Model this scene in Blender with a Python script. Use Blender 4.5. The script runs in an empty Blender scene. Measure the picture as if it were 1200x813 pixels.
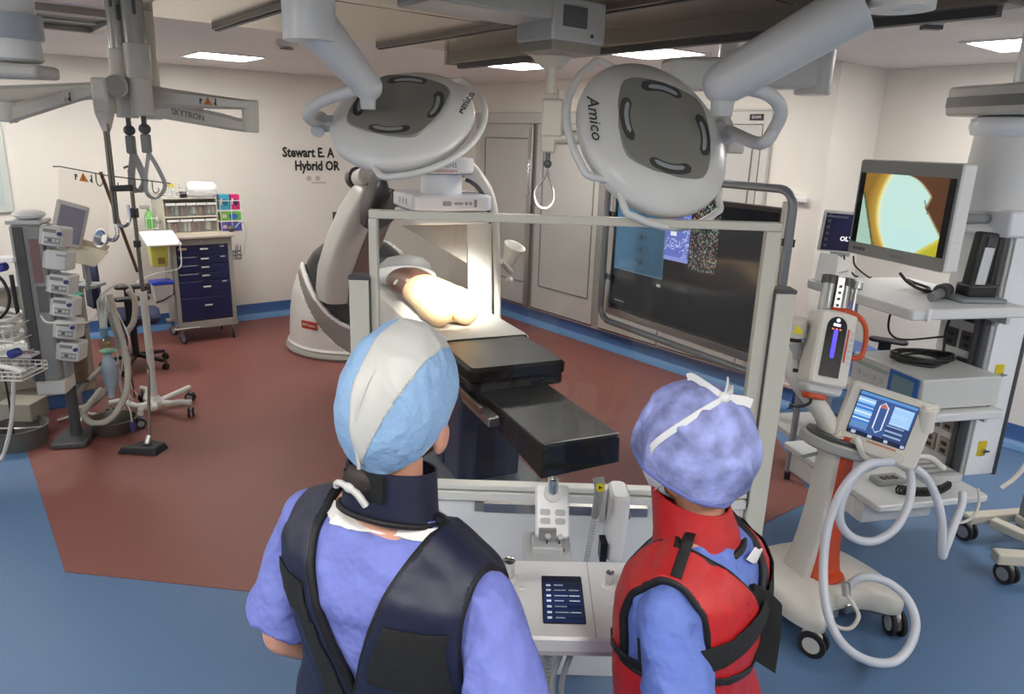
import bpy, bmesh, math, random
import numpy as np
from mathutils import Vector as V, Matrix as M
random.seed(7)
PI = math.pi
SC = bpy.context.scene
COL = SC.collection
R = math.radians
# ------------------------------------------------------------------ camera
CAM = V((0, 0, 2.1))
CX = V((0.99947, 0.00891, 0.03128)); CY = V((-0.03253, 0.27389, 0.96121)); CZ = V((0, -0.96172, 0.27404))
FPX = 849.0
cd = bpy.data.cameras.new('camera'); cam = bpy.data.objects.new('camera', cd); COL.objects.link(cam)
cd.sensor_width = 36; cd.lens = FPX / 1200 * 36; cd.clip_start = 0.05
mw = M((CX, CY, CZ)).transposed().to_4x4(); mw.translation = CAM
cam.matrix_world = mw
SC.camera = cam
def at(px, py, d):
    """survey helper: the point at forward distance d seen at this spot of the photograph"""
    r = CX * ((px - 600) / FPX) - CY * ((py - 406.5) / FPX) - CZ
    return CAM + r * (d / r.y)
def atz(px, py, z):
    r = CX * ((px - 600) / FPX) - CY * ((py - 406.5) / FPX) - CZ
    return CAM + r * ((z - CAM.z) / r.z)
ROT = math.atan2(0.6205, 0.7843)          # the room stands turned to the view
ROOM = M.Rotation(ROT, 4, 'Z')
def rm(a, b, z=0.0): return ROOM @ V((a, b, z))
# ------------------------------------------------------------------ materials
MATS = {}
def mat(name, col, rough=0.5, metal=0.0, noise=0.0, nscale=20.0, bump=0.0, bscale=60.0, bdist=.01, emit=0.0, ecol=None, coat=0.0, spec=0.5, alpha=None, trans=0.0, fine=None, sheen=0.0):
    if name in MATS: return MATS[name]
    m = bpy.data.materials.new(name); m.use_nodes = True
    nt = m.node_tree; p = nt.nodes['Principled BSDF']; L = nt.links.new
    c = (col[0], col[1], col[2], 1)
    p.inputs['Base Color'].default_value = c
    p.inputs['Roughness'].default_value = rough; p.inputs['Metallic'].default_value = metal
    p.inputs['Specular IOR Level'].default_value = spec
    if coat: p.inputs['Coat Weight'].default_value = coat; p.inputs['Coat Roughness'].default_value = 0.08
    if sheen: p.inputs['Sheen Weight'].default_value = sheen; p.inputs['Sheen Roughness'].default_value = .4
    if trans: p.inputs['Transmission Weight'].default_value = trans
    if alpha is not None: p.inputs['Alpha'].default_value = alpha
    if emit:
        p.inputs['Emission Color'].default_value = tuple(ecol or col) + (1,)
        p.inputs['Emission Strength'].default_value = emit
    tc = None
    if noise or bump:
        tc = nt.nodes.new('ShaderNodeTexCoord')
    if noise:
        n = nt.nodes.new('ShaderNodeTexNoise'); n.inputs['Scale'].default_value = nscale; n.inputs['Detail'].default_value = 4
        L(tc.outputs['Object'], n.inputs['Vector'])
        r = nt.nodes.new('ShaderNodeValToRGB')
        r.color_ramp.elements[0].position = .3; r.color_ramp.elements[1].position = .7
        r.color_ramp.elements[0].color = tuple(max(0, x * (1 - noise)) for x in col) + (1,)
        r.color_ramp.elements[1].color = tuple(min(1, x * (1 + noise)) for x in col) + (1,)
        L(n.outputs['Fac'], r.inputs['Fac']); L(r.outputs['Color'], p.inputs['Base Color'])
    if bump:
        n = nt.nodes.new('ShaderNodeTexNoise'); n.inputs['Scale'].default_value = bscale; n.inputs['Detail'].default_value = 3
        L(tc.outputs['Object'], n.inputs['Vector'])
        b = nt.nodes.new('ShaderNodeBump'); b.inputs['Strength'].default_value = bump; b.inputs['Distance'].default_value = bdist
        L(n.outputs['Fac'], b.inputs['Height']); L(b.outputs['Normal'], p.inputs['Normal'])
    MATS[name] = m
    return m
def glass_mat(name, tint=(.9, .92, .91), gloss=1.0, ior=1.5, rough=0.0):
    if name in MATS: return MATS[name]
    m = bpy.data.materials.new(name); m.use_nodes = True; nt = m.node_tree; nt.nodes.clear(); L = nt.links.new
    o = nt.nodes.new('ShaderNodeOutputMaterial'); mx = nt.nodes.new('ShaderNodeMixShader')
    t = nt.nodes.new('ShaderNodeBsdfTransparent'); t.inputs['Color'].default_value = tuple(tint) + (1,)
    g = nt.nodes.new('ShaderNodeBsdfGlossy'); g.inputs['Roughness'].default_value = rough
    g.inputs['Color'].default_value = (gloss, gloss, gloss, 1)
    f = nt.nodes.new('ShaderNodeFresnel'); f.inputs['IOR'].default_value = ior
    geo = nt.nodes.new('ShaderNodeNewGeometry'); inv = nt.nodes.new('ShaderNodeMath'); inv.operation = 'SUBTRACT'; inv.inputs[0].default_value = 1.0
    mul = nt.nodes.new('ShaderNodeMath'); mul.operation = 'MULTIPLY'
    L(geo.outputs['Backfacing'], inv.inputs[1]); L(f.outputs[0], mul.inputs[0]); L(inv.outputs[0], mul.inputs[1])   # reflect at the outer face only
    L(mul.outputs[0], mx.inputs[0]); L(t.outputs[0], mx.inputs[1]); L(g.outputs[0], mx.inputs[2]); L(mx.outputs[0], o.inputs[0])
    MATS[name] = m
    return m
def film_mat(name, col, alpha, rough=.4):
    return mat(name, col, rough, alpha=alpha)
def screen_mat(name, strength=1.0, gloss=True):
    """a lit display: the picture is stored on the screen's own face"""
    if name in MATS: return MATS[name]
    m = bpy.data.materials.new(name); m.use_nodes = True; nt = m.node_tree; p = nt.nodes['Principled BSDF']; L = nt.links.new
    a = nt.nodes.new('ShaderNodeVertexColor'); a.layer_name = 'picture'
    p.inputs['Base Color'].default_value = (.005, .005, .006, 1); p.inputs['Roughness'].default_value = .10 if gloss else .35; p.inputs['Specular IOR Level'].default_value = .12
    L(a.outputs['Color'], p.inputs['Emission Color']); p.inputs['Emission Strength'].default_value = strength
    MATS[name] = m
    return m
def S(r, g, b):
    f = lambda c: (c / 255) / 12.92 if c / 255 <= .04045 else ((c / 255 + .055) / 1.055) ** 2.4
    return (f(r), f(g), f(b))
# ------------------------------------------------------------------ mesh building
def frame(p, z, x=None):
    """matrix with origin p, local z along z"""
    z = V(z).normalized(); x = V(x) if x is not None else (V((1, 0, 0)) if abs(z.x) < .9 else V((0, 1, 0)))
    y = z.cross(x).normalized(); x = y.cross(z)
    m = M((x, y, z)).transposed().to_4x4(); m.translation = V(p); return m
def axes(p, x, y, z=None):
    x = V(x).normalized(); y = V(y).normalized(); z = V(z).normalized() if z is not None else x.cross(y).normalized()
    m = M((x, y, z)).transposed().to_4x4(); m.translation = V(p); return m
def spline(pts, n=8, closed=False):
    pts = [V(p) for p in pts]; out = []; N = len(pts)
    for i in range(N if closed else N - 1):
        if closed: a, b, c, d = pts[i - 1], pts[i], pts[(i + 1) % N], pts[(i + 2) % N]
        else: b, c = pts[i], pts[i + 1]; a = pts[i - 1] if i else b * 2 - c; d = pts[i + 2] if i + 2 < N else c * 2 - b
        for k in range(n):
            t = k / n
            out.append(.5 * ((2 * b) + (c - a) * t + (2 * a - 5 * b + 4 * c - d) * t * t + (3 * b - a - 3 * c + d) * t ** 3))
    if not closed: out.append(pts[-1])
    return out
class MB:
    def __init__(s, xf=None): s.bm = bmesh.new(); s.xf = xf
    def _v(s, co, m=None):
        co = V(co)
        if m is not None: co = m @ co
        if s.xf is not None: co = s.xf @ co
        return s.bm.verts.new(co)
    def _f(s, vs):
        try: return s.bm.faces.new(vs)
        except ValueError: return None
    def box(s, c, size, rz=0.0, m=None, top=1.0):
        """box centred on c; top scales its upper face"""
        x, y, z = (q / 2 for q in size); mm = M.Translation(V(c)) @ M.Rotation(rz, 4, 'Z')
        if m is not None: mm = m @ mm
        v = [s._v((sx * x * (top if sz > 0 else 1), sy * y * (top if sz > 0 else 1), sz * z), mm) for sz in (-1, 1) for sy in (-1, 1) for sx in (-1, 1)]
        for f in ((0, 2, 3, 1), (4, 5, 7, 6), (0, 1, 5, 4), (2, 6, 7, 3), (0, 4, 6, 2), (1, 3, 7, 5)): s._f([v[i] for i in f])
        return s
    def hexa(s, p):
        v = [s._v(q) for q in p]
        for f in ((0, 2, 3, 1), (4, 5, 7, 6), (0, 1, 5, 4), (2, 6, 7, 3), (0, 4, 6, 2), (1, 3, 7, 5)): s._f([v[i] for i in f])
        s.fix = True
        return s
    def rings(s, rs, cap=True, closed=False, loop=False):
        g = [[s._v(q) for q in r] for r in rs]; n = len(g[0])
        for i in range(len(g) if loop else len(g) - 1):
            a, b = g[i], g[(i + 1) % len(g)]
            for k in range(n): s._f((a[k], a[(k + 1) % n], b[(k + 1) % n], b[k]))
        if cap and not loop: s._f(list(reversed(g[0]))); s._f(g[-1])
        return s
    def cyl(s, p0, p1, r0, r1=None, seg=16, m=None):
        r1 = r0 if r1 is None else r1; p0 = V(p0); p1 = V(p1); f = frame(p0, p1 - p0); h = (p1 - p0).length
        if m is not None: f = m @ f
        s.rings([[f @ V((r * math.cos(2 * PI * k / seg), r * math.sin(2 * PI * k / seg), z)) for k in range(seg)] for r, z in ((max(r0, 1e-4), 0), (max(r1, 1e-4), h))])
        return s
    def lathe(s, prof, m=None, seg=32, sx=1, sy=1):
        m = m or M()
        s.rings([[m @ V((max(r, 1e-4) * math.cos(2 * PI * k / seg) * sx, max(r, 1e-4) * math.sin(2 * PI * k / seg) * sy, z)) for k in range(seg)] for r, z in prof])
        return s
    def tube(s, pts, r, seg=10, n=6, smooth=True, closed=False):
        pts = spline(pts, n, closed) if smooth and len(pts) > 2 else [V(p) for p in pts]
        N = len(pts); rad = r if callable(r) else (lambda t: r)
        prev = None; rs = []
        for i, p in enumerate(pts):
            if closed: t = pts[(i + 1) % N] - pts[i - 1]
            else: t = pts[min(i + 1, N - 1)] - pts[max(i - 1, 0)]
            t = t.normalized() if t.length > 1e-9 else V((0, 0, 1))
            if prev is None: u = t.orthogonal().normalized()
            else:
                u = prev - t * prev.dot(t); u = u.normalized() if u.length > 1e-6 else t.orthogonal().normalized()
            prev = u; w = t.cross(u); q = rad(i / max(1, N - 1))
            rs.append([p + (u * math.cos(2 * PI * k / seg) + w * math.sin(2 * PI * k / seg)) * q for k in range(seg)])
        s.rings(rs, loop=closed); return s
    def strip(s, pts, w, t, wd=None, n=6, smooth=True):
        """flat strap: width w along wd (vector or list), thickness t"""
        pts = spline(pts, n) if smooth and len(pts) > 2 else [V(p) for p in pts]; N = len(pts); rs = []
        for i, p in enumerate(pts):
            tg = (pts[min(i + 1, N - 1)] - pts[max(i - 1, 0)]).normalized()
            a = V(wd) if wd is not None else V((0, 0, 1)); a = (a - tg * a.dot(tg)).normalized(); b = tg.cross(a)
            rs.append([p + a * w / 2 + b * t / 2, p - a * w / 2 + b * t / 2, p - a * w / 2 - b * t / 2, p + a * w / 2 - b * t / 2])
        s.rings(rs); return s
    def prism(s, poly, h, m=None, z0=0.0, top=1.0):
        m = m or M(); c = sum((V((p[0], p[1])) for p in poly), V((0, 0))) / len(poly)
        s.rings([[m @ V((p[0], p[1], z0)) for p in poly], [m @ V((c.x + (p[0] - c.x) * top, c.y + (p[1] - c.y) * top, z0 + h)) for p in poly]])
        s.fix = True
        return s
    def plate(s, w, d, h, r, m=None, seg=6, z0=0.0, edge=0.0):
        """rounded rectangle slab centred on the origin of m"""
        s.fix = True
        pts = rrect(w, d, r, seg)
        if edge:
            q = rrect(w - 2 * edge, d - 2 * edge, max(r - edge, .001), seg); m = m or M()
            s.rings([[m @ V((a, b, z)) for a, b in P] for P, z in ((q, z0), (pts, z0 + edge), (pts, z0 + h - edge), (q, z0 + h))])
            return s
        return s.prism(pts, h, m, z0)
    def ball(s, c, r, m=None, seg=20, rg=12):
        rr = r if isinstance(r, (tuple, list)) else (r, r, r); c = V(c); rs = []
        for i in range(rg + 1):
            a = -PI / 2 + PI * i / rg; q = max(math.cos(a), 1e-3)
            ring = [c + V((rr[0] * q * math.cos(2 * PI * k / seg), rr[1] * q * math.sin(2 * PI * k / seg), rr[2] * math.sin(a))) for k in range(seg)]
            rs.append([m @ p for p in ring] if m is not None else ring)
        s.rings(rs); return s
    def build(s, name, m, parent=None, world=False, smooth=35, bevel=0.0, kind=None, bseg=2):
        me = bpy.data.meshes.new(name)
        bmesh.ops.recalc_face_normals(s.bm, faces=s.bm.faces)
        if world and parent is not None:
            s.bm.transform(rootmat(parent).inverted())
        s.bm.to_mesh(me); s.bm.free()
        return link_mesh(name, me, m, parent, smooth, bevel, kind, bseg)
def rrect(w, d, r, seg=6):
    r = min(r, w / 2 - 1e-4, d / 2 - 1e-4); out = []
    for cx, cy, a0 in ((w / 2 - r, d / 2 - r, 0), (-w / 2 + r, d / 2 - r, 90), (-w / 2 + r, -d / 2 + r, 180), (w / 2 - r, -d / 2 + r, 270)):
        for k in range(seg + 1):
            a = R(a0 + 90 * k / seg); out.append((cx + r * math.cos(a), cy + r * math.sin(a)))
    return out
def link_mesh(name, me, m, parent=None, smooth=35, bevel=0.0, kind=None, bseg=2):
    if m is not None:
        for x in (m if isinstance(m, (list, tuple)) else [m]): me.materials.append(x)
    if smooth:
        me.shade_smooth()
        me.set_sharp_from_angle(angle=R(smooth))
    o = bpy.data.objects.new(name, me); COL.objects.link(o)
    if parent is not None: o.parent = parent
    if bevel:
        b = o.modifiers.new('bevel', 'BEVEL'); b.width = bevel; b.segments = bseg; b.limit_method = 'ANGLE'; b.angle_limit = R(40); b.harden_normals = False
    if kind: o['kind'] = kind
    return o
def rootmat(o):
    m = M()
    while o is not None:
        m = M.LocRotScale(o.location, o.rotation_euler, o.scale) @ m; o = o.parent
    return m
def thing(name, label, cat, loc=(0, 0, 0), rz=0.0, group=None):
    o = bpy.data.objects.new(name, None); COL.objects.link(o)
    o.location = loc; o.rotation_euler = (0, 0, rz); o.empty_display_size = .1
    o['label'] = label; o['category'] = cat
    if group: o['group'] = group
    return o
def tag(o, label, cat, group=None):
    o['label'] = label; o['category'] = cat
    if group: o['group'] = group
    return o
def struct(o): o['kind'] = 'structure'; return o
def kids(o): return [c for c in bpy.data.objects if c.parent == o]
def dup(o, label=None, loc=None, rz=None, group=None, parent=None):
    ch = kids(o)
    c = o.copy(); COL.objects.link(c)
    if parent is not None: c.parent = parent
    if label: c['label'] = label
    if loc is not None: c.location = loc
    if rz is not None: c.rotation_euler = (0, 0, rz)
    if group: c['group'] = group
    for k in ch: dup(k, parent=c)
    return c
def plane_mesh(name, m4, w, h, m, parent=None, fn=None, nx=1, ny=1, world=True):
    """flat face in the local xy of m4, centred; fn(u,v) gives a display's picture"""
    bm = bmesh.new(); g = [[bm.verts.new(m4 @ V((w * (i / nx - .5), h * (j / ny - .5), 0))) for i in range(nx + 1)] for j in range(ny + 1)]
    fs = []
    for j in range(ny):
        for i in range(nx): fs.append((bm.faces.new((g[j][i], g[j][i + 1], g[j + 1][i + 1], g[j + 1][i])), (i + .5) / nx, (j + .5) / ny))
    if fn:
        cl = bm.loops.layers.float_color.new('picture')
        for f, u, v in fs:
            c = fn(u, 1 - v)
            for l in f.loops: l[cl] = (c[0], c[1], c[2], 1)
    if world and parent is not None: bm.transform(rootmat(parent).inverted())
    me = bpy.data.meshes.new(name); bm.to_mesh(me); bm.free()
    return link_mesh(name, me, m, parent, smooth=0)
def text(name, s, size, m4, m, parent=None, depth=.002, sx=1.0, bold=0.0, align='CENTER', world=True, shear=0.0):
    cu = bpy.data.curves.new(name, 'FONT'); cu.body = s; cu.size = size; cu.extrude = depth / 2; cu.offset = bold
    cu.align_x = align; cu.align_y = 'CENTER'; cu.resolution_u = 2; cu.shear = shear
    to = bpy.data.objects.new('lettering_curve', cu); COL.objects.link(to)
    dg = bpy.context.evaluated_depsgraph_get(); me = bpy.data.meshes.new_from_object(to.evaluated_get(dg))
    bpy.data.objects.remove(to); bpy.data.curves.remove(cu)
    me.transform(M.Diagonal((sx, 1, 1, 1)))
    mm = m4
    if world and parent is not None: mm = rootmat(parent).inverted() @ m4
    me.transform(mm); me.materials.clear()
    return link_mesh(name, me, m, parent, smooth=0)
# common materials
WHITE = mat('white_plastic', (.78, .78, .76), .35)
OFFW = mat('warm_white_paint', (.62, .62, .57), .4)
LGREY = mat('light_grey_plastic', (.50, .51, .51), .4)
MGREY = mat('mid_grey_plastic', (.25, .26, .27), .4)
DGREY = mat('dark_grey_plastic', (.07, .07, .075), .4)
BLACK = mat('black_plastic', (.012, .012, .014), .4)
BGLOSS = mat('black_gloss', (.008, .008, .01), .08)
CHROME = mat('chrome', (.75, .75, .75), .12, 1)
STEEL = mat('brushed_steel', (.5, .5, .49), .33, 1)
RUBBER = mat('black_rubber', (.015, .015, .016), .7)
RED = mat('red_plastic', (.55, .03, .02), .4)
ORANGE = mat('orange_plastic', (.75, .13, .03), .4)
BLUE = mat('blue_plastic', (.03, .12, .5), .4)
GREEN = mat('green_plastic', (.1, .5, .12), .4)
YELLOW = mat('yellow_plastic', (.8, .62, .05), .4)
def caster(parent, loc, r=.05, w=.03, face=0.0, hub=LGREY, dual=True):
    """swivel caster: fork as the part, wheels as sub-parts; loc is the floor point"""
    x, y, z = loc; mt = M.Translation(V(loc)) @ M.Rotation(face, 4, 'Z')
    f = MB(mt); f.cyl((0, 0, r * 1.9), (0, 0, r * 2.5), r * .28); f.ball((0, -.1 * r, r * 1.55), (w * .55, r * .75, r * .55), seg=12, rg=8)
    fo = f.build('caster', hub, parent)
    for sgn in ((-1, 1) if dual else (0,)):
        q = MB(mt); c = sgn * w * .62
        q.lathe([(r * .6, -w * .25), (r * .95, -w * .25), (r, -w * .15), (r, w * .15), (r * .95, w * .25), (r * .6, w * .25)], M.Translation((c, -.25 * r, r)) @ M.Rotation(PI / 2, 4, 'Y'), seg=24)
        wh = q.build('wheel', RUBBER, fo)
        q = MB(mt); q.lathe([(.01, -w * .3), (r * .62, -w * .27), (r * .62, w * .27), (.01, w * .3)], M.Translation((c, -.25 * r, r)) @ M.Rotation(PI / 2, 4, 'Y'), seg=20)
        q.build('wheel_hub', hub, fo)
    return fo
# ================================================================== ROOM
CH = 2.74
WALLM = mat('wall_paint', S(229, 224, 216), .55, noise=.02, nscale=3)
CEILM = mat('ceiling_paint', S(226, 222, 218), .7, noise=.02, nscale=2)
FLB = mat('blue_vinyl_floor', S(84, 114, 150), .5, noise=.22, nscale=260, bump=.05, bscale=300)
FLR = mat('maroon_vinyl_floor', S(128, 78, 70), .5, noise=.16, nscale=240, bump=.05, bscale=300)
COVE = mat('blue_cove_base', S(62, 98, 150), .35, noise=.06, nscale=80)
COVE2 = mat('pale_blue_cove_toe', S(92, 134, 178), .35, noise=.06, nscale=80)
DOORM = mat('grey_door_laminate', S(184, 184, 180), .32, noise=.015, nscale=5)
DOORF = mat('grey_door_frame', S(194, 193, 187), .35)
GAP = mat('dark_gap', (.02, .02, .02), .6)
def rbox(mb, a0, a1, b0, b1, z0, z1):
    mb.box(((a0 + a1) / 2, (b0 + b1) / 2, (z0 + z1) / 2), (abs(a1 - a0), abs(b1 - b0), abs(z1 - z0)))
def rstruct(name, boxes, m, bevel=0.0):
    mb = MB(ROOM)
    for b in boxes: rbox(mb, *b)
    return struct(mb.build(name, m, None, bevel=bevel))
A0, A1, A2, B0, B1, BC = -2.6, 5.45, 6.15, -2.6, 8.37, 3.05
rstruct('floor', [(A0 - .2, A2 + .2, B0 - .2, B1 + .2, -.1, 0)], FLB)
mb = MB(ROOM); mb.prism([(.23, B1 - .02), (.23, 3.76), (1.95, 2.04), (4.05, 2.04), (5.43, 3.42), (5.43, B1 - .02)], .003, z0=0)
struct(mb.build('floor_inlay', FLR))
rstruct('ceiling', [(A0 - .2, A2 + .2, B0 - .2, B1 + .2, CH, CH + .1)], CEILM)
rstruct('wall_back', [(A0 - .2, A1 + .15, B1, B1 + .15, 0, CH)], WALLM)
rstruct('wall_side', [(A1, A1 + .15, BC, B1, 0, CH)], WALLM)
rstruct('wall_return', [(A1 + .15, A2, BC, BC + .15, 0, CH)], WALLM)
rstruct('wall_right', [(A2, A2 + .15, B0, BC + .15, 0, CH)], WALLM)
rstruct('wall_left', [(A0 - .15, A0, B0, B1, 0, CH)], WALLM)
rstruct('wall_front', [(A0, A2, B0 - .15, B0, 0, CH)], WALLM)
def cove(name, p0, p1, nrm):
    """blue base with a paler curved toe: p0->p1 along the wall, nrm points into the room"""
    p0 = V((p0[0], p0[1], 0)); p1 = V((p1[0], p1[1], 0)); n = V((nrm[0], nrm[1], 0)); Z = V((0, 0, 1))
    mb = MB(ROOM); mb.rings([[p + n * x + Z * z for x, z in ((0, 0.03), (.02, .05), (.008, .085), (.008, .17), (0, .17))] for p in (p0, p1)])
    o = struct(mb.build(name, COVE))
    mb = MB(ROOM); mb.rings([[p + n * x + Z * z for x, z in ((0, .002), (.10, .004), (.06, .014), (.03, .034), (.018, .055), (0, .055))] for p in (p0, p1)])
    mb.build('cove_toe', COVE2, o)
    return o
cove('baseboard_back', (A0, B1), (A1, B1), (0, -1))
cs = cove('baseboard_side', (A1, B1), (A1, BC), (-1, 0))
cove('baseboard_return', (A1, BC), (A2, BC), (0, -1))
cove('baseboard_right', (A2, BC), (A2, B0), (-1, 0))
cove('baseboard_left', (A0, B0), (A0, B1), (1, 0))
rstruct('trim_1', [(A1 - .03, A1, BC, 7.7, .17, .19)], mat('bright_trim', (.75, .73, .68), .2, .6))
# doors in the side wall
mb = MB(ROOM); rbox(mb, A1 - .05, A1, 3.55, 7.68, 2.29, 2.41); rbox(mb, A1 - .06, A1, 3.55, 7.68, 2.395, 2.415)
rbox(mb, A1 - .05, A1, 7.60, 7.68, .19, 2.3); rbox(mb, A1 - .05, A1, 3.55, 3.62, .19, 2.3)
struct(mb.build('trim_2', DOORF, bevel=.004))
def door(name, b0, b1, a, rail):
    mb = MB(ROOM); rbox(mb, a, a + .035, b0, b1, .2, 2.285)
    o = struct(mb.build(name, DOORM, bevel=.003))
    mb = MB(ROOM)
    i0, i1, z0, z1 = b0 + .07, b1 - .12, .48, 2.12
    for q in ((i0, i1, z1, z1 + .012), (i0, i1, z0 - .012, z0), (i0 - .006, i0 + .006, z0, z1), (i1 - .006, i1 + .006, z0, z1)): rbox(mb, a - .006, a + .001, *q)
    mb.build('panel_groove', mat('shadow_grey_seal', S(110, 110, 106), .5), o)
    if rail:
        mb = MB(ROOM); rbox(mb, a - .03, a, b0 - .03, b0 + .05, .2, 2.285); mb.build('edge_post', STEEL, o, bevel=.004)
        mb = MB(ROOM); rbox(mb, a - .05, a - .02, b0 + .0, b0 + .03, 1.5, 1.9); mb.build('door_pull', CHROME, o, bevel=.008)
    mb = MB(ROOM); rbox(mb, a - .004, a + .03, b0, b1, .19, .2); mb.build('door_seal', GAP, o)
    return o
door('door_1', 6.57, 7.6, A1 - .048, True)
door('door_2', 5.48, 6.5, A1 - .04, False)
door('door_3', 4.55, 5.36, A1 - .05, False)
door('door_4', 3.63, 4.5, A1 - .045, False)
rstruct('trim_3', [(A1 - .03, A1, 6.5, 6.57, .19, 2.29), (A1 - .03, A1, 5.36, 5.48, .19, 2.29)], mat('mid_grey_frame', S(140, 140, 136), .4))
# window at the far end of the back wall
mb = MB(ROOM); rbox(mb, -.9, .56, B1 - .03, B1, 1.3, 2.16); w = struct(mb.build('window_1', mat('pale_window_frame', S(200, 205, 200), .4), bevel=.006))
mb = MB(ROOM); rbox(mb, -.84, .50, B1 - .036, B1 - .03, 1.36, 2.1); mb.build('window_pane', mat('frosted_pane', S(190, 205, 202), .25), w)
# lettering on the back wall
INK = mat('black_vinyl_lettering', (.01, .01, .01), .5)
def wall_text(name, s, a, z, size, m, label, sx=1.0, bold=0.0):
    m4 = ROOM @ axes((a, B1 - .004, z), (1, 0, 0), (0, 0, 1))
    return tag(text(name, s, size, m4, m, sx=sx, bold=bold), label, 'wall lettering')
wall_text('wall_lettering', 'Stewart E. A', 3.50, 1.885, .15, INK, 'black name line reading Stewart on the beige wall, partly behind the far lamp', sx=.82, bold=.0055)
wall_text('wall_lettering', 'Hybrid OR', 3.60, 1.735, .15, INK, 'black wall line reading Hybrid OR under the name line', sx=.82, bold=.0055)
LG = thing('wall_logo', 'small faint grey emblem on the wall under the words Hybrid OR', 'wall emblem', rm(3.55, B1, 1.58), ROT)
mb = MB(); mb.box((.06, -.004, -.035), (.18, .004, .008)); mb.build('logo_bar', mat('grey_ink', (.25, .24, .24), .6), LG)
for sx in (-.06, .05):
    mb = MB(); mb.lathe([(.001, 0), (.035, 0), (.035, .003), (.001, .003)], axes((sx, -.001, .015), (1, 0, 0), (0, 0, 1)), seg=6); mb.build('logo_mark', mat('pink_grey_ink', S(196, 182, 176), .6), LG)
# small wall fittings
def outlet(a, z, lab, w=.07, h=.11, m=None):
    t = thing('wall_outlet', lab, 'outlet', rm(a, B1, z), ROT)
    MB().box((0, -.006, 0), (w, .012, h)).build('cover_plate', m or DGREY, t, bevel=.003)
    for dz in (-.025, .025): MB().box((0, -.0135, dz), (w * .45, .004, h * .22)).build('socket', mat('socket_face', (.3, .28, .26), .4), t)
outlet(1.63, .46, 'brown wall outlet low on the beige wall behind the drip stand')
outlet(3.82, 1.13, 'dark wall switch beside the tall robot arm', .1, .13)
SD = thing('smoke_detector', 'round white smoke detector on the ceiling above the far lamp', 'smoke detector', rm(2.14, 5.43, CH))
MB().lathe([(.075, 0), (.075, -.03), (.06, -.045), (.001, -.045)]).build('detector_body', mat('ceil_white', (.6, .58, .55), .5), SD)
MB().lathe([(.045, -.055), (.05, -.058), (.045, -.062), (.001, -.062)]).build('detector_head', DGREY, SD)
CM = thing('ceiling_detector', 'small flat ceiling sensor near the square light above the equipment column', 'sensor', rm(4.0, 1.8, CH))
MB().lathe([(.06, 0), (.06, -.02), (.05, -.03), (.001, -.03)]).build('sensor_body', LGREY, CM)
MB().box((0, 0, -.04), (.09, .05, .02)).build('sensor_head', DGREY, CM)
# recessed square lights
PANEL = mat('light_diffuser', (1, 1, 1), .5, emit=26.0, ecol=(1.0, .965, .92))
LFR = mat('light_frame', (.75, .74, .72), .4)
def light_panel(a, b, lab, w=.52):
    t = thing('ceiling_light', lab, 'ceiling light', rm(a, b, CH), ROT)
    mb = MB(); h = w / 2 + .02
    for c, s in (((0, h, -.006), (2 * h + .03, .03, .012)), ((0, -h, -.006), (2 * h + .03, .03, .012)), ((h, 0, -.006), (.03, 2 * h - .03, .012)), ((-h, 0, -.006), (.03, 2 * h - .03, .012))): mb.box(c, s)
    mb.build('light_frame', LFR, t)
    MB().box((0, 0, -.004), (w, w, .006)).build('diffuser', PANEL, t)
light_panel(2.19, 7.04, 'square ceiling light nearest the back wall above the blue drawer cart')
light_panel(4.2, 5.36, 'square ceiling light partly hidden by the long ceiling rail')
light_panel(4.2, 3.8, 'square ceiling light above the near lamp, in front of the doors')
light_panel(5.15, 1.72, 'square ceiling light over the equipment column')
for i, (a, b) in enumerate(((.2, 7.04), (-1.6, 5.36), (.2, -.6), (2.2, -1.6), (4.2, -1.0), (-1.4, 2.2), (-1.0, .4), (1.7, .7))):
    light_panel(a, b, ['square ceiling light over the pump column corner', 'square ceiling light along the wall with no door', 'square ceiling light behind the viewer, first of the rear pair', 'square ceiling light at the rear wall', 'square ceiling light behind the viewer on the equipment side', 'square ceiling light beside the drip columns', 'square ceiling light behind and beside the two standing people', 'square ceiling light right above the two standing people'][i], .6)
# ================================================================== CEILING PANELS AND RAILS
PAN = mat('polished_beige_panel', S(176, 166, 150), .16, .75)
RAILM = mat('bronze_grey_rail', S(120, 112, 102), .35, .4)
RAILD = mat('dark_rail_underside', (.045, .042, .04), .5)
k = 0
for a0, a1 in ((.95, 1.40), (1.44, 2.45), (2.49, 3.0)):
    for b0, b1 in ((.3, 1.9), (1.92, 3.34), (3.36, 4.58)):
        mb = MB(ROOM); rbox(mb, a0, a1, b0, b1, 2.685, 2.72); k += 1
        struct(mb.build('ceiling_panel', PAN, bevel=.002))
for b1, lab in ((1.42, 'slim dark ceiling rail crossing the polished panels beside the drip columns'), (2.47, 'slim dark ceiling rail crossing the polished panels above the far lamp')):
    t = thing('ceiling_rail', lab, 'rail', rm(b1, 2.5, CH), ROT)
    MB().box((0, 0, -.045), (.055, 4.3, .07)).build('rail_body', RAILM, t, bevel=.003)
    MB().box((0, 0, -.083), (.026, 4.3, .008)).build('rail_slot', RAILD, t)
t = thing('ceiling_rail', 'long heavy double ceiling rail running over both lamps', 'rail', rm(3.05, 2.85, 2.6), ROT)
MB().box((0, 0, .05), (.14, 3.5, .09)).build('rail_body', RAILM, t, bevel=.004)
MB().box((.10, 0, .03), (.06, 3.4, .03)).build('rail_flange', RAILD, t)
MB().box((0, 0, -.01), (.05, 3.4, .03)).build('rail_slot', RAILD, t)
MB().box((0, 1.77, .05), (.15, .04, .10)).build('end_cap', mat('beige_end_cap', S(150, 142, 130), .4), t, bevel=.004)
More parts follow.
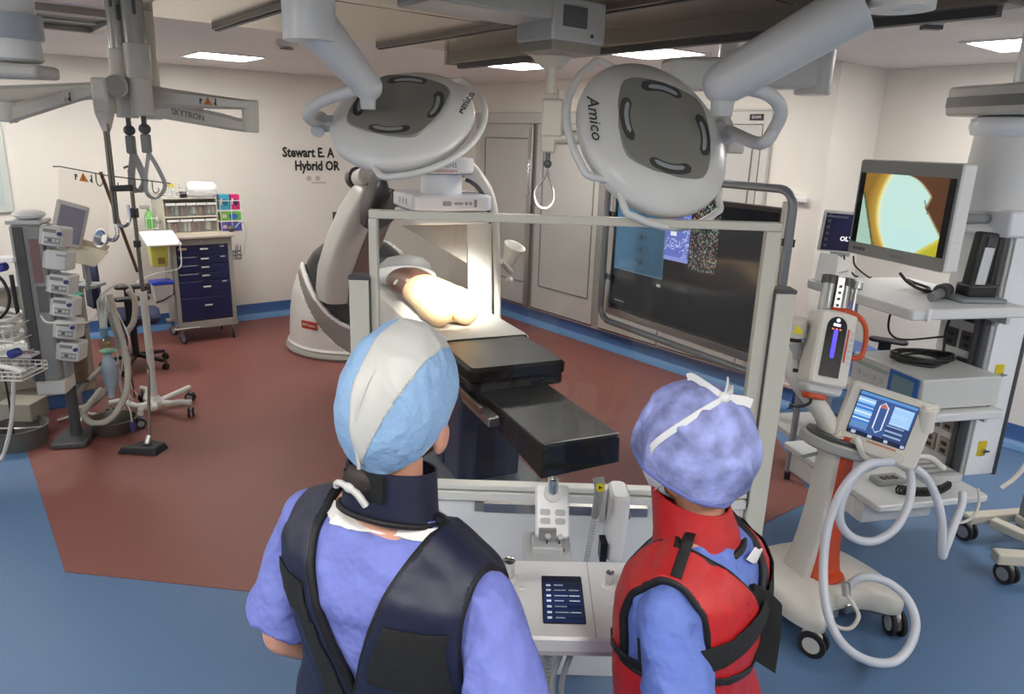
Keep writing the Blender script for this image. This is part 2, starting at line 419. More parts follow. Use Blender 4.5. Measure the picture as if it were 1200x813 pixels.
for y in (-1.2, 0, 1.2): MB().cyl((0, y, .09), (0, y, .14), .03).build('hanger', RAILM, t)
# ventilation fitting
t = thing('ceiling_vent', 'metal ceiling fitting with a dark recess above the drip columns', 'vent', rm(.78, 5.45, CH), ROT)
mb = MB()
for c, s in (((-.22, 0, -.02), (.06, .9, .04)), ((.22, 0, -.02), (.06, .9, .04)), ((0, .44, -.02), (.44, .05, .04)), ((0, -.44, -.02), (.44, .05, .04))): mb.box(c, s)
mb.build('vent_frame', mat('pale_steel_frame', S(150, 146, 138), .35, .4), t, bevel=.003)
MB().box((0, 0, -.004), (.38, .83, .008)).build('vent_recess', RAILD, t)
for y in (-.2, .1): MB().box((0, y, -.014), (.36, .02, .012)).build('vent_slat', STEEL, t)
# carriage hanging from the rails, with a bridging beam
CARR = mat('grey_carriage_paint', S(150, 150, 150), .35)
t = thing('rail_carriage', 'grey ceiling carriage with a dark square window between the two lamps', 'ceiling carriage', rm(2.2, 2.55, 2.5), ROT)
MB().box((.03, 0, .09), (.30, .24, .17)).build('carriage_box', CARR, t, bevel=.01)
MB().box((.0, -.122, .10), (.13, .008, .08)).build('dark_window', DGREY, t)
MB().box((.10, -.122, .035), (.012, .008, .012)).build('indicator', BLACK, t)
MB().box((-.40, .02, .14), (.58, .26, .12)).build('bridge_beam', CARR, t, bevel=.01)
MB().box((.03, 0, -.01), (.28, .22, .05)).build('carriage_base', mat('brown_grey_plate', S(118, 112, 104), .4), t, bevel=.006)
MB().box((-.2, .18, .21), (.8, .12, .06)).build('top_runner', RAILM, t)
# slim drop pole with strap, hangs from the carriage
q = at(647, 66, 3.5)
t = thing('hanging_pole', 'slim beige ceiling pole with a hanging wire loop between the two lamps', 'ceiling pole', (q.x, q.y, q.z))
BEI = mat('beige_arm_paint', S(176, 171, 160), .38)
MB().lathe([(.001, .05), (.13, .05), (.13, .02), (.10, 0), (.045, -.05), (.001, -.05)]).build('flange', BEI, t)
MB().cyl((0, 0, .02), (0, 0, -.16), .024).build('upper_tube', BEI, t)
MB().cyl((.045, 0, -.14), (.045, 0, -.19), .014).build('release_pin', BEI, t)
MB().box((.012, 0, -.265), (.10, .07, .17)).build('clamp_block', BEI, t, bevel=.012)
MB().box((0, 0, -.38), (.065, .06, .08)).build('lower_block', BEI, t, bevel=.01)
MB().cyl((.02, 0, -.35), (.40, .05, -.34), .032).build('cross_arm', BEI, t)
s = MB(); s.cyl((0, 0, -.42), (0, 0, -.46), .012); s.ball((0, 0, -.47), .02); h = s.build('swivel_hook', DGREY, t)
MB().tube([(0, 0, -.48), (-.01, 0, -.53), (-.055, 0, -.60), (-.04, 0, -.66), (.0, 0, -.675), (.03, 0, -.65), (.035, 0, -.6), (.01, 0, -.53), (0, 0, -.49)], .006).build('wire_loop', mat('wire_grey', (.2, .2, .2), .4, .6), t)
# display's ceiling arm, seen behind the near lamp
t = thing('ceiling_boom', 'thick pale grey horizontal ceiling arm behind the near lamp', 'ceiling arm', at(965, 80, 3.9))
PG = mat('pale_grey_arm', S(182, 182, 180), .35)
e0 = at(780, 88, 3.75); e1 = at(950, 86, 3.9)
mb = MB(); mb.strip([e0, e1], .15, .16, (0, 0, 1), smooth=False); mb.build('arm_beam', PG, t, world=True, bevel=.02)
p = at(955, 82, 3.92); mb = MB(); mb.cyl((p.x, p.y, p.z - .12), (p.x, p.y, p.z + .1), .09, seg=24); mb.build('pivot_drum', PG, t, world=True, bevel=.01)
mb = MB(); mb.cyl((p.x, p.y, p.z + .08), (p.x, p.y, CH), .055, seg=20); mb.build('ceiling_post', PG, t, world=True)
mb = MB(); mb.box((p.x, p.y, p.z + .12), (.16, .12, .05)); mb.build('cable_box', LGREY, t, world=True, bevel=.008)
# wall dispenser by the corner
t = thing('wall_dispenser', 'small pale wall bracket by the corner behind the large display', 'dispenser', rm(A1, 3.25, 1.72), ROT)
MB().box((-.03, 0, 0), (.06, .16, .05)).build('bracket', WHITE, t, bevel=.01)
MB().ball((-.05, .03, .04), (.03, .03, .025)).build('knob', WHITE, t)
SGN = thing('door_sign', 'small black room sign on the door header', 'sign', rm(A1 - .052, 3.69, 2.345), ROT)
MB().box((-.002, 0, 0), (.004, .13, .05)).build('sign_plate', BLACK, SGN)
text('sign_lettering', 'EXAM', .032, ROOM @ axes((A1 - .0565, 3.69, 2.345), (0, -1, 0), (0, 0, 1)), WHITE, SGN, depth=.001)
# ================================================================== SURGICAL LAMPS
LAMPB = mat('lamp_shell_paint', S(216, 216, 213), .3)
LAMPC = mat('lamp_centre_grey', S(138, 137, 131), .34)
LAMPS = mat('lamp_slot_dark', S(74, 73, 70), .4)
ARMP = mat('lamp_arm_paint', S(202, 202, 201), .3)
LED = mat('lamp_led_face', (1, 1, 1), .4, emit=6.0, ecol=(1, .96, .88))
INKG = mat('dark_grey_ink', (.06, .06, .06), .5)
def arc(r, a0, a1, z=0.0, n=16): return [V((r * math.cos(R(a0 + (a1 - a0) * i / n)), r * math.sin(R(a0 + (a1 - a0) * i / n)), z)) for i in range(n + 1)]
def arcband(mb, r0, r1, a0, a1, z0, z1, m, n=14):
    rs = []
    for i in range(n + 1):
        a = R(a0 + (a1 - a0) * i / n); e = min(1, min(i, n - i) / 1.6 + .25); rc = (r0 + r1) / 2; h = (r1 - r0) / 2 * e
        rs.append([m @ V((r * math.cos(a), r * math.sin(a), z)) for r, z in ((rc - h, z0), (rc + h, z0), (rc + h, z1), (rc - h, z1))])
    mb.rings(rs)
def lamp(label, c, n, RR, rail, txt, slots, joint, yoke, arm, hub, post):
    c = V(c); n = V(n).normalized()
    t = thing('surgical_lamp', label, 'operating lamp', c)
    up = (V((0, 0, 1)) - n * n.z).normalized(); m = axes(c, up.cross(n), up)   # local x to the viewer's right, y up the disc, z the back
    mb = MB(); mb.lathe([(.001, .058), (.19, .058), (.205, .056), (RR - .03, .026), (RR - .008, .012), (RR, -.002), (RR, -.024), (RR - .010, -.040), (RR - .04, -.05), (.001, -.05)], m, seg=64); mb.build('lamp_housing', LAMPB, t, world=True, smooth=50)
    poly = []
    for k in range(96):
        a = 2 * PI * k / 96; q = abs(math.sin(2 * a + .5)); r_ = .186 + .022 * q ** 5 - .008 * max(0, math.cos(4 * a + 1.0)) ** 3; poly.append((r_ * math.cos(a), r_ * math.sin(a)))
    mb = MB(); mb.prism(poly, .010, m, z0=.054, top=.975); mb.build('centre_plate', LAMPC, t, world=True)
    for s in slots:
        mb = MB(); arcband(mb, .138, .176, s - 30, s + 30, .060, .0655, m); sl = mb.build('grip_slot', LAMPS, t, world=True)  # raised arc, dark colour standing in for the recess's shade
        mb = MB(); arcband(mb, .145, .160, s - 24, s + 20, .062, .0668, m); mb.build('slot_highlight', mat('slot_highlight_grey', S(196, 202, 206), .2, .3), sl, world=True)  # bright reflection inside the slot, put into a pale arc
    mb = MB(); mb.lathe([(.001, -.0525), (.21, -.0525), (.215, -.049), (.001, -.049)], m, seg=48); mb.build('led_face', LED, t, world=True)
    mb = MB(); mb.lathe([(.001, -.14), (.016, -.14), (.02, -.06), (.03, -.049), (.001, -.049)], m, seg=16); mb.build('sterile_handle', LGREY, t, world=True)
    for a0, a1 in rail:
        pts = [m @ p for p in [V((RR - .02) * 1.0 * V((math.cos(R(a0)), math.sin(R(a0)), 0))) if False else V(((RR - .015) * math.cos(R(a0)), (RR - .015) * math.sin(R(a0)), -.01))] + arc(RR + .038, a0 + 10, a1 - 10, -.012, 14) + [V(((RR - .015) * math.cos(R(a1)), (RR - .015) * math.sin(R(a1)), -.01))]]
        mb = MB(); mb.tube(pts, .0125, 10, 3); mb.build('grab_rail', LAMPB, t, world=True, smooth=60)
    a, sz, tr = txt
    text('maker_lettering', 'Amico', sz, m @ M.Translation((.255 * math.cos(R(a)), .255 * math.sin(R(a)), .0375)) @ M.Rotation(R(tr), 4, 'Z') @ M.Rotation(0, 4, 'X'), INKG, t, depth=.002)
    # joint on the rim
    ja = R(joint); jp = V((math.cos(ja), math.sin(ja), 0)); jm = m @ M.Rotation(ja, 4, 'Z')
    mb = MB(); mb.box((RR + .012, 0, -.006), (.075, .055, .045), m=jm); mb.build('rim_joint', LGREY, t, world=True, bevel=.008)
    mb = MB(); mb.cyl((RR + .045, -.045, -.006), (RR + .045, .045, -.006), .028, m=jm); mb.build('pivot_knuckle', ARMP, t, world=True)
    pts = [m @ V(((RR + .045) * math.cos(ja), (RR + .045) * math.sin(ja), -.006))] + [V(q) for q in yoke]
    mb = MB(); mb.tube(pts, .021, 14, 8); mb.build('yoke_tube', ARMP, t, world=True, smooth=60)
    # spring arm
    p0, p1, r0, r1 = arm; p0 = V(p0); p1 = V(p1)
    mb = MB(); d = (p1 - p0).normalized(); mb.cyl(p0, p0 + d * .05, r0 * 1.0, r0 * 1.06, 24); mb.cyl(p0 + d * .05, p1, r0 * 1.06, r1, 24); mb.ball(p0, r0 * 1.0); mb.build('spring_arm', ARMP, t, world=True, smooth=50)
    mb = MB(); mb.cyl(p0 + V((0, 0, .01)), p0 - V((0, 0, r0 * 1.5)), r0 * .62, r0 * .5, 20); mb.build('arm_end', LGREY, t, world=True)
    mb = MB(); h = V(hub)
    mb.ball(h, (r1 * 1.05,) * 3); mb.cyl(h - V((0, 0, r1)), h + V((0, 0, .12)), r1 * 1.15, r1 * 1.15, 28); mb.build('arm_hub', LAMPB, t, world=True, smooth=50)
    mb = MB(); mb.cyl(h + V((0, 0, .1)), (h.x + post[0], h.y + post[1], CH), .05, .05, 20); mb.build('ceiling_post', LAMPB, t, world=True)
    mb = MB(); mb.lathe([(.001, CH - .04), (.12, CH - .04), (.14, CH), (.001, CH)], M.Translation((h.x + post[0], h.y + post[1], 0))); mb.build('ceiling_flange', LAMPB, t, world=True)
    mb = MB(); w = d.cross(V((0, 0, 1))).normalized(); mb.strip([p0 + d * .12 - V((0, 0, r0 * .9)), p1 - d * .1 - V((0, 0, r1 * .9))], r0 * .5, .012, w, smooth=False); mb.build('arm_cover_strip', LGREY, t, world=True)
    return t, m, c, n
L1 = lamp('round grey surgical lamp hanging before the beige wall and its lettering, arm at its top', at(471, 138, 2.95), (-.10, -.62, .78), .285,
          ((-100, 65),), (12, .05, 78), (90, 180, 270, 0), 188,
          [at(362, 138, 2.86), at(366, 126, 2.82), at(385, 115, 2.78), at(412, 107, 2.74), at(430, 104, 2.72)],
          (at(431, 101, 2.72), at(366, 24, 2.62), .052, .075), at(362, 20, 2.6), (0, 0))
L2 = lamp('larger round grey surgical lamp before the doors and display, thick arm at its side', at(768, 161, 2.56), (.36, -.74, .52), .29,
          ((105, 215), (225, 318)), (172, .062, -98), (80, 170, 260, 350), 8,
          [at(890, 168, 2.43), at(908, 150, 2.4), at(915, 128, 2.36), at(900, 110, 2.33), at(868, 102, 2.32), at(850, 101, 2.32)],
          (at(849, 97, 2.32), at(1010, 4, 2.2), .064, .076), at(1060, -24, 2.17), (0, 0))
def spot(name, c, n, tgt, power, size):
    ld = bpy.data.lights.new(name, 'SPOT'); ld.energy = power; ld.spot_size = R(size); ld.spot_blend = .5; ld.shadow_soft_size = .15; ld.color = (1, .95, .86)
    o = bpy.data.objects.new(name, ld); COL.objects.link(o); p = c - n * .16
    o.location = p; o.rotation_euler = (V(tgt) - p).to_track_quat('-Z', 'Y').to_euler()
spot('lamp_beam', L1[2], L1[3], (-.45, 4.75, 1.1), 2200, 15)
spot('lamp_beam', L2[2], L2[3], (-.38, 4.8, 1.1), 1600, 13)
# ================================================================== DRIP COLUMNS AND SPRING ARMS
BG = mat('beige_grey_arm_paint', S(202, 198, 186), .38)
TUBEG = mat('satin_grey_tube', S(168, 165, 156), .25, .25)
STRAP = mat('grey_strap_webbing', S(158, 158, 156), .7, noise=.06, nscale=120)
TRI = mat('orange_warning', S(205, 120, 50), .5)
def sticker(parent, m4, s=.05):
    """warning sticker: black arrow mark, orange triangle, black mark"""
    mb = MB(m4); mb.prism([(-.5 * s, -.4 * s), (.5 * s, -.4 * s), (0, .5 * s)], .0015); st = mb.build('warning_sticker', TRI, parent, world=True)
    mb = MB(m4); mb.prism([(-.05 * s, -.25 * s), (.05 * s, -.25 * s), (.02 * s, .22 * s), (-.02 * s, .22 * s)], .0022); mb.box((-.85 * s, -.05 * s, .001), (.12 * s, .6 * s, .0015)); mb.box((-.7 * s, .1 * s, .001), (.12 * s, .3 * s, .0015)); mb.box((.85 * s, -.02 * s, .001), (.12 * s, .8 * s, .0015)); mb.box((.72 * s, -.2 * s, .001), (.14 * s, .25 * s, .0015)); mb.build('sticker_mark', INK, st, world=True)
def strap_loop(parent, top, drop, w, side, tilt=0.0):
    """clip, buckle and webbing loop hanging from a column"""
    x, y, z = top
    mb = MB(); mb.cyl((x, y, z), (x, y, z - .05), .012); mb.ball((x, y, z - .06), (.03, .02, .026)); c = mb.build('strap_clip', DGREY, parent, world=True)
    mb = MB(); mb.box((x, y, z - .13), (.045, .03, .09)); mb.build('buckle', mat('buckle_grey', S(120, 120, 118), .4), c, world=True, bevel=.008)
    pts = [(x, y, z - .16), (x + side * w * .35, y - .01, z - .16 - drop * .4), (x + side * w * .55, y - .02, z - .16 - drop * .75), (x + side * w * .25, y - .02, z - .16 - drop), (x - w * .25 * side * .4, y - .01, z - .16 - drop * .93), (x - w * .3 * side * .5, y + .005, z - .16 - drop * .6), (x + .004, y + .012, z - .165)]
    mb = MB(); mb.strip(pts, .034, .005, (.8, -.6, .15) if tilt == 0 else (.85, .45, .1), n=8); mb.build('strap_loop', STRAP, parent, world=True, smooth=60)
def column(label, px, py, d, sleeve):
    p = at(px, py, d)
    t = thing('ceiling_drip_pole', label, 'ceiling column', (p.x, p.y, p.z), 0, 'drip columns with straps')
    r0, z1, z2 = sleeve
    MB().cyl((0, 0, z2), (0, 0, CH - p.z - .005), .048, seg=24).build('upper_tube', TUBEG, t)
    MB().cyl((0, 0, z1), (0, 0, z2 + .02), r0, seg=28).build('sleeve', BG, t, bevel=.006)
    MB().cyl((0, 0, 0), (0, 0, z1 + .01), .052, seg=28).build('lower_sleeve', BG, t, bevel=.006)
    for a in (0, 1): MB().box((.03 - .03 * a, -.046, z2 + .18 + .06 * a), (.012, .012, .07)).build('tube_label', INKG, t)
    MB().lathe([(.001, CH - p.z - .05), (.11, CH - p.z - .05), (.13, CH - p.z), (.001, CH - p.z)]).build('ceiling_flange', BG, t)
    return t, p
T1, P1 = column('grey ceiling column with a twisted dark strap, the one nearer the pump column', 150, 138, 3.8, (.058, .09, .3))
T2, P2 = column('grey ceiling column with an open strap loop, the one nearer the far lamp', 168, 136, 3.72, (.058, .17, .31))
strap_loop(T1, (P1.x, P1.y, P1.z), .20, .11, 1, 1); strap_loop(T2, (P2.x, P2.y, P2.z), .23, .15, 1)
def link(mb, p0, p1, h0, h1, w):
    p0 = V(p0); p1 = V(p1); d = p1 - p0; f = V((d.x, d.y, 0)).normalized(); s = V((-f.y, f.x, 0)); rs = []
    for k in range(7):
        q = k / 6; c = p0.lerp(p1, q); h = (h0 + (h1 - h0) * (q ** .8)) / 2; ww = w / 2
        rs.append([c + s * a * ww + V((0, 0, b * h)) for a, b in ((1, .6), (.6, 1), (-.6, 1), (-1, .6), (-1, -.6), (-.6, -1), (.6, -1), (1, -.6))])
    mb.rings(rs); return mb
def at_arm(mk, *a): return mk
# arm reaching towards the far lamp
H0 = at(172, 113, 3.9); E0 = at(294, 123, 3.95); E1 = at(290, 148, 3.95); F1 = at(178, 124, 4.10)
t = thing('spring_arm', 'beige folded ceiling spring arm reaching from the twin columns towards the far lamp', 'ceiling arm', (H0.x, H0.y, H0.z))
t['group'] = 'folding ceiling arms'
link(MB(), H0, E0, .12, .045, .09).build('upper_link', BG, t, world=True, smooth=40)
mb = MB(); mb.cyl(at(293, 117, 3.95), at(294, 155, 3.95), .042, seg=24); mb.build('elbow', BG, t, world=True, bevel=.008)
link(MB(), E1, F1, .06, .11, .08).build('lower_link', BG, t, world=True, smooth=40)
mb = MB(); mb.cyl(F1 - V((0, 0, .07)), V((F1.x, F1.y, CH)), .05, seg=24); mb.build('hub_post', BG, t, world=True)
sticker(t, axes(H0.lerp(E0, .62) + V((0, -.047, .0)), (E0 - H0), (0, 0, 1)), .045)
text('maker_lettering', 'SKYTRON', .045, axes(E1.lerp(F1, .58) + V((0, -.043, -.005)), (E1 - F1), (0, 0, 1)), mat('grey_lettering', (.16, .16, .16), .5), t, depth=.002)
# arm reaching towards the pump column
H1 = at(136, 106, 3.7); G0 = at(120, 106, 3.65); G1 = at(-40, 114, 3.5); K0 = at(10, 134, 3.45); K1 = at(128, 100, 3.68)
t = thing('spring_arm', 'beige folded ceiling spring arm reaching from the twin columns over the pump column', 'ceiling arm', (H1.x, H1.y, H1.z), 0, 'folding ceiling arms')
mb = MB(); mb.cyl(at(136, 101, 3.62), at(136, 101, 3.80), .052, seg=28); mb.build('pivot_disc', BG, t, world=True, bevel=.006)
mb = MB(); mb.cyl(at(134, 101, 3.602), at(134, 101, 3.62), .046, seg=28); mb.build('pivot_cover', mat('arm_cover_grey', S(150, 147, 138), .4), t, world=True, bevel=.003)
link(MB(), G0, G1, .075, .085, .08).build('upper_link', BG, t, world=True, smooth=40)
mb = MB(); mb.cyl(at(8, 118, 3.45), at(10, 143, 3.45), .04, seg=24); mb.build('elbow', BG, t, world=True, bevel=.008)
link(MB(), K0, K1, .085, .06, .07).build('lower_link', BG, t, world=True, smooth=40)
mb = MB(); mb.box(at(122, 112, 3.62), (.075, .09, .16)); mb.build('head_block', BG, t, world=True, bevel=.012)
sticker(t, axes(at(71, 113, 3.545), (1, .05, 0), (0, 0, 1)), .05)
# pole hanging from its head
t = thing('hanging_pole', 'thin dark steel pole hanging from the beige spring arm, chrome cup at its lower end', 'drip pole', at(122, 128, 3.62))
mb = MB(); mb.lathe([(.04, .03), (.042, -.02), (.018, -.10), (.001, -.10)], M.Translation(at(122, 128, 3.62))); mb.build('pole_head', BG, t, world=True)
PO = mat('dark_steel_pole', (.20, .18, .16), .25, .9)
mb = MB(); mb.cyl(at(123, 145, 3.62), at(136, 262, 3.66), .012, seg=12); mb.cyl(at(126, 145, 3.6), at(139, 262, 3.64), .006, seg=8); mb.build('pole_tube', PO, t, world=True)
mb = MB(); mb.tube([at(136, 262, 3.66), at(138, 274, 3.66), at(134, 281, 3.66), at(128, 281, 3.66)], .010, 10); mb.build('pole_hook', CHROME, t, world=True)
mb = MB(); f = at(124, 280, 3.66); mb.lathe([(.001, .0), (.028, .0), (.045, .03), (.048, .035), (.04, .034), (.02, .012), (.001, .012)], frame(f, (-.3, -.8, .25))); mb.build('chrome_cup', CHROME, t, world=True)
mb = MB(); mb.strip([at(131, 221, 3.62), at(155, 220, 3.62)], .03, .03, (0, 0, 1), smooth=False); mb.build('clamp_handle', BLACK, t, world=True, bevel=.005)
mb = MB(); mb.tube([at(136, 262, 3.66), at(146, 265, 3.68), at(152, 258, 3.7), at(150, 240, 3.7)], .008, 8); mb.build('side_bracket', CHROME, t, world=True)
# hook rail with clear shield, fixed across the pole
t = thing('hook_rail', 'thin horizontal hook rail with a clear plate and warning sticker crossing the hanging pole', 'hook rail', at(128, 206, 3.7))
mb = MB(); mb.tube([at(62, 195, 3.75), at(70, 195, 3.75), at(128, 206, 3.72), at(200, 215, 3.7)], .003, 8, smooth=False); mb.build('rail_rod', mat('rail_rod_grey', S(120, 116, 110), .3, .6), t, world=True)
for px in (112, 130, 158, 178):
    a = at(px, 203 + (px - 112) * .13, 3.72)
    mb = MB(); mb.tube([a, a + V((0, 0, -.045)), a + V((.012, 0, -.062)), a + V((.028, 0, -.05)), a + V((.03, 0, -.035))], .003, 6, 4); mb.build('hook', PO, t, world=True)
a, b = at(63, 196, 3.75), at(121, 206, 3.73)
mb = MB(); mb.strip([a + V((0, 0, -.2)), b + V((0, 0, -.2))], .4, .003, (0, 0, 1), smooth=False); mb.build('clear_plate', glass_mat('clear_plate_film', (.965, .96, .95), .5), t, world=True)
sticker(t, axes(at(98, 208, 3.735), (1, -.05, -.1), (0, 0, 1)), .05)
# pale projector-like pendant at the frame's corner
q = at(18, 60, 3.0)
t = thing('ceiling_pendant', 'white round ceiling pendant hub hanging over the pump column corner', 'ceiling pendant', (q.x, q.y, q.z))
PW = mat('pendant_white', S(214, 214, 210), .4)
MB().lathe([(.001, .32), (.085, .32), (.085, .14), (.08, .13), (.001, .13)], seg=36).build('top_drum', PW, t)
MB().lathe([(.001, .13), (.105, .13), (.105, .05), (.10, .04), (.001, .04)], seg=36).build('grey_ring', mat('pendant_grey', S(160, 165, 170), .4), t)
MB().lathe([(.001, .04), (.09, .04), (.095, -.03), (.08, -.04), (.001, -.04)], seg=36).build('lower_drum', PW, t)
MB().box((-.08, 0, -.075), (.40, .16, .05)).build('beam_arm', mat('pendant_beige', S(188, 186, 180), .4), t, bevel=.015)
MB().box((-.09, -.10, .09), (.05, .012, .05)).build('label_plate', LGREY, t)
MB().cyl((0, 0, .3), (0, 0, CH - q.z - .002), .06, seg=24).build('ceiling_post', PW, t)
# ================================================================== PATIENT TABLE
TX = V((.912, .41, 0)); TY = V((-.41, .912, 0)); TO = V((.05, 3.69, 0))
TABM = axes(TO, TX, TY, (0, 0, 1)); TRZ = math.atan2(TX.y, TX.x)
MATT = mat('black_mattress_vinyl', (.012, .010, .010), .42, spec=.3, bump=.03, bscale=30)
TBL = mat('table_black_cover', (.012, .012, .013), .4, spec=.3)
tb = thing('operating_table', 'long black operating table with a lower black foot tray beyond the glass shield', 'operating table', TO, TRZ)
mb = MB(); mb.plate(.57, 2.55, .085, .05, M.Translation((0, 1.275, 0)), 6, .865, .018); mb.build('mattress', MATT, tb)
mb = MB(); mb.plate(.55, 2.5, .05, .03, M.Translation((0, 1.27, 0)), 4, .812, .006); mb.build('table_top', mat('carbon_table_top', (.02, .018, .017), .25), tb)
mb = MB(); mb.plate(.40, .86, .03, .04, M.Translation((0, -.275, 0)), 5, .772, .006); mb.build('foot_tray', TBL, tb)
mb = MB()
mb.rings([[(x, -.70, z) for x, z in ((-.198, .79), (.198, .79), (.205, .66), (-.205, .64))], [(x, -.3, z) for x, z in ((-.198, .79), (.198, .79), (.20, .66), (-.20, .66))], [(x, .15, z) for x, z in ((-.198, .79), (.198, .79), (.19, .7), (-.19, .7))]]); mb.build('foot_tray_skirt', TBL, tb, bevel=.008)
mb = MB(); mb.tube([(-.195, -.69, .806), (.195, -.69, .806)], .005, 8, smooth=False); mb.build('tray_trim', CHROME, tb)
mb = MB(); mb.box((-.30, .55, .80), (.018, 1.5, .035)); mb.build('side_rail', mat('bronze_steel_rail', S(150, 130, 115), .3, .8), tb, bevel=.003)
mb = MB(); mb.box((.30, .85, .80), (.018, 1.0, .035)); mb.build('side_rail', STEEL, tb, bevel=.003)
for y in (.5, .8, 1.15):
    for x in (-.285, .285): MB().box((x, y, .80), (.02, .03, .03)).build('rail_spacer', STEEL, tb)
TBB = mat('table_base_blue_grey', S(62, 70, 92), .35)
mb = MB(); mb.box((0, .75, .43), (.40, .70, .66), top=1.05); mb.build('table_column', TBB, tb, bevel=.02)
mb = MB(); mb.box((-.205, .75, .43), (.01, .16, .62)); mb.box((-.03, .395, .43), (.12, .01, .62)); mb.build('column_cover', mat('table_base_dark', (.03, .035, .05), .35), tb)
mb = MB(); mb.plate(.62, 1.15, .10, .12, M.Translation((0, .8, 0)), 6, .004, .02); mb.build('table_foot', mat('table_foot_grey', S(120, 124, 132), .4), tb)
mb = MB(); mb.box((-.25, -.05, .75), (.06, .4, .05)); mb.build('rail_clamp', STEEL, tb, bevel=.006)
# sheet
SHEET = mat('white_sheet', (.80, .79, .76), .8, bump=.12, bscale=9)
random.seed(3)
bm_ = MB(); rows = []
ys = [.55 + (2.5 - .55) * i / 40 for i in range(41)]
for i, y in enumerate(ys):
    w = .012 * math.sin(9 * y) + .006 * math.sin(31 * y)
    dl = .26 + .07 * math.sin(3.1 * y + 1) + .02 * math.sin(17 * y); dr = .05 + .02 * math.sin(5 * y)
    y0 = y + (.01 * math.sin(7) if i == 0 else 0)
    rows.append([V((-.325 + w * .8, y0, .955 - dl)), V((-.315 + w, y0, .955 - dl * .5)), V((-.305 + w * .4, y0, .945)), V((-.285, y0, .9535)), V((-.1, y0 + (.012 * math.sin(20) if i == 0 else 0), .955 + .0015 * math.sin(40 * y))), V((.1, y0, .955 + .0015 * math.sin(33 * y))), V((.285, y0, .9535)), V((.298, y0, .94)), V((.303, y0, .955 - dr))])
rs = [r + [p + V((.004 if k > 4 else -.004 if k < 3 else 0, 0, .004)) for k, p in reversed(list(enumerate(r)))] for r in rows]
bm_.xf = TABM; bm_.rings(rs)
sh = bm_.build('bed_sheet', SHEET, None, smooth=60)
tag(sh, 'white sheet covering the far part of the black operating table', 'sheet')
# pillow and crumpled drape at the head
PIL = mat('pillow_white', (.74, .75, .76), .8, bump=.25, bscale=14)
mb = MB(TABM); mb.ball((-.02, 2.25, 1.03), (.27, .24, .07), seg=28, rg=14)
p = tag(mb.build('pillow', PIL, None, smooth=60), 'pale pillow at the head end of the operating table behind the mannequin', 'pillow')
t = thing('arm_support', 'grey rounded arm support beyond the mannequin near the scanner arm', 'arm support', TABM @ V((.1, 2.62, .0)), TRZ)
mb = MB(); mb.lathe([(.001, 0), (.17, 0), (.165, .04), (.12, .09), (.05, .11), (.001, .112)], M.Translation((0, 0, 1.02)), seg=32, sx=1.3); mb.build('support_pad', mat('grey_pad', S(170, 172, 172), .45), t, smooth=50)
MB().cyl((0, 0, .05), (0, 0, 1.03), .03).build('support_post', STEEL, t)
MB().lathe([(.001, 0), (.22, 0), (.2, .03), (.05, .06), (.001, .06)]).build('support_foot', MGREY, t)
# mannequin (torso with thigh stumps)
SKB = mat('mannequin_brown_skin', S(112, 74, 58), .32, noise=.12, nscale=6, coat=.2)
SKP = mat('mannequin_pale_skin', S(226, 192, 150), .38, noise=.05, nscale=5, coat=.15)
mq = thing('training_mannequin', 'training mannequin torso with brown chest and pale hips lying on the white sheet', 'mannequin', TABM @ V((-.10, 1.36, .955)), TRZ)
def oval(y, hw, hh, zc, x0=0.0, n=28, flat=.85): return [V((x0 + hw * math.cos(2 * PI * k / n), y, zc + hh * (math.sin(2 * PI * k / n) if math.sin(2 * PI * k / n) > 0 else flat * math.sin(2 * PI * k / n)))) for k in range(n)]
MK = .86
def ov(y, hw, hh, z, x0=0.0): return oval(y, hw * MK, hh, z, x0 * MK)
mb = MB(); mb.rings([ov(*q) for q in ((.66, .05, .04, .09), (.64, .10, .07, .10), (.55, .17, .10, .105), (.42, .195, .115, .112), (.28, .19, .12, .115), (.14, .175, .118, .115), (.05, .17, .115, .113), (.02, .16, .1, .11))]); mb.build('chest', SKB, mq, smooth=60)
mb = MB(); mb.rings([ov(*q) for q in ((.07, .15, .10, .108), (.06, .178, .121, .116), (-.05, .185, .125, .119), (-.2, .198, .128, .122), (-.32, .205, .13, .122), (-.44, .20, .125, .12), (-.50, .17, .10, .115), (-.52, .10, .06, .11))]); mb.build('hips', SKP, mq, smooth=60)
for sx in (-1, 1):
    mb = MB(); mb.rings([ov(y, hw, hh, z, sx * .10) for y, hw, hh, z in ((-.25, .09, .10, .112), (-.38, .105, .118, .118), (-.48, .108, .12, .118), (-.56, .10, .108, .114), (-.60, .075, .075, .110), (-.612, .03, .03, .106))]); mb.build('thigh', SKP, mq, smooth=60)
mb = MB(); mb.rings([ov(y, hw, hh, z) for y, hw, hh, z in ((.72, .055, .05, .1), (.66, .06, .055, .1), (.6, .075, .06, .1))]); mb.build('neck', SKB, mq, smooth=60)
mb = MB(); mb.lathe([(.001, 0), (.018, 0), (.022, .006), (.001, .006)], frame((-.165, .18, .165), (-.75, -.1, .6))); mb.build('port', WHITE, mq)
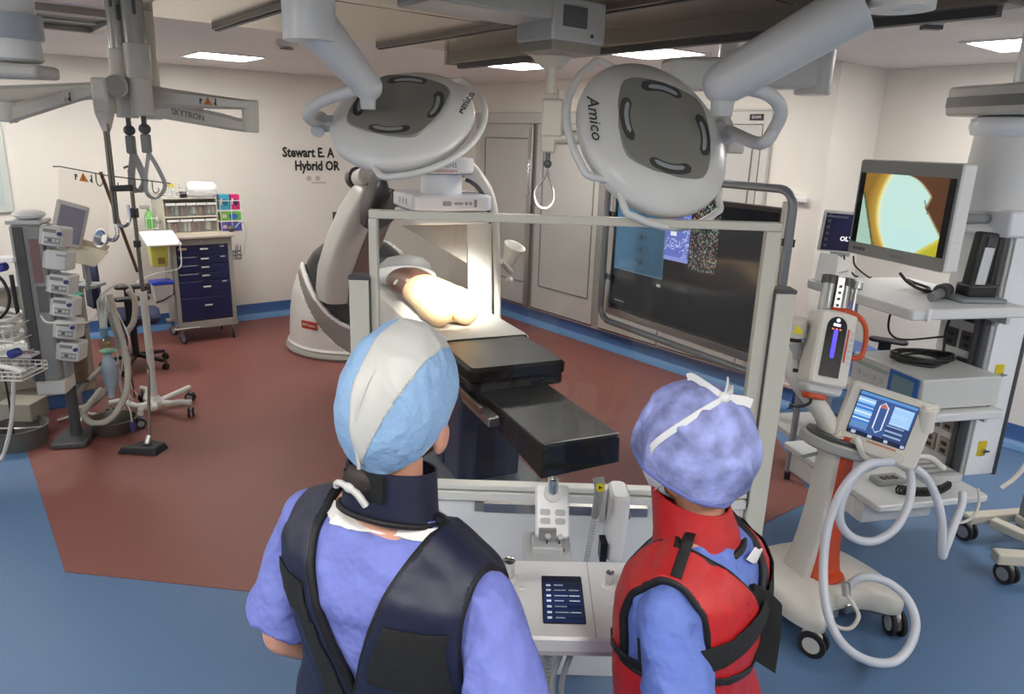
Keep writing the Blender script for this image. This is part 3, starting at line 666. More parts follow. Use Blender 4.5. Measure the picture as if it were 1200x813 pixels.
# ================================================================== C-ARM ROBOT
RW = mat('robot_white', S(214, 212, 206), .32)
RG = mat('robot_silver_band', S(150, 144, 138), .3, .35)
RK = mat('robot_black_well', (.018, .018, .02), .3)
RL = mat('robot_arm_paint', S(196, 194, 188), .32)
cr = thing('imaging_robot', 'large white floor robot with leaning arm, black well and curved scanner arc over the table', 'scanner', (-1.62, 7.35, 0))
bc = V((-1.62, 7.35, 0))
prof = [(.70, .0), (.72, .03), (.72, .07), (.69, .10), (.685, .2), (.67, .4), (.635, .6), (.57, .8), (.47, .96), (.36, 1.05), (.2, 1.10)]
def pr(z):
    for (r0, z0), (r1, z1) in zip(prof, prof[1:]):
        if z0 <= z <= z1: return r0 + (r1 - r0) * (z - z0) / max(1e-6, z1 - z0)
    return prof[-1][0]
mb = MB(); mb.lathe([(.001, .005), (.72, .005), (.735, .03), (.72, .06), (.66, .075), (.001, .075)], M.Translation(bc), seg=64); mb.build('floor_skirt', mat('robot_skirt_grey', S(158, 158, 150), .4), cr, world=True)
NS, NZ = 220, 120
def ell(lat, z, c, r): return ((lat - c[0]) / r[0]) ** 2 + ((z - c[1]) / r[1]) ** 2
groups = {}
for j in range(NZ):
    for i in range(NS):
        z0, z1 = .08 + 1.02 * j / NZ, .08 + 1.02 * (j + 1) / NZ; a0, a1 = 2 * PI * i / NS, 2 * PI * (i + 1) / NS
        am, zm = (a0 + a1) / 2, (z0 + z1) / 2
        la = bc.x + pr(zm) * math.cos(am); fw = bc.y + pr(zm) * math.sin(am)
        g = 'w'
        if fw < 7.5:
            la2 = la * 6.65 / fw
            e = ell(la2, zm, (-1.33, 1.04), (.66, .73)); e2 = ell(la2, zm, (-1.24, .98), (.80, .97))
            g = 'k' if e < 1 else 's' if e < 1.08 else 'g' if e2 < 1 else 'w'
        groups.setdefault(g, []).append((a0, a1, z0, z1))
for g, nm, mt, inset in (('w', 'base_shell', RW, 0), ('g', 'silver_band', RG, .003), ('s', 'bright_edge', mat('robot_bright_edge', (.8, .79, .77), .25), -.006), ('k', 'black_well', RK, .045)):
    mb = MB(); vd = {}
    def gv(a, z):
        k = (round(a % (2 * PI), 4), round(z, 4))
        if k not in vd: r = pr(z) - inset; vd[k] = mb._v(bc + V((r * math.cos(a), r * math.sin(a), z)))
        return vd[k]
    for a0, a1, z0, z1 in groups[g]: mb._f([gv(a0, z0), gv(a1, z0), gv(a1, z1), gv(a0, z1)])
    o = mb.build(nm, mt, cr, world=True, smooth=60)
    if g != 'k':
        s = o.modifiers.new('skin', 'SOLIDIFY'); s.thickness = .06; s.offset = -1 if True else 1
mb = MB(); mb.lathe([(.001, 1.03), (.30, 1.03), (.24, 1.085), (.12, 1.11), (.001, 1.115)], M.Translation(bc), seg=48); mb.build('base_top', RW, cr, world=True, smooth=60)
# red label plate
lp = at(347, 385, 6.62)
dv = (lp - bc); dv.z = 0; dv.normalize(); rr_ = pr(.36); pl = bc + dv * (rr_ + .004); pl.z = lp.z
lm = axes(pl, V((0, 0, 1)).cross(dv), (-dv.x * .0, -dv.y * .0, 1), dv)
mb = MB(lm); mb.plate(.20, .075, .006, .012); lb = mb.build('red_label', mat('label_red_orange', S(176, 58, 36), .4), cr, world=True)
text('label_lettering', 'ARTIS pheno', .04, lm @ M.Translation((0, 0, .008)), WHITE, lb, depth=.001, sx=.8)
# leaning arm
def sect(c, w, d, ang, tilt, r=.35):
    """rounded rectangle section round c: w across, d deep, turned by ang in plan, tilted in the picture-parallel plane"""
    mm = M.Translation(c) @ M.Rotation(tilt, 4, 'Y') @ M.Rotation(ang, 4, 'Z')
    return [mm @ V((a, b, 0)) for a, b in rrect(w, d, min(w, d) * r, 5)]
armc = [(390, 352, 6.62, .22, .30, 4), (390, 340, 6.62, .25, .34, 4), (393, 316, 6.6, .26, .35, 10), (402, 287, 6.55, .26, .35, 24), (414, 258, 6.5, .25, .34, 33), (426, 234, 6.45, .22, .30, 33), (433, 219, 6.43, .16, .22, 33), (436, 213, 6.42, .08, .1, 33)]
mb = MB(); mb.rings([sect(at(a, b, d), w, dp, R(38), R(tl)) for a, b, d, w, dp, tl in armc]); mb.build('robot_arm', RL, cr, world=True, smooth=50)
mb = MB(); mb.rings([sect(at(a + 26, b + 4, d + .05), w * .75, dp * .75, R(38), R(tl)) for a, b, d, w, dp, tl in armc[:-1]]); mb.build('arm_shaded_side', mat('robot_arm_shade', S(126, 106, 104), .35), cr, world=True, smooth=50)  # arm's shaded side and the floor's reddish reflection, put into mauve colour
mb = MB(); mb.rings([sect(at(a, b, d), w, dp, R(30), R(tl)) for a, b, d, w, dp, tl in ((432, 266, 6.25, .12, .2, 20), (440, 254, 6.2, .22, .3, 20), (452, 234, 6.1, .30, .36, 20), (460, 214, 6.1, .32, .36, 20), (466, 202, 6.1, .28, .3, 20))]); mb.build('wrist_joint', RK, cr, world=True, smooth=50)
mb = MB(); mb.cyl(at(430, 205, 6.25), at(421, 209, 6.5), .075, seg=28); mb.build('elbow_cap', RW, cr, world=True, bevel=.015)
mb = MB(); mb.cyl(at(420, 207, 6.5), at(415, 210, 6.6), .09, seg=28); mb.build('elbow_motor', RK, cr, world=True, bevel=.015)
# the arc
arcp = [(448, 200, 6.1, .11, .20), (475, 206, 5.9, .13, .22), (500, 205, 5.7, .12, .22), (522, 198, 5.5, .10, .22), (545, 197, 5.35, .07, .2), (562, 209, 5.3, .040, .17), (574, 228, 5.28, .032, .15), (580, 255, 5.27, .028, .14), (582, 300, 5.26, .026, .13), (583, 345, 5.25, .026, .13), (582, 400, 5.25, .03, .14), (575, 455, 5.3, .07, .18), (556, 490, 5.35, .09, .18), (530, 505, 5.4, .09, .18)]
cp = spline([at(a, b, d) for a, b, d, _, _ in arcp], 6); ws = spline([(w, d, 0) for *_, w, d in arcp], 6)
rs = []; rin = []
for i, c in enumerate(cp):
    tg = (cp[min(i + 1, len(cp) - 1)] - cp[max(i - 1, 0)]); tg.y *= .3; tg.normalize(); nn = V((0, 1, 0)); q = tg.cross(nn).normalized(); w, d = ws[i].x, ws[i].y
    rs.append([c + q * a * w + nn * b * d for a, b in ((.9, .5), (.5, .58), (-.5, .58), (-.9, .5), (-.9, -.5), (-.5, -.58), (.5, -.58), (.9, -.5))])
    s = 1 if q.dot(at(540, 320, 5.3) - c) > 0 else -1
    rin.append([c + q * s * (w * .9 + a) + nn * b * d for a, b in ((-.005, .38), (.03, .34), (.03, -.34), (-.005, -.38))])
mb = MB(); mb.rings(rs); mb.build('scanner_arc', RW, cr, world=True, smooth=50)
mb = MB(); mb.rings(rin[26:]); mb.build('arc_inner_track', mat('arc_track_grey', (.10, .10, .10), .35, .5), cr, world=True, smooth=50)
mb = MB(); c = at(524, 500, 5.4); mb.cyl(c, c + V((0, 0, .22)), .14, .11, 28); mb.build('tube_housing', RW, cr, world=True, bevel=.01)
mb = MB(); f = at(600, 296, 5.75); m_ = frame(f, (.35, -.25, .9)); mb.lathe([(.001, -.10), (.05, -.10), (.06, -.02), (.085, .05), (.09, .065), (.075, .06), (.05, .0), (.001, .0)], m_, seg=28); ta = mb.build('arc_cup', RW, cr, world=True, smooth=50)
mb = MB(); mb.cyl(at(598, 318, 5.72), at(586, 306, 5.35), .025, seg=14); mb.ball(at(597, 328, 5.7), .03); mb.build('cup_stem', RW, ta, world=True)
# detector
DW = mat('detector_white', S(226, 229, 236), .3)
dc = at(517, 255, 5.15); DM = axes((dc.x, dc.y, 0), TX, TY, (0, 0, 1))
zb = at(521, 263, 4.9).z
mb = MB(DM); mb.plate(.55, .54, .075, .05, None, 5, zb, .012); de = mb.build('detector_plate', DW, cr, world=True)
mb = MB(DM); mb.plate(.56, .55, .10, .05, None, 5, zb + .09, .012); mb.build('detector_housing', DW, cr, world=True)
mb = MB(DM); mb.cyl((0, 0, zb + .18), (0, 0, zb + .34), .145, .14, 36); mb.build('detector_neck', DW, cr, world=True, bevel=.004)
mb = MB(DM); mb.plate(.40, .40, .10, .12, None, 6, zb + .33, .012); dh = mb.build('detector_head', DW, cr, world=True)
mb = MB(DM); mb.plate(.37, .37, .012, .10, None, 6, zb + .322); mb.build('head_shadow_line', MGREY, cr, world=True)
fr = DM @ M.Translation((-.04, -.2005, zb + .385)) @ M.Rotation(PI / 2, 4, 'X')
text('maker_lettering', 'SIEMENS', .045, fr, mat('teal_ink', S(30, 130, 125), .5), dh, depth=.001)
text('maker_lettering', 'Healthineers', .034, fr @ M.Translation((0, -.036, 0)), mat('red_orange_ink', S(190, 60, 50), .5), dh, depth=.001)
for i, (x, w, h) in enumerate(((-.05, .06, .03), (.03, .06, .018), (.085, .02, .02), (.115, .02, .02), (.15, .02, .05))):
    mb = MB(DM); mb.plate(w, h, .004, .006, M.Translation((x, -.276, zb + .14)) @ M.Rotation(PI / 2, 4, 'X')); mb.build('detector_key', MGREY, de, world=True)
mb = MB(DM)
for y in (-.1, -.02, .06): mb.box((-.281, y, zb + .14), (.004, .03, .04))
mb.build('side_marking', LGREY, de, world=True)
# clear drape hanging from the detector
FILM = mat('grey_clear_film', S(168, 166, 162), .35, alpha=.62)
t = thing('plastic_drape', 'greyish clear plastic drape hanging below the scanner head beside the mannequin', 'drape', at(520, 265, 5.05))
pa, pb, pc, pd = at(470, 264, 5.2), at(547, 263, 5.05), at(547, 308, 5.05), at(500, 281, 5.15)
mb = MB(); n_ = V((0, .004, 0)); mb.rings([[pa, pb, pc, pd], [p + n_ for p in (pa, pb, pc, pd)]]); mb.fix = True; mb.build('drape_flap', FILM, t, world=True)
FILM2 = mat('pale_reflection_film', S(222, 225, 228), .3, alpha=.5)  # whitish colour stands in for a bright reflection on the film
pa, pb, pc, pd = at(548, 262, 5.05), at(576, 262, 5.0), at(576, 386, 5.0), at(549, 372, 5.05)
mb = MB(); mb.rings([[pa, pb, pc, pd], [p + n_ for p in (pa, pb, pc, pd)]]); mb.build('drape_reflection', FILM2, t, world=True)
# ================================================================== LARGE DISPLAY
d0, d1 = V((.72, 5.2, 0)), V((1.43, 4.0, 0)); dx = (d1 - d0).normalized(); dn = V((dx.y, -dx.x, 0))   # towards the viewer
W = (d1 - d0).length; dcn = (d0 + d1) / 2; DZ = 1.365; DH = .80
dp = thing('large_display', 'very large black wall-sized display in a grey guard tube behind the glass shield', 'display', (dcn.x, dcn.y, DZ))
dm = axes((dcn.x, dcn.y, DZ), dx, (0, 0, 1), dn)
mb = MB(dm); mb.plate(W + .05, DH + .05, .07, .015, None, 4, -.072); mb.build('display_case', BLACK, dp, world=True)
mb = MB(dm)
for s in (-1, 1): mb.box((s * (W / 2 + .04), 0, .0), (.035, DH + .13, .03))
mb.box((0, -DH / 2 - .045, 0), (W + .1, .05, .03)); mb.build('silver_surround', STEEL, dp, world=True, bevel=.004)
rng = np.random.RandomState(5); spk = rng.rand(200, 200)
def disp_pic(u, v):
    if u < .37 and v < .66:
        if v > .645 or u > .362: return (.10, .16, .22)
        s = math.exp(-((u - .20) / .045) ** 2) * (.6 + .4 * math.sin(60 * v)); b = .8 + .2 * math.sin(9 * u + 3 * v)
        base = V((.05, .14, .24)) * b * (1 - .75 * s); 
        if s > .3 and spk[int(v * 199), int(u * 199)] > .8: base = base + V((.04, .06, .07))
        return tuple(base)
    if .365 < u < .53 and v < .48:
        b = V((.12, .16, .55)); k = spk[int(v * 90), int(u * 120)]
        if .05 < v < .09: return (.5, .55, .8)
        if .40 < u < .44 and .24 < v < .28: return (.8, .85, .9)
        if k > .72 and (u > .48 or .3 < v < .4): b = V((.45, .5, .8))
        if .445 < v: b = V((.25, .3, .7))
        return tuple(b)
    if .53 < u < .70 and v < .52:
        k = spk[int(v * 110), int(u * 150)]; q = spk[int(u * 150), int(v * 110)]
        if k > .70: return ((.30, .12, .09) if q < .3 else (.12, .25, .14) if q < .6 else (.30, .30, .27) if q < .8 else (.1, .12, .22))
        return (.012, .012, .02)
    if .93 < v < .95 and .02 < u < .1: return (.2, .2, .22)
    if .70 < v < .72 and .33 < u < .36: return (.4, .4, .4)
    return (.004, .004, .006)
plane_mesh('display_screen', dm @ M.Translation((0, 0, .002)), W, DH, screen_mat('display_picture', .9), dp, disp_pic, 150, 90)
gt = mat('guard_tube_grey', S(128, 134, 142), .3, .3)
ol = W / 2 + .10; oz = DH / 2
pts = []
for cxx, czz, a0 in ((ol - .1, oz + .13 - .1, 0), (-ol + .1, oz + .13 - .1, 90), (-ol + .1, -oz - .12 + .1, 180), (ol - .1, -oz - .12 + .1, 270)):
    for k in range(7):
        a = R(a0 + 15 * k); pts.append(dm @ V((cxx + .1 * math.cos(a), czz + .1 * math.sin(a), .02)))
mb = MB(); mb.tube(pts, .023, 12, smooth=False, closed=True); mb.build('guard_tube', gt, dp, world=True, smooth=50)
for s in (-1, 1):
    for z in (-.2, .25):
        mb = MB(dm); mb.box((s * (W / 2 + .06), z, .0), (.11, .04, .03)); mb.build('guard_bracket', BLACK, dp, world=True)
mb = MB(dm); mb.box((0, .05, -.14), (.5, .5, .14)); mb.build('rear_housing', MGREY, dp, world=True, bevel=.02)
pc = dm @ V((0, 0, -.2)); mb = MB(); mb.cyl((pc.x, pc.y, 1.2), (pc.x, pc.y, CH - .002), .055, seg=24); mb.build('suspension_post', PG, dp, world=True)
mb = MB(dm); mb.box((0, .75, -.2), (.3, .1, .14)); mb.build('post_collar', PG, dp, world=True, bevel=.01)
# ================================================================== SUPPLY CART
CT = rm(2.02, 7.62, 0); CF = M.Translation(CT) @ M.Rotation(ROT, 4, 'Z')      # local x along the wall, y towards the wall
CFR = mat('cart_grey_frame', S(150, 148, 140), .4)
NAVY = mat('cart_navy_drawer', S(26, 32, 76), .35)
PULL = mat('pale_drawer_pull', S(206, 206, 200), .4)
CLEAR = mat('clear_bin_plastic', S(205, 205, 200), .15, alpha=.32)
ct = thing('supply_cart', 'grey wheeled cart with navy blue drawers against the beige wall', 'cart', CT, ROT)
W2, D2 = .29, .46
mb = MB(); mb.box((0, D2 / 2 + .01, .62), (.52, D2 - .02, .86)); mb.build('cart_body', CFR, ct)
mb = MB()
for sx in (-1, 1): mb.box((sx * (W2 - .02), .0, .62), (.045, .06, .90))
mb.box((0, 0, 1.035), (.54, .06, .07)); mb.box((0, 0, .20), (.54, .06, .06)); mb.build('cart_frame', CFR, ct, bevel=.006)
mb = MB(); mb.plate(.62, .56, .03, .03, M.Translation((0, D2 / 2 - .03, 0)), 5, 1.07, .006); mb.build('cart_top', mat('cart_top_beige', S(190, 180, 165), .4), ct)
zt = 1.0
for i, h in enumerate((.105, .085, .085, .085, .165, .235)):
    z0 = zt - h
    mb = MB(); mb.box((0, -.018, (z0 + zt) / 2), (.492, .03, h - .006)); dr = mb.build('drawer', NAVY, ct, bevel=.004)
    mb = MB(); mb.box((.01, -.05, zt - h * .36), (.075, .018, .014)); mb.box((-.02, -.04, zt - h * .36), (.008, .02, .01)); mb.box((.04, -.04, zt - h * .36), (.008, .02, .01)); mb.build('drawer_pull', PULL, dr, bevel=.003)
    if i in (0, 1, 4):
        mb = MB(); mb.box((.19, -.034, zt - .02), (.045, .003, .012)); mb.build('drawer_label', PULL, dr)
    if i == 0:
        mb = MB(); mb.box((-.19, -.034, zt - .03), (.08, .003, .022)); mb.build('drawer_label', mat('tan_label', S(190, 170, 150), .5), dr)
    if i in (1, 2, 3):
        mb = MB(); mb.box((-.15, -.036, zt - .012), (.17, .004, .005)); mb.build('drawer_edge', LGREY, dr)
    zt = z0
mb = MB(); mb.box((0, -.03, 1.035), (.02, .006, .02)); mb.build('lock', STEEL, ct)
mb = MB(); mb.box((0, .02, .165), (.60, .10, .03)); mb.box((0, .42, .165), (.60, .10, .03)); mb.build('caster_bar', CFR, ct, bevel=.005)
for x, y in ((-.25, .02), (.25, .02), (-.25, .42), (.25, .42)): caster(ct, (x, y, 0), .058, .03, .4 if x < 0 else -.2, MGREY, dual=False)
mb = MB(); mb.tube([(-.30, .0, .19), (-.34, -.06, .18), (-.34, -.08, .18), (-.1, -.07, .175)], .01, 8, smooth=False); mb.build('foot_rail', STEEL, ct)
mb = MB(); mb.box((-.02, .47, 1.28), (.60, .012, .40)); mb.build('back_panel', mat('cart_back_wire', S(200, 198, 190), .5, alpha=.35), ct)
# organiser with two tiers of clear bins and a wire basket on top
og = thing('bin_organiser', 'two tier organiser of clear plastic bins standing on the navy drawer cart', 'organiser', CF @ V((-.04, .22, 1.10)), ROT, None)
RAK = mat('cream_rack', S(214, 205, 185), .4)
mb = MB()
for z in (.005, .165): mb.box((0, .02, z), (.50, .26, .012))
for sx in (-1, 1): mb.box((sx * .25, .02, .17), (.008, .26, .34))
mb.box((0, .15, .17), (.5, .008, .34)); mb.build('rack_frame', RAK, og)
random.seed(11)
for tier in (0, 1):
    for k in range(4 if tier == 0 else 5):
        n = 4 if tier == 0 else 5; x = -.24 + .48 * (k + .5) / n; w = .46 / n; z = .014 + .16 * tier
        mb = MB(); mb.hexa([V(p) for p in ((x - w / 2, -.10, z), (x + w / 2, -.10, z), (x - w / 2, .12, z), (x + w / 2, .12, z), (x - w / 2, -.13, z + .125), (x + w / 2, -.13, z + .125), (x - w / 2, .12, z + .125), (x + w / 2, .12, z + .125))])
        b = mb.build('clear_bin', CLEAR, og)
        mb = MB(); mb.box((x, -.132, z + .12), (w * .95, .012, .022)); mb.build('bin_lip', WHITE, b)
        for q in range(3):
            mb = MB(); mb.box((x + (q - 1) * w * .28, -.02 + .04 * random.random(), z + .05), (w * .2, .1, .06 + .03 * random.random()), rz=random.uniform(-.3, .3))
            mb.build('packet', [WHITE, mat('packet_tan', S(170, 140, 115), .5), mat('packet_red', S(170, 60, 60), .5), mat('packet_grey', S(130, 135, 138), .5), WHITE][(k * 3 + q + tier) % 5], b)
mb = MB()
for z in (.35, .39, .43):
    mb.tube([(-.25, -.12, z), (.25, -.12, z), (.25, .15, z), (-.25, .15, z), (-.25, -.12, z)], .003, 6, smooth=False)
for i in range(11): mb.cyl((-.25 + .05 * i, -.12, .34), (-.25 + .05 * i, -.12, .43), .0022, seg=6)
mb.box((0, .015, .345), (.5, .27, .006)); mb.build('wire_basket', mat('white_wire', S(216, 214, 206), .4), og)
def oncart(name, lab, cat, x, y, z, grp=None): return thing(name, lab, cat, CF @ V((x, y, z)), ROT, grp)
t = oncart('plastic_bag', 'puffy white plastic bag in the wire basket on top of the bin organiser', 'bag', .10, .22, 1.452)
mb = MB(M.Rotation(R(3), 4, 'Y')); mb.plate(.29, .19, .15, .07, None, 7, .0, .035); mb.build('bag_body', mat('white_bag', S(235, 236, 238), .3, bump=.6, bscale=18, bdist=.02), t, smooth=70)
for i, (x, c, lb) in enumerate(((-.20, YELLOW, 'yellow capped bottle at the outer end of the wire basket'), (-.165, YELLOW, 'yellow capped bottle next to the white bottle in the wire basket'), (-.10, WHITE, 'white bottle between the yellow bottles and the white bag'))):
    t = oncart('small_bottle', lb, 'bottle', x, .2, 1.452)
    MB().lathe([(.001, 0), (.02, 0), (.02, .07), (.009, .085), (.009, .1), (.001, .1)], seg=16).build('bottle_body', mat('bottle_clear', S(200, 205, 200), .25), t)
    MB().lathe([(.001, .1), (.013, .1), (.013, .13), (.001, .13)], seg=14).build('bottle_cap', c, t)
t = oncart('tape_roll', 'black and white tape rolls stacked in the wire basket before the white bag', 'tape', -.10, .12, 1.452)
MB().cyl((-.03, 0, .03), (.03, 0, .03), .03, seg=20).build('roll', BLACK, t, bevel=.003)
MB().cyl((.032, 0, .03), (.05, 0, .03), .028, seg=20).build('roll_edge', LGREY, t)
# glove boxes in their holder on the cart's side
gh = oncart('glove_box_holder', 'white wire holder for glove boxes fixed beside the bin organiser', 'glove holder', .37, .25, 1.03)
mb = MB()
for x in (-.11, 0, .11):
    mb.cyl((x, -.085, .06), (x, -.085, .38), .004, seg=8); mb.cyl((x, .07, .06), (x, .07, .44), .004, seg=8)
for z in (.06, .17, .28, .38): mb.tube([(-.11, .07, z), (-.11, -.085, z), (.11, -.085, z), (.11, .07, z)], .004, 8, smooth=False)
mb.box((0, -.005, .058), (.22, .15, .006)); mb.build('holder_wire', WHITE, gh)
mb = MB(); mb.box((0, .15, .1), (.10, .16, .02)); mb.build('holder_bracket', CFR, gh)
for nm, x, z, w, h, c, c2, lb in (('a', -.052, .285, .10, .155, S(60, 160, 190), S(30, 110, 140), 'teal glove box standing upright at the top of the wire holder'), ('b', .055, .285, .09, .155, S(205, 40, 110), S(60, 30, 90), 'pink glove box standing upright at the top of the wire holder'), ('c', 0, .175, .21, .085, S(110, 185, 70), S(50, 110, 190), 'green glove box lying in the middle of the wire holder'), ('d', 0, .066, .21, .085, S(85, 75, 165), S(50, 100, 190), 'purple glove box lying at the bottom of the wire holder')):
    t = oncart('glove_box', lb, 'glove box', .37 + x, .245, 1.03 + z)
    mb = MB(); mb.box((0, 0, h / 2), (w, .11, h)); mb.build('carton', mat('carton_' + nm, c, .45), t, bevel=.003)
    mb = MB(); mb.lathe([(.001, 0), (min(w, h) * .36, 0), (min(w, h) * .36, .002), (.001, .002)], axes((w * .12 if w > h else 0, -.057, h * .5), (1, 0, 0), (0, 0, 1)), seg=20, sx=1.5 if w > h else .8); mb.build('oval_opening', mat('carton_opening_' + nm, c2, .5), t)
    mb = MB(); mb.box((-w * .32, -.0565, h * .55), (w * .2, .003, h * .4)); mb.build('carton_label', mat('carton_label_pink', S(220, 190, 190), .5), t)
t = oncart('scanner_cradle', 'small dark gadget with a looped cable on the end of the drawer cart', 'gadget', .33, .08, 1.10)
MB().ball((0, 0, .035), (.045, .04, .035)).build('gadget_body', DGREY, t)
MB().tube([(.03, .01, .03), (.12, .03, .10), (.16, .04, .02), (.14, .03, -.14), (.10, .0, -.24), (.05, .0, -.26)], .005, 8).build('cable', LGREY, t)
t = oncart('wire_caddy', 'small black wire caddy hanging on the end of the drawer cart', 'caddy', .35, .1, .82)
mb = MB()
for z in (0, .04, .08): mb.tube([(-.04, -.05, z), (.05, -.05, z), (.05, .05, z), (-.04, .05, z)], .004, 6, smooth=False, closed=True)
for x, y in ((-.04, -.05), (.05, -.05), (.05, .05), (.0, -.05)): mb.cyl((x, y, 0), (x, y, .14), .004, seg=6)
mb.build('caddy_wire', BLACK, t)
MB().box((.0, 0, .05), (.05, .06, .09)).build('packet', LGREY, t)
# things hung on the other end of the cart
t = oncart('bottle_rack', 'white wire rack holding a green bottle beside the bin organiser', 'rack', -.40, .2, 1.16)
mb = MB()
for z in (0, .1): mb.tube([(-.05, -.05, z), (.05, -.05, z), (.05, .05, z), (-.05, .05, z)], .004, 6, smooth=False, closed=True)
for x in (-.05, 0, .05): mb.cyl((x, -.05, 0), (x, -.05, .12), .003, seg=6)
mb.box((0, 0, -.003), (.1, .1, .005)); mb.box((.08, .05, .05), (.08, .02, .03)); mb.build('rack_wire', WHITE, t)
t = oncart('spray_bottle', 'green translucent spray bottle in the white wire rack', 'bottle', -.41, .2, 1.163)
MB().lathe([(.001, 0), (.042, 0), (.044, .1), (.03, .14), (.014, .16), (.014, .19), (.001, .19)]).build('bottle_body', mat('green_bottle', S(110, 185, 90), .25), t)
MB().box((-.03, 0, .205), (.09, .03, .04)).build('spray_head', mat('spray_grey', S(160, 160, 155), .4), t, bevel=.008)
t = oncart('side_tray', 'bright white flat tray shelf mounted beside the navy drawer cart', 'tray', -.40, -.12, 1.09)
mb = MB(); mb.plate(.30, .34, .018, .01, M.Rotation(R(16), 4, 'X'), 3, 0, .003); mb.build('tray_top', mat('tray_white', S(240, 240, 236), .3), t)
MB().box((.12, .22, -.06), (.06, .3, .03)).build('tray_bracket', CFR, t)
t = oncart('sharps_container', 'yellow translucent sharps container hanging under the white side tray', 'sharps container', -.41, -.02, .82)
mb = MB(); mb.hexa([V(p) for p in ((-.07, -.06, 0), (.07, -.06, 0), (-.07, .06, 0), (.07, .06, 0), (-.085, -.075, .25), (.085, -.075, .25), (-.085, .07, .25), (.085, .07, .25))]); mb.build('container_body', mat('sharps_yellow', S(206, 202, 96), .3), t, bevel=.008)
MB().box((.01, -.076, .06), (.06, .006, .06)).build('container_label', mat('sharps_label', S(130, 110, 40), .5), t)
MB().box((.1, .06, .2), (.10, .03, .03)).build('container_bracket', CFR, t)
t = oncart('waste_box', 'small white waste box with a bright blue lid hanging on the drawer cart', 'waste box', -.40, .02, .45)
mb = MB(); mb.hexa([V(p) for p in ((-.07, -.06, 0), (.07, -.06, 0), (-.07, .06, 0), (.07, .06, 0), (-.09, -.08, .19), (.09, -.08, .19), (-.09, .08, .19), (.09, .08, .19))]); mb.build('box_body', mat('waste_white', S(196, 194, 190), .4), t, bevel=.006)
MB().box((0, 0, .205), (.20, .18, .03)).build('box_lid', mat('waste_blue', S(30, 60, 190), .35), t, bevel=.006)
MB().box((-.005, -.078, .215), (.10, .012, .02)).build('lid_clip', DGREY, t)
MB().tube([(-.08, -.075, .02), (0, -.09, .045), (.11, -.04, .09)], .009, 8).build('box_strap', BLACK, t)
# ================================================================== ANAESTHESIA CORNER
ANB = mat('anaesthesia_beige', S(150, 142, 128), .5)
an = thing('anaesthesia_cabinet', 'beige cabinet with blue base behind the pump column', 'cabinet', rm(0, 6.55, 0), ROT)
MB().box((-.05, 0, .53), (1.66, .62, .84)).build('cabinet_body', ANB, an, bevel=.01)
MB().box((-.05, 0, .055), (1.62, .60, .11)).build('cabinet_base', COVE, an, bevel=.004)
for x in (-.6, -.1, .4): MB().box((x, -.316, .55), (.44, .012, .7)).build('cabinet_door', mat('anaesthesia_beige_door', S(158, 150, 136), .5), an, bevel=.004)
MB().box((-.05, 0, .965), (1.7, .66, .03)).build('cabinet_top', mat('anaesthesia_top', S(140, 140, 136), .4), an, bevel=.006)
# tilted grey monitor
q = at(80, 262, 5.05)
t = thing('tilted_monitor', 'pale grey tilted monitor with blank screen behind the pump column', 'monitor', (q.x, q.y, .975))
mm = axes(q, V((.95, .1, -.26)), V((.16, .3, .95)))
mb = MB(mm); mb.plate(.21, .30, .03, .012, None, 3, -.03, .005); mb.build('monitor_case', mat('monitor_shell', S(186, 182, 176), .4), t, world=True)
mb = MB(mm); mb.box((.012, -.005, .001), (.165, .25, .003)); mb.build('monitor_screen', mat('blank_screen_lilac', S(118, 116, 136), .25), t, world=True)
mb = MB(); mb.tube([q + V((0, .03, -.05)), q + V((0, .12, -.15)), (q.x, q.y + .15, .99)], .02, 10); mb.build('monitor_arm', MGREY, t, world=True)
mb = MB(); mb.box((q.x, q.y + .15, .985), (.16, .16, .02)); mb.build('monitor_foot', MGREY, t, world=True)
t = thing('paper_pad', 'tilted cream paper pad on the cabinet beside the grey monitor', 'paper', at(100, 298, 5.0))
mm = axes(at(99, 299, 5.0), V((.9, .2, -.25)), V((.1, .8, .4)))
mb = MB(mm); mb.box((0, 0, 0), (.22, .18, .008)); mb.build('sheet', mat('cream_paper', S(196, 188, 168), .7), t, world=True)
mb = MB(mm); mb.box((-.05, .06, -.012), (.26, .2, .014)); mb.build('clipboard', mat('tan_board', S(150, 135, 110), .6), t, world=True)
mb = MB(); a = at(99, 302, 5.05); mb.cyl(a, (a.x, a.y, .98), .015); mb.build('pad_stand', MGREY, t, world=True)
# pump column
PC = V((-2.875, 4.3, 0)); PRZ = R(14)
pc = thing('pump_tower', 'tall grey equipment column with white infusion pumps clipped up its side', 'pump column', PC, PRZ)
CGR = mat('column_grey', S(140, 140, 138), .4, .15)
mb = MB(); mb.box((0, .0, 1.06), (.17, .20, .96)); mb.build('column_body', CGR, pc, bevel=.02)
mb = MB(); mb.box((-.035, -.104, 1.06), (.05, .014, .94)); mb.build('column_groove', mat('column_dark', S(70, 70, 70), .4), pc)
mb = MB(); mb.box((.095, 0, 1.06), (.02, .12, .94)); mb.build('pump_rail', mat('rail_light', S(150, 150, 148), .35, .4), pc)
mb = MB(); mb.box((.02, -.02, .545), (.16, .20, .09)); mb.build('column_foot_cap', mat('cap_white', S(196, 196, 190), .4), pc, bevel=.012)
mb = MB(); mb.box((-.01, .01, 1.552), (.18, .20, .025)); mb.build('column_top', LGREY, pc, bevel=.006)
mb = MB(); mb.box((-.05, .22, .66), (.08, .4, .10)); mb.cyl((-.05, .40, .02), (-.05, .40, .7), .035, seg=20); mb.build('column_bracket', DGREY, pc)
MB().box((-.05, .36, .02), (.22, .3, .04)).build('column_base', DGREY, pc, bevel=.01)
MB().box((.04, -.1025, 1.33), (.05, .004, .26)).build('column_lettering', mat('faded_red_print', S(120, 90, 88), .5), pc)
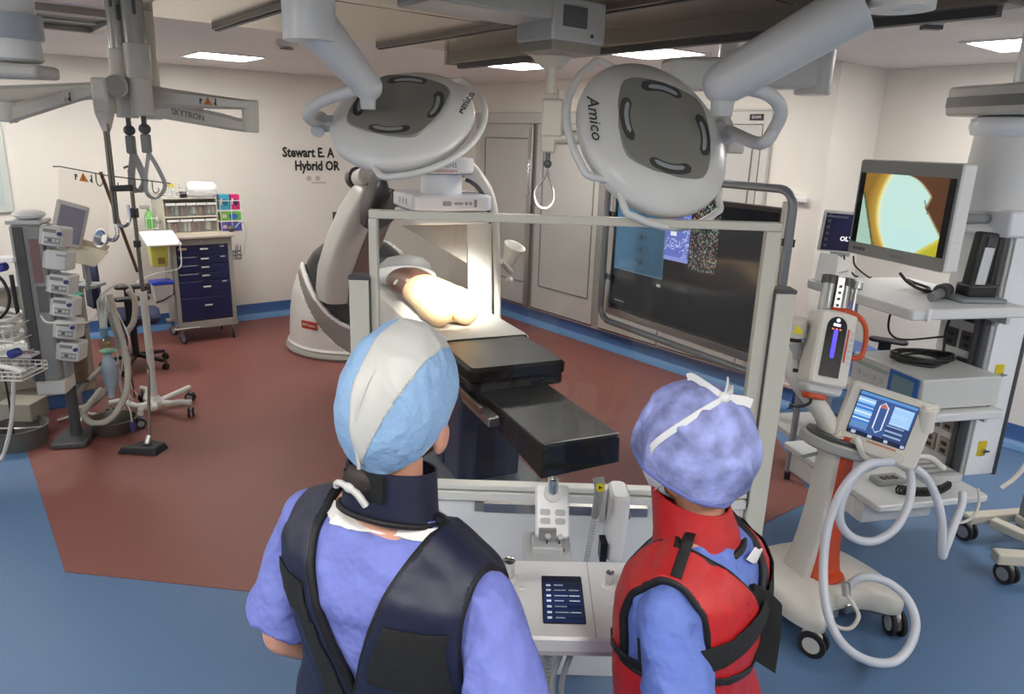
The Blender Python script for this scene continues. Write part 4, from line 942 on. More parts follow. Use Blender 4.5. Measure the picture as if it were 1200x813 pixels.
MB().box((.045, -.1025, 1.1), (.055, .004, .16)).build('column_print', mat('faded_print', S(92, 92, 90), .5), pc)
tp = thing('folded_towel', 'folded white cloth lying on top of the pump column', 'cloth', PC + V((0, 0, 1.566)), PRZ)
mb = MB(); mb.ball((-.0, 0, .026), (.088, .085, .03), seg=18, rg=8); mb.build('cloth', SHEET, tp)
PUW = mat('pump_white', S(198, 200, 198), .35)
def pump(i, label, z, plain=False):
    t = thing('infusion_pump', label, 'infusion pump', PC + M.Rotation(PRZ, 3, 'Z') @ V((.135, -.03, z)), PRZ - R(2), 'infusion pumps up the column')
    mm = M.Rotation(R(8), 4, 'Y') @ M.Rotation(R(-6), 4, 'X')
    mb = MB(mm); mb.plate(.118, .17, .116, .018, None, 4, 0, .008); mb.build('pump_body', PUW, t)
    mb = MB(mm); mb.box((-.06, 0, .055), (.02, .16, .1)); mb.build('pump_clamp', LGREY, t, bevel=.004)
    if not plain:
        mb = MB(mm); mb.box((.002, -.0865, .034), (.082, .006, .038)); d = mb.build('pump_keypad', MGREY, t, bevel=.002)
        for k in range(4): MB(mm).box((-.028 + .02 * k, -.091, .036), (.014, .004, .014)).build('pump_key', LGREY if k != 1 else DGREY, d)
        mb = MB(mm); mb.cyl((.042, -.085, .078), (.042, -.105, .078), .012, seg=14); mb.build('pump_knob', mat('pump_blue', S(36, 46, 110), .35), t)
        mb = MB(mm); mb.box((-.014, -.0865, .09), (.068, .006, .02)); mb.build('pump_display', mat('pump_lcd', S(120, 126, 122), .25), t)
        mb = MB(mm); mb.box((.0, -.06, .1135), (.10, .04, .004)); mb.build('pump_handle', mat('pump_grey', S(150, 150, 148), .4), t)
    else:
        mb = MB(mm); mb.box((.03, -.0865, .09), (.05, .006, .012)); mb.build('pump_mark', MGREY, t)
for i, z in enumerate((1.41, 1.27, 1.125, .985, .845, .705)):
    pump(i, ['white infusion pump at the top of the grey column', 'plain faced white infusion pump, second from the top of the column', 'white infusion pump, third from the top of the column', 'white infusion pump, third from the bottom of the column', 'white infusion pump, second from the bottom of the column', 'white infusion pump at the bottom of the grey column'][i], z, i == 1)
# baskets, cables and bits beside the column
CB = mat('cable_white', S(205, 203, 196), .4); CBK = mat('cable_black', (.012, .012, .012), .45)
def basket(label, c, w, d, h, nx=7):
    t = thing('wire_basket', label, 'basket', c)
    mb = MB()
    for z in (0, h * .5, h): mb.tube([(-w / 2, -d / 2, z), (w / 2, -d / 2, z), (w / 2, d / 2, z), (-w / 2, d / 2, z)], .004, 6, smooth=False, closed=True)
    for i in range(nx):
        x = -w / 2 + w * i / (nx - 1); mb.tube([(x, -d / 2, h), (x, -d / 2, 0), (x, d / 2, 0), (x, d / 2, h)], .0025, 6, smooth=False)
    mb.build('basket_wire', mat('white_wire', S(216, 214, 206), .4), t); return t
b = at(10, 410, 4.15); b1 = basket('white wire basket full of coiled white tubing beside the pump column', (b.x - .02, b.y, b.z), .30, .26, .18)
mb = MB(); mb.strip([(-.4, .1, -.02), (.18, .1, -.02)], .02, .3, (0, 0, 1), smooth=False); mb.build('basket_shelf', WHITE, b1)
t = thing('coiled_tubing', 'tangle of white tubing heaped in the wire basket', 'tubing', (b.x - .02, b.y, b.z + .02))
random.seed(5); mb = MB()
for k in range(3):
    pts = []
    for i in range(22):
        a = i * .9 + k * 2; r = .09 + .03 * random.random(); pts.append((r * 1.2 * math.cos(a), r * math.sin(a), .01 + .008 * i + .03 * random.random() + .01 * k))
    mb.tube(pts, .008, 8, 4)
mb.build('tubing', CB, t)
t = thing('side_shelf', 'white rod shelf with a blue knob beside the top of the pump column', 'shelf', at(8, 304, 4.2))
a, c = at(-25, 304, 4.3), at(26, 303, 4.22)
mb = MB(); mb.strip([a, c], .03, .12, (0, 0, 1), smooth=False); mb.build('shelf_bar', WHITE, t, world=True, bevel=.006)
k = at(6, 312, 4.1); mb = MB(); mb.cyl(k, k + V((.0, -.05, 0)), .026, seg=16); mb.build('shelf_knob', mat('knob_blue', S(40, 50, 130), .35), t, world=True, bevel=.004)
t = thing('blue_valve', 'blue valve knob on the wire basket beside the pump column', 'valve', at(22, 412, 4.0))
k = at(22, 412, 3.98); mb = MB(); mb.cyl(k, k + V((-.01, -.06, 0)), .026, seg=16); mb.build('valve_knob', mat('knob_blue', S(40, 50, 130), .35), t, world=True, bevel=.004)
mb = MB(); mb.cyl(k, at(40, 413, 4.12), .007, seg=8); mb.build('valve_stem', CHROME, t, world=True)
b = at(8, 432, 4.0); b2 = basket('flat white wire tray below the tubing basket beside the pump column', (b.x + .02, b.y, b.z - .03), .28, .24, .05, 9)
mb = MB(); mb.strip([(-.35, .1, .055), (.15, -.1, .055)], .02, .03, (0, 0, 1), smooth=False); mb.build('tray_front_bar', WHITE, b2, bevel=.004)
def cable(label, pts, r, m, grp=None, cat='cable', name='cable'):
    mb = MB(); mb.tube(pts, r, 8, 6)
    return tag(mb.build(name, m, None, smooth=60), label, cat, grp)
cable('white hose hanging from the wire tray down to the floor', [at(18, 425, 4.0), at(16, 450, 4.0), at(14, 490, 4.0), at(8, 520, 4.0), at(2, 536, 4.0), at(-12, 552, 3.9)], .012, CB, None, 'hose', 'drain_hose')
cable('black cable looping beside the pump column below the white rod shelf', [at(-8, 318, 4.2), at(4, 330, 4.2), at(11, 348, 4.2), at(8, 364, 4.2), at(-2, 374, 4.2), at(-12, 380, 4.2)], .009, CBK)
cable('straight black cable hanging down along the pump column', [at(13, 322, 4.2), at(17, 345, 4.2), at(22, 372, 4.2)], .012, CBK)
cable('thin black cable hanging under the flat wire tray', [at(2, 428, 4.1), at(8, 455, 4.1), at(12, 480, 4.1), at(16, 508, 4.15)], .006, CBK)
q = atz(28, 500, 0)
t = thing('floor_box', 'beige flat box on the floor side below the pump column', 'box', at(27, 490, 4.75))
m0 = at(27, 478, 4.75); MB().box((0, 0, -.0), (.24, .2, .13)).build('box_body', mat('box_beige', S(150, 146, 134), .5), t, bevel=.006)
t.location = (m0.x, m0.y, m0.z)
MB().box((0, 0, -.07 - (m0.z - .07) / 2), (.06, .06, max(.02, m0.z - .07))).build('box_stand', DGREY, t)
q = atz(14, 528, 0); t = thing('floor_bucket', 'grey round floor bucket below the white wire baskets', 'bucket', (q.x, q.y + .1, 0))
MB().lathe([(.001, .003), (.15, .003), (.17, .14), (.18, .145), (.165, .145), (.14, .02), (.001, .02)], seg=32).build('bucket_body', mat('bucket_grey', S(92, 92, 88), .4), t)
MB().tube([(-.17, 0, .14), (-.08, -.12, .17), (.08, -.12, .17), (.17, 0, .14)], .006, 8).build('bucket_handle', STEEL, t)
# suction stand
q = atz(104, 478, 0); sx_, sy_ = q.x + .10, q.y - .25
t = thing('suction_stand', 'suction stand with metal fittings, black clamp and tan canister beside the pumps', 'suction stand', (sx_, sy_, 0))
def z_at(px, py): return at(px, py, sy_).z - 0
MB().cyl((0, 0, .03), (0, 0, 1.02), .016).build('stand_pole', STEEL, t)
mb = MB()
for a in range(4): mb.tube([(0, 0, .06), (.16 * math.cos(a * PI / 2 + .4), .16 * math.sin(a * PI / 2 + .4), .02)], .012, 8, smooth=False)
mb.build('stand_foot', STEEL, t)
MB().lathe([(.001, .32), (.075, .32), (.09, .52), (.095, .53), (.001, .53)]).build('canister', mat('canister_tan', S(120, 102, 84), .4), t)
MB().lathe([(.07, .315), (.10, .315), (.10, .33), (.07, .33)]).build('canister_ring', DGREY, t)
MB().box((0, -.03, .63), (.17, .14, .16)).build('clamp_block', BLACK, t, bevel=.012)
mb = MB(); random.seed(2)
for k in range(16): mb.cyl((random.uniform(-.1, .12), random.uniform(-.1, .02), .72), (random.uniform(-.12, .14), random.uniform(-.12, .04), random.uniform(.74, .82)), .010, seg=8)
mb.build('metal_fittings', CHROME, t)
MB().lathe([(.001, .86), (.09, .86), (.10, .93), (.095, .93), (.001, .87)], M.Translation((-.02, 0, 0)), sx=1.2).build('green_tub', mat('tub_pale', S(150, 165, 140), .4), t)
MB().lathe([(.10, .93), (.112, .93), (.112, .955), (.10, .955)], M.Translation((-.02, 0, 0)), sx=1.2).build('tub_rim', mat('tub_teal', S(40, 130, 110), .35), t)
mb = MB(); mb.cyl((-.14, -.02, 1.24), (.02, -.03, .80), .014, seg=10); mb.cyl((-.11, -.03, 1.22), (.04, -.04, .80), .009, seg=10); mb.build('steel_rods', mat('warm_steel', S(170, 150, 125), .25, .9), t)
# office chair
def office_chair(name, label, loc, rz, mback, sc=1.0):
    t = thing(name, label, 'chair', loc, rz)
    mb = MB(); mb.plate(.48, .46, .08, .09, None, 6, .44, .025); mb.build('seat', mback, t)
    mb = MB(); mb.rings([[V((x, .22 + .03 * (1 - abs(x) / .25) + dy, z)) for x, dy in ((-w, 0), (-w * .5, .025), (0, .035), (w * .5, .025), (w, 0), (w, .05), (0, .085), (-w, .05))] for z, w in ((.60, .16), (.66, .21), (.82, .22), (.96, .19), (1.02, .13))]); mb.build('backrest', mback, t, smooth=60)
    MB().box((0, .25, .52), (.06, .03, .25)).build('back_post', BLACK, t)
    for s in (-1, 1):
        MB().box((s * .27, .0, .56), (.035, .09, .24)).build('arm_post', BLACK, t, bevel=.008)
        mb = MB(M.Translation((s * .27, -.02, .69))); mb.plate(.095, .28, .03, .045, None, 6, -.015, .008); mb.build('armrest', BLACK, t)
    MB().cyl((0, 0, .1), (0, 0, .44), .03).build('gas_lift', BLACK, t)
    for k in range(5):
        a = 2 * PI * k / 5 + .3; d = V((math.cos(a), math.sin(a), 0))
        mb = MB(); mb.strip([V((0, 0, .12)), d * .28 + V((0, 0, .085))], .05, .03, d.cross(V((0, 0, 1))), smooth=False); mb.build('base_arm', BLACK, t, bevel=.006)
        caster(t, tuple(d * .29), .03, .02, a, BLACK)
    return t
CHB = mat('chair_navy_fabric', S(40, 48, 78), .75, noise=.1, nscale=90)
office_chair('office_chair', 'dark blue swivel chair with black armrests between the pumps and the drip stand', (-3.42, 6.30, 0), R(118), CHB)
# drip stand on a white five foot base
iv = thing('drip_stand', 'wheeled drip stand with white lower tube and curved white feet', 'drip stand', (-2.72, 5.2, 0))
IVW = mat('drip_white', S(206, 206, 200), .35)
MB().cyl((0, 0, .1), (0, 0, .95), .026, seg=18).build('lower_tube', IVW, iv)
MB().cyl((0, 0, .93), (0, 0, 1.82), .014, seg=14).build('upper_tube', PO, iv)
MB().lathe([(.001, .06), (.06, .06), (.06, .1), (.03, .14), (.001, .14)]).build('hub', IVW, iv)
for k in range(5):
    a = R(62 + 72 * k); d = V((math.cos(a), math.sin(a), 0)); n = V((-d.y, d.x, 0))
    mb = MB(); mb.tube([d * .03 + V((0, 0, .085)), d * .12 + n * .03 + V((0, 0, .08)), d * .22 - n * .02 + V((0, 0, .115)), d * .31 + V((0, 0, .115))], .022, 10); mb.build('foot', IVW, iv, smooth=60)
    caster(iv, tuple(d * .30), .038, .026, a + .5, MGREY)
mb = MB(); mb.tube([(0, 0, 1.80), (.0, -.01, 1.84), (-.03, -.02, 1.83)], .008, 8); mb.build('top_hook', PO, iv)
MB().box((0, -.005, 1.52), (.05, .05, .07)).build('pole_clamp', BLACK, iv, bevel=.006)
MB().box((0, -.005, 1.30), (.04, .04, .05)).build('pole_clamp', BLACK, iv, bevel=.006)
t = thing('slanting_rod', 'brown thin rod slanting between the hanging pole and the drip stand', 'rod', at(119, 202, 4.6))
mb = MB(); mb.cyl(at(118, 202, 4.7), at(161, 318, 5.05), .011, seg=10); mb.build('rod', mat('brown_rod', S(110, 82, 66), .35, .5), t, world=True)
# breathing hoses
HOSE = mat('corrugated_hose', S(186, 182, 170), .45)
def hose(label, pts, r, m=HOSE, ribs=True, cat='hose', name='breathing_hose', grp=None):
    pp = spline(pts, 14); mb = MB()
    mb.tube(pp, (lambda t: r * (1 + .09 * math.sin(t * len(pp) * 2.6))) if ribs else r, 10, smooth=False)
    return tag(mb.build(name, m, None, smooth=60), label, cat, grp)
hose('thick corrugated breathing hose sagging in the lowest loop above the steel bowl', [at(128, 345, 4.9), at(135, 370, 4.9), at(146, 410, 4.85), at(150, 440, 4.8), at(146, 465, 4.75), at(130, 490, 4.7), at(110, 496, 4.7), at(98, 486, 4.75), at(106, 472, 4.8), at(120, 455, 4.85)], .022)
hose('corrugated breathing hose swinging out towards the beige cabinet', [at(121, 430, 5.0), at(105, 445, 5.0), at(88, 465, 5.0), at(82, 477, 4.95), at(92, 479, 4.9), at(112, 470, 4.85), at(128, 452, 4.85), at(137, 425, 4.9)], .020)
hose('short corrugated hose hooking over beside the chair arm towards the drip stand', [at(150, 340, 5.0), at(158, 352, 5.05), at(157, 375, 5.05), at(148, 388, 5.0), at(138, 378, 4.95), at(132, 362, 4.95)], .020)
hose('thick pale hose running straight down past the anaesthesia bag', [at(127, 365, 4.9), at(134, 382, 4.9), at(143, 408, 4.88)], .022)
t = thing('breathing_circuit', 'bundle of clear tubing, teal connector and breathing bag hanging beside the drip stand', 'breathing circuit', at(122, 350, 4.85))
mb = MB()
for k in range(7):
    a = at(114 + k * 1.6, 352 - (k % 3) * 3, 4.85 + .02 * (k % 3)); mb.tube([a, at(116 + k * 1.4, 370, 4.85), at(119 + k * .9, 390, 4.83), at(121 + k * .5, 400, 4.82)], .006, 6)
mb.build('clear_tubing', mat('clear_tube', S(190, 196, 192), .3), t, world=True)
mb = MB(); mb.cyl(at(121, 384, 4.8), at(123, 398, 4.8), .028, .022, 14); mb.build('connector', mat('teal_connector', S(110, 150, 165), .35), t, world=True)
mb = MB(); mb.ball(at(126, 404, 4.8), (.055, .05, .07)); mb.build('valve_dome', glass_mat('clear_dome', (.8, .82, .8), .8), t, world=True)
mb = MB(); mb.ball(at(125, 402, 4.8), .022); mb.build('valve_core', mat('brass_core', S(170, 150, 60), .4), t, world=True)
mb = MB(); mb.lathe([(.001, 0), (.05, 0), (.055, .012), (.001, .014)], M.Translation(at(127, 412, 4.8))); mb.build('valve_flange', mat('pale_green_ring', S(130, 190, 165), .4), t, world=True)
mb = MB(); mb.tube([at(126, 414, 4.8), at(128, 430, 4.8), at(130, 448, 4.8), at(131, 466, 4.78)], lambda t: .02 + .035 * math.sin(min(1, t * 1.15) * PI), 12); mb.build('breathing_bag', mat('bag_pale_blue', S(160, 180, 192), .35), t, world=True, smooth=60)
mb = MB(); mb.tube([at(118, 345, 4.85), at(128, 338, 4.9), at(140, 332, 5.0), at(152, 336, 5.05), at(156, 348, 5.1)], .010, 8); mb.build('top_tube', CB, t, world=True)
random.seed(21)
for k in range(6):
    x0 = 128 + k * 3.4
    cable(['thin grey line hanging loosely amid the breathing hoses', 'thin white line hanging amid the breathing hoses', 'thin grey line curling past the white drip tube', 'thin white line curling near the drip stand feet', 'thin dark line running down beside the drip tube', 'thin pale line looping beside the drip tube'][k], [at(122 + k * 3, 350 + 3 * k, 5.0), at(x0 + 6, 385 + 2 * k, 5.0 - .03 * k), at(x0 + 10 + 3 * math.sin(k), 420, 4.95), at(x0 + 14 - 5 * (k % 2), 450, 4.95), at(146 + 3 * k, 478 - 3 * k, 4.95)], .005, [LGREY, CB, LGREY, CB, CBK, CB][k])
cable('white cable looping across the front of the infusion pumps', [at(48, 370, 4.05), at(54, 377, 3.98), at(70, 379, 3.9), at(90, 379, 4.0), at(106, 376, 4.3), at(113, 366, 4.7)], .006, CB)
cable('white cable sagging from the side tray back towards the drip stand', [CF @ V((-.27, -.28, 1.08)), CF @ V((-.265, -.28, .95)), CF @ V((-.30, -.3, .83)), CF @ V((-.5, -.3, .80)), at(164, 328, 5.6), at(160, 332, 5.25)], .006, CB)
q = atz(134, 505, 0); t = thing('steel_bowl', 'round steel bowl on the maroon floor under the breathing hoses', 'bowl', (q.x, q.y, 0))
MB().lathe([(.001, .005), (.13, .005), (.155, .10), (.165, .105), (.15, .105), (.125, .02), (.001, .02)], seg=36).build('bowl_body', mat('dull_steel', S(110, 106, 98), .4, .7), t)
t = thing('foot_switch', 'black wedge foot switch with upright steel rod on the maroon floor', 'foot switch', atz(168, 528, 0))
mb = MB(); mb.prism([(-.15, -.07), (.13, -.09), (.15, .06), (-.02, .10)], .05, top=.82, z0=.0); mb.build('pedal', mat('pedal_black', (.012, .013, .018), .5), t, bevel=.01)
mb = MB(); mb.cyl((.03, .0, .05), (.035, .03, .10), .022, seg=12); mb.build('rod_socket', STEEL, t)
mb = MB(); mb.tube([(.035, .03, .08), (.02, .1, .3), (.015, .15, .5), (-.01, .18, .56)], .010, 10); mb.build('rod', mat('brown_steel', S(120, 108, 98), .3, .8), t)
cable('thin line with a blue plug hanging above the foot switch', [at(146, 470, 4.8), at(152, 480, 4.75), at(155, 495, 4.72)], .005, CB)
mb = MB(); a = at(155, 494, 4.72); mb.lathe([(.001, -.09), (.012, -.08), (.02, -.03), (.014, .0), (.001, .0)], M.Translation(a), seg=14); tag(mb.build('blue_plug', mat('plug_blue', S(64, 66, 130), .4), None), 'small blue plug at the end of the hanging line above the foot switch', 'plug')
# ================================================================== EQUIPMENT COLUMN
BK = V((2.42, 3.56, 0)); BX = V((.97, .24, 0)); BY = V((-.24, .97, 0)); BM = axes(BK, BX, BY, (0, 0, 1)); BRZ = math.atan2(.24, .97)
BCG = mat('boom_grey', S(208, 209, 208), .38)
BPAN = mat('boom_light_panel', S(226, 229, 233), .32)
BDK = mat('boom_dark_rail', S(84, 86, 88), .3, .5)
bo = thing('equipment_tower', 'thick grey ceiling equipment column with outlets and yellow locks at its shelves', 'equipment column', BK, BRZ)
mb = MB(); mb.box((.115, .175, 1.11), (.21, .33, 1.34)); mb.build('column_body', BCG, bo, bevel=.01)
mb = MB(); mb.box((.112, .003, 1.12), (.18, .012, 1.34)); fp = mb.build('front_panel', BPAN, bo, bevel=.004)
mb = MB()
for x, y in ((-.012, .03), (-.012, .07), (.225, .02)): mb.cyl((x, y, .44), (x, y, 1.74), .02, seg=14)
mb.build('rail_tubes', BDK, bo)
for z in (.605, 1.03):
    mb = MB(); mb.box((.095, -.005, z), (.055, .006, .085)); k = mb.build('yellow_lock', mat('lock_yellow', S(206, 186, 30), .4), bo, bevel=.003)
    mb = MB(); mb.cyl((.10, -.006, z - .01), (.10, -.022, z - .01), .012, seg=14); mb.box((.11, -.024, z - .01), (.03, .006, .010)); mb.build('lock_key', CHROME, k)
for z, h in ((.56, .10), (.70, .10), (1.02, .10), (1.16, .10), (1.30, .08), (.86, .08)):
    for y in (.14, .24):
        mb = MB(); mb.box((.003, y, z), (.012, .075, h)); ou = mb.build('outlet_plate', mat('outlet_tan', S(150, 138, 120), .4) if z < .8 else mat('outlet_dark', S(70, 68, 66), .4), bo, bevel=.003)
        mb = MB(); mb.box((-.006, y, z + .018), (.006, .03, .02)); mb.box((-.006, y, z - .022), (.006, .03, .02)); mb.build('outlet_socket', BLACK, ou)
mb = MB(); mb.box((.10, .175, 1.785), (.32, .40, .13)); mb.build('column_collar', BPAN, bo, bevel=.015)
mb = MB(); mb.lathe([(.001, 1.84), (.165, 1.84), (.15, 2.2), (.001, 2.2)], M.Translation((.04, .175, 0)), seg=40); mb.build('neck', BCG, bo)
mb = MB(); mb.lathe([(.14, 2.19), (.17, 2.2), (.182, 2.24), (.175, 2.275), (.15, 2.285), (.001, 2.285)], M.Translation((.04, .175, 0)), seg=40); mb.build('neck_ring', BPAN, bo, smooth=60)
mb = MB(M.Translation((.12, .2, 0))); mb.plate(.52, .50, .14, .06, None, 5, 2.29, .012); mb.build('arm_head', mat('boom_beige_cap', S(186, 184, 176), .4), bo)
mb = MB(M.Translation((.12, .2, 0))); mb.plate(.527, .507, .05, .06, None, 5, 2.33); mb.build('dark_band', mat('band_grey', S(112, 112, 110), .4), bo)
mb = MB(); mb.cyl((.2, .25, 2.42), (.2, .25, CH - .002), .09, seg=28); mb.build('ceiling_post', BPAN, bo)
SHW = mat('shelf_white', S(214, 216, 216), .35)
def shelf(name, label, x0, x1, y0, y1, z, th, extra=()):
    t = thing('equipment_shelf', label, 'shelf', BM @ V((0, 0, z)), BRZ, None)
    mb = MB(M.Translation(((x0 + x1) / 2, (y0 + y1) / 2, 0))); mb.plate(x1 - x0, y1 - y0, th, .02, None, 4, -th, .006); mb.build('shelf_board', SHW, t)
    for x in extra:
        mb = MB(); mb.box((x, y0 - .004, -th / 2), (.02, .014, th + .012)); mb.build('edge_stop', WHITE, t, bevel=.003)
    mb = MB(); mb.rings([[V((x, y, zz)) for y, zz in ((-.012, -th), (-.10, -th), (-.012, -th - .09))] for x in (-.03, .005)]); mb.fix = True; mb.build('shelf_bracket', mat('bracket_grey', S(150, 156, 164), .4), t)
    mb = MB(); mb.box((-.03, .05, -th - .03), (.02, .3, .06)); mb.build('shelf_arm', LGREY, t)
    return t
shelf('top', 'topmost white shelf of the equipment column, carrying the two monitors', -.69, -.035, -.20, .58, 1.42, .05, (-.60,))
shelf('mid', 'middle white shelf of the equipment column, carrying the grey device box', -.55, -.035, -.20, .40, .90, .04)
lo = shelf('low', 'lowest white shelf of the equipment column, with drawer, near the floor hoses', -.69, -.035, -.22, .58, .45, .035)
mb = MB(); mb.box((-.45, .22, -.10), (.42, .62, .13)); mb.build('drawer', SHW, lo, bevel=.006)
mb = MB(); mb.box((-.664, .22, -.10), (.012, .5, .10)); mb.build('drawer_front', WHITE, lo, bevel=.004)
mb = MB(); mb.box((-.672, .05, -.08), (.006, .05, .02)); mb.build('drawer_mark', mat('red_mark', S(170, 60, 50), .5), lo)
# endoscopy monitor
mL, mR = V((1.74, 3.8, 0)), V((1.905, 3.2, 0)); ex = (mR - mL); ml = ex.length; ex.normalize(); en = V((ex.y, -ex.x, 0))
MZ = 1.828; MH = .475; mc = (mL + mR) / 2
EM = axes((mc.x, mc.y, MZ), ex, (0, 0, 1), en)
mo = thing('endoscopy_monitor', 'big white framed monitor showing a bright greenish endoscope picture', 'monitor', (mc.x, mc.y, 1.42))
mb = MB(EM); mb.plate(ml, MH, .075, .015, None, 4, -.075, .006); mb.build('monitor_shell', WHITE, mo, world=True)
mb = MB(EM); mb.plate(ml - .012, MH - .01, .006, .01, None, 3, -.002); mb.build('monitor_bezel', mat('bezel_grey', S(132, 134, 132), .4), mo, world=True)
def endo(u, v):
    # a bright pale lobe on a brown field with a yellow rim
    if u < .06 or u > .94: return (.004, .004, .004)
    x = (u - .06) / .88; y = v
    if y < .25: rt = .50 + .32 * math.sqrt(y / .25)
    elif y < .40: rt = .82 - .04 * (y - .25) / .15
    elif y < .75: rt = .78 + .22 * (y - .40) / .35
    else: rt = 1.0 - (y - .75) * 1.0
    lf = .33 - .44 * y + .50 * y * y
    brown = V((.17, .075, .028)).lerp(V((.10, .04, .02)), x)
    left = V((.30, .16, .03)).lerp(V((.62, .40, .06)), max(0, min(1, 1 - (lf - x) / .16)))
    pale = V((.60, .86, .78))
    if x < lf:
        k = max(0, min(1, 1 - (lf - x) / .045)); out = left.lerp(V((.85, .75, .25)), k)
        e = .03 + .30 * (y - .28)
        if y > .28 and x < e: out = V((.42, .62, .50)) if e - x > .03 else V((.12, .13, .05))
    elif x < rt:
        k = min(1, (x - lf) / .05); out = V((.90, .88, .52)).lerp(pale, k)
        if y > .7: out = out.lerp(V((.55, .84, .84)), .5)
    else:
        k = max(0, 1 - (x - rt) / .03); out = brown.lerp(V((.6, .55, .3)), k)
        if y > .72: out = V((.52, .48, .03)).lerp(V((.75, .70, .15)), max(0, 1 - (x - rt) / .08))
    if abs(x - (.80 + (y - .40) * .35)) < .010 and .30 < y < .48: out = out * .4
    return tuple(out)
plane_mesh('monitor_screen', EM @ M.Translation((0, .0, .006)), ml - .035, MH - .13, screen_mat('endo_picture', .72), mo, endo, 110, 80)
text('maker_lettering', 'OLYMPUS', .02, EM @ M.Translation((.03, -MH / 2 + .03, .0062)), MGREY, mo, depth=.001)
mb = MB(EM)
for k in range(4): mb.box((-ml / 2 + .05 + .022 * k, -MH / 2 + .035, .006), (.012, .014, .004))
mb.build('monitor_keys', DGREY, mo, world=True)
mb = MB(EM); mb.box((.03, -.03, -.10), (.14, .16, .06)); mb.build('monitor_mount', MGREY, mo, world=True, bevel=.006)
mb = MB(); p = EM @ V((.03, 0, -.15)); mb.cyl((p.x, p.y, 1.74), (p.x, p.y, 1.86), .035, seg=16); mb.cyl((p.x, p.y, 1.80), BM @ V((.02, .12, 1.80)), .026, seg=16); mb.build('monitor_arm', MGREY, mo, world=True)
def onshelf(name, lab, cat, x, y, z, grp=None, dr=0.0): return thing(name, lab, cat, BM @ V((x, y, z)), BRZ + dr, grp)
def bcable(label, pts, r=.006, m=CBK, name='cable'):
    mb = MB(BM); mb.tube(pts, r, 8, 6); return tag(mb.build(name, m, None, smooth=60), label, 'cable')
bcable('black cable bundle curled on the top shelf under the endoscopy monitor', [(-.36, .28, 1.50), (-.35, .22, 1.46), (-.30, .16, 1.43), (-.24, .2, 1.435), (-.27, .27, 1.45), (-.34, .24, 1.47), (-.33, .17, 1.44), (-.24, .12, 1.428), (-.16, .16, 1.43), (-.1, .2, 1.43)], .008)
# small monitor showing lettering
oq = V((1.845, 4.1, 1.66)); ox = V((.97, -.24, -.03)).normalized(); om = axes(oq, ox, V((-.03, -.18, .98)))
sm = thing('small_monitor', 'small dark monitor with white lettering beside the big endoscopy monitor', 'monitor', (1.82, 4.15, 1.42))
mb = MB(om); mb.plate(.25, .235, .03, .01, None, 3, -.032, .004); mb.build('monitor_case', WHITE, sm, world=True)
def olpic(u, v):
    b = .5 + .5 * math.sin(3 * u + 2 * v); c = V((.02, .018, .045)).lerp(V((.05, .045, .16)), b * u)
    if .05 < u < .12 and int(v * 12) % 2 == 0: c = V((.10, .10, .14))
    if .05 < v < .10 and u < .5: c = V((.14, .14, .18))
    return tuple(c)
plane_mesh('monitor_screen', om @ M.Translation((.004, 0, .002)), .232, .212, screen_mat('small_picture', .4), sm, olpic, 40, 36)
text('screen_lettering', 'OLYMPUS', .036, om @ M.Translation((.055, -.035, .004)), mat('lit_white_letters', (.8, .8, .85), .5, emit=.7), sm, depth=.0008, bold=.0012, sx=.95)
mb = MB(om); mb.box((0, -.128, -.015), (.10, .02, .02)); mb.build('cable_bar', LGREY, sm, world=True)
mb = MB(); p = om @ V((0, 0, -.06)); mb.cyl((p.x, p.y, 1.425), (p.x, p.y, 1.66), .018, seg=12); mb.cyl((p.x, p.y, 1.42), (p.x, p.y, 1.435), .08, seg=20); mb.build('monitor_stand', LGREY, sm, world=True)
mb = MB()
for k in range(3): a = om @ V((-.03 + .05 * k, -.13, 0)); mb.tube([a, a + V((.005, -.03, -.05)), a + V((.02 + .02 * k, -.08, -.10)), (a.x + .03 + .02 * k, a.y - .1, 1.43)], .005, 8)
mb.build('cables', CBK, sm, world=True)
t = onshelf('white_device', 'white wedge shaped device at the back end of the topmost shelf', 'device', -.585, .50, 1.42, None, .5)
mb = MB(); mb.hexa([V(p) for p in ((-.10, -.06, 0), (.10, -.06, 0), (-.10, .06, 0), (.10, .06, 0), (-.10, -.05, .16), (.10, -.05, .085), (-.10, .05, .16), (.10, .05, .085))]); mb.build('device_body', WHITE, t, bevel=.008)
mb = MB()
for k in range(4): mb.box((-.06 + .03 * k, -.0585, .06), (.012, .004, .01))
mb.build('device_keys', LGREY, t)
# handheld recorder in its dock
t = onshelf('handset_dock', 'black upright handset with white strip standing in a grey dock on the topmost shelf', 'handset dock', -.19, -.03, 1.42, None, -.15)
mb = MB(); mb.plate(.24, .17, .022, .02, None, 4, 0, .006); mb.build('dock_base', mat('dock_grey', S(128, 138, 140), .4), t)
mb = MB(); mb.box((.02, .02, .05), (.15, .10, .06)); mb.build('dock_cradle', BLACK, t, bevel=.01)
hm = M.Translation((.0, .02, .06)) @ M.Rotation(R(4), 4, 'Y')
mb = MB(hm); mb.box((0, 0, .135), (.095, .06, .27)); h = mb.build('handset_body', BLACK, t, bevel=.012)
mb = MB(hm); mb.box((.008, -.0315, .105), (.05, .004, .19)); mb.build('white_strip', mat('strip_white', S(206, 210, 214), .4), h)
mb = MB(hm); mb.box((.008, -.034, .225), (.045, .004, .05)); mb.build('handset_screen', mat('handset_lcd', S(60, 66, 72), .2), h)
text('strip_lettering', 'xxx xxx', .03, BM @ M.Translation((-.19, -.03, 1.42)) @ M.Rotation(-.15, 4, 'Z') @ hm @ M.Translation((.008, -.034, .10)) @ M.Rotation(PI / 2, 4, 'X') @ M.Rotation(PI / 2, 4, 'Z'), mat('strip_ink', S(120, 126, 140), .5), h, depth=.0006) if False else None
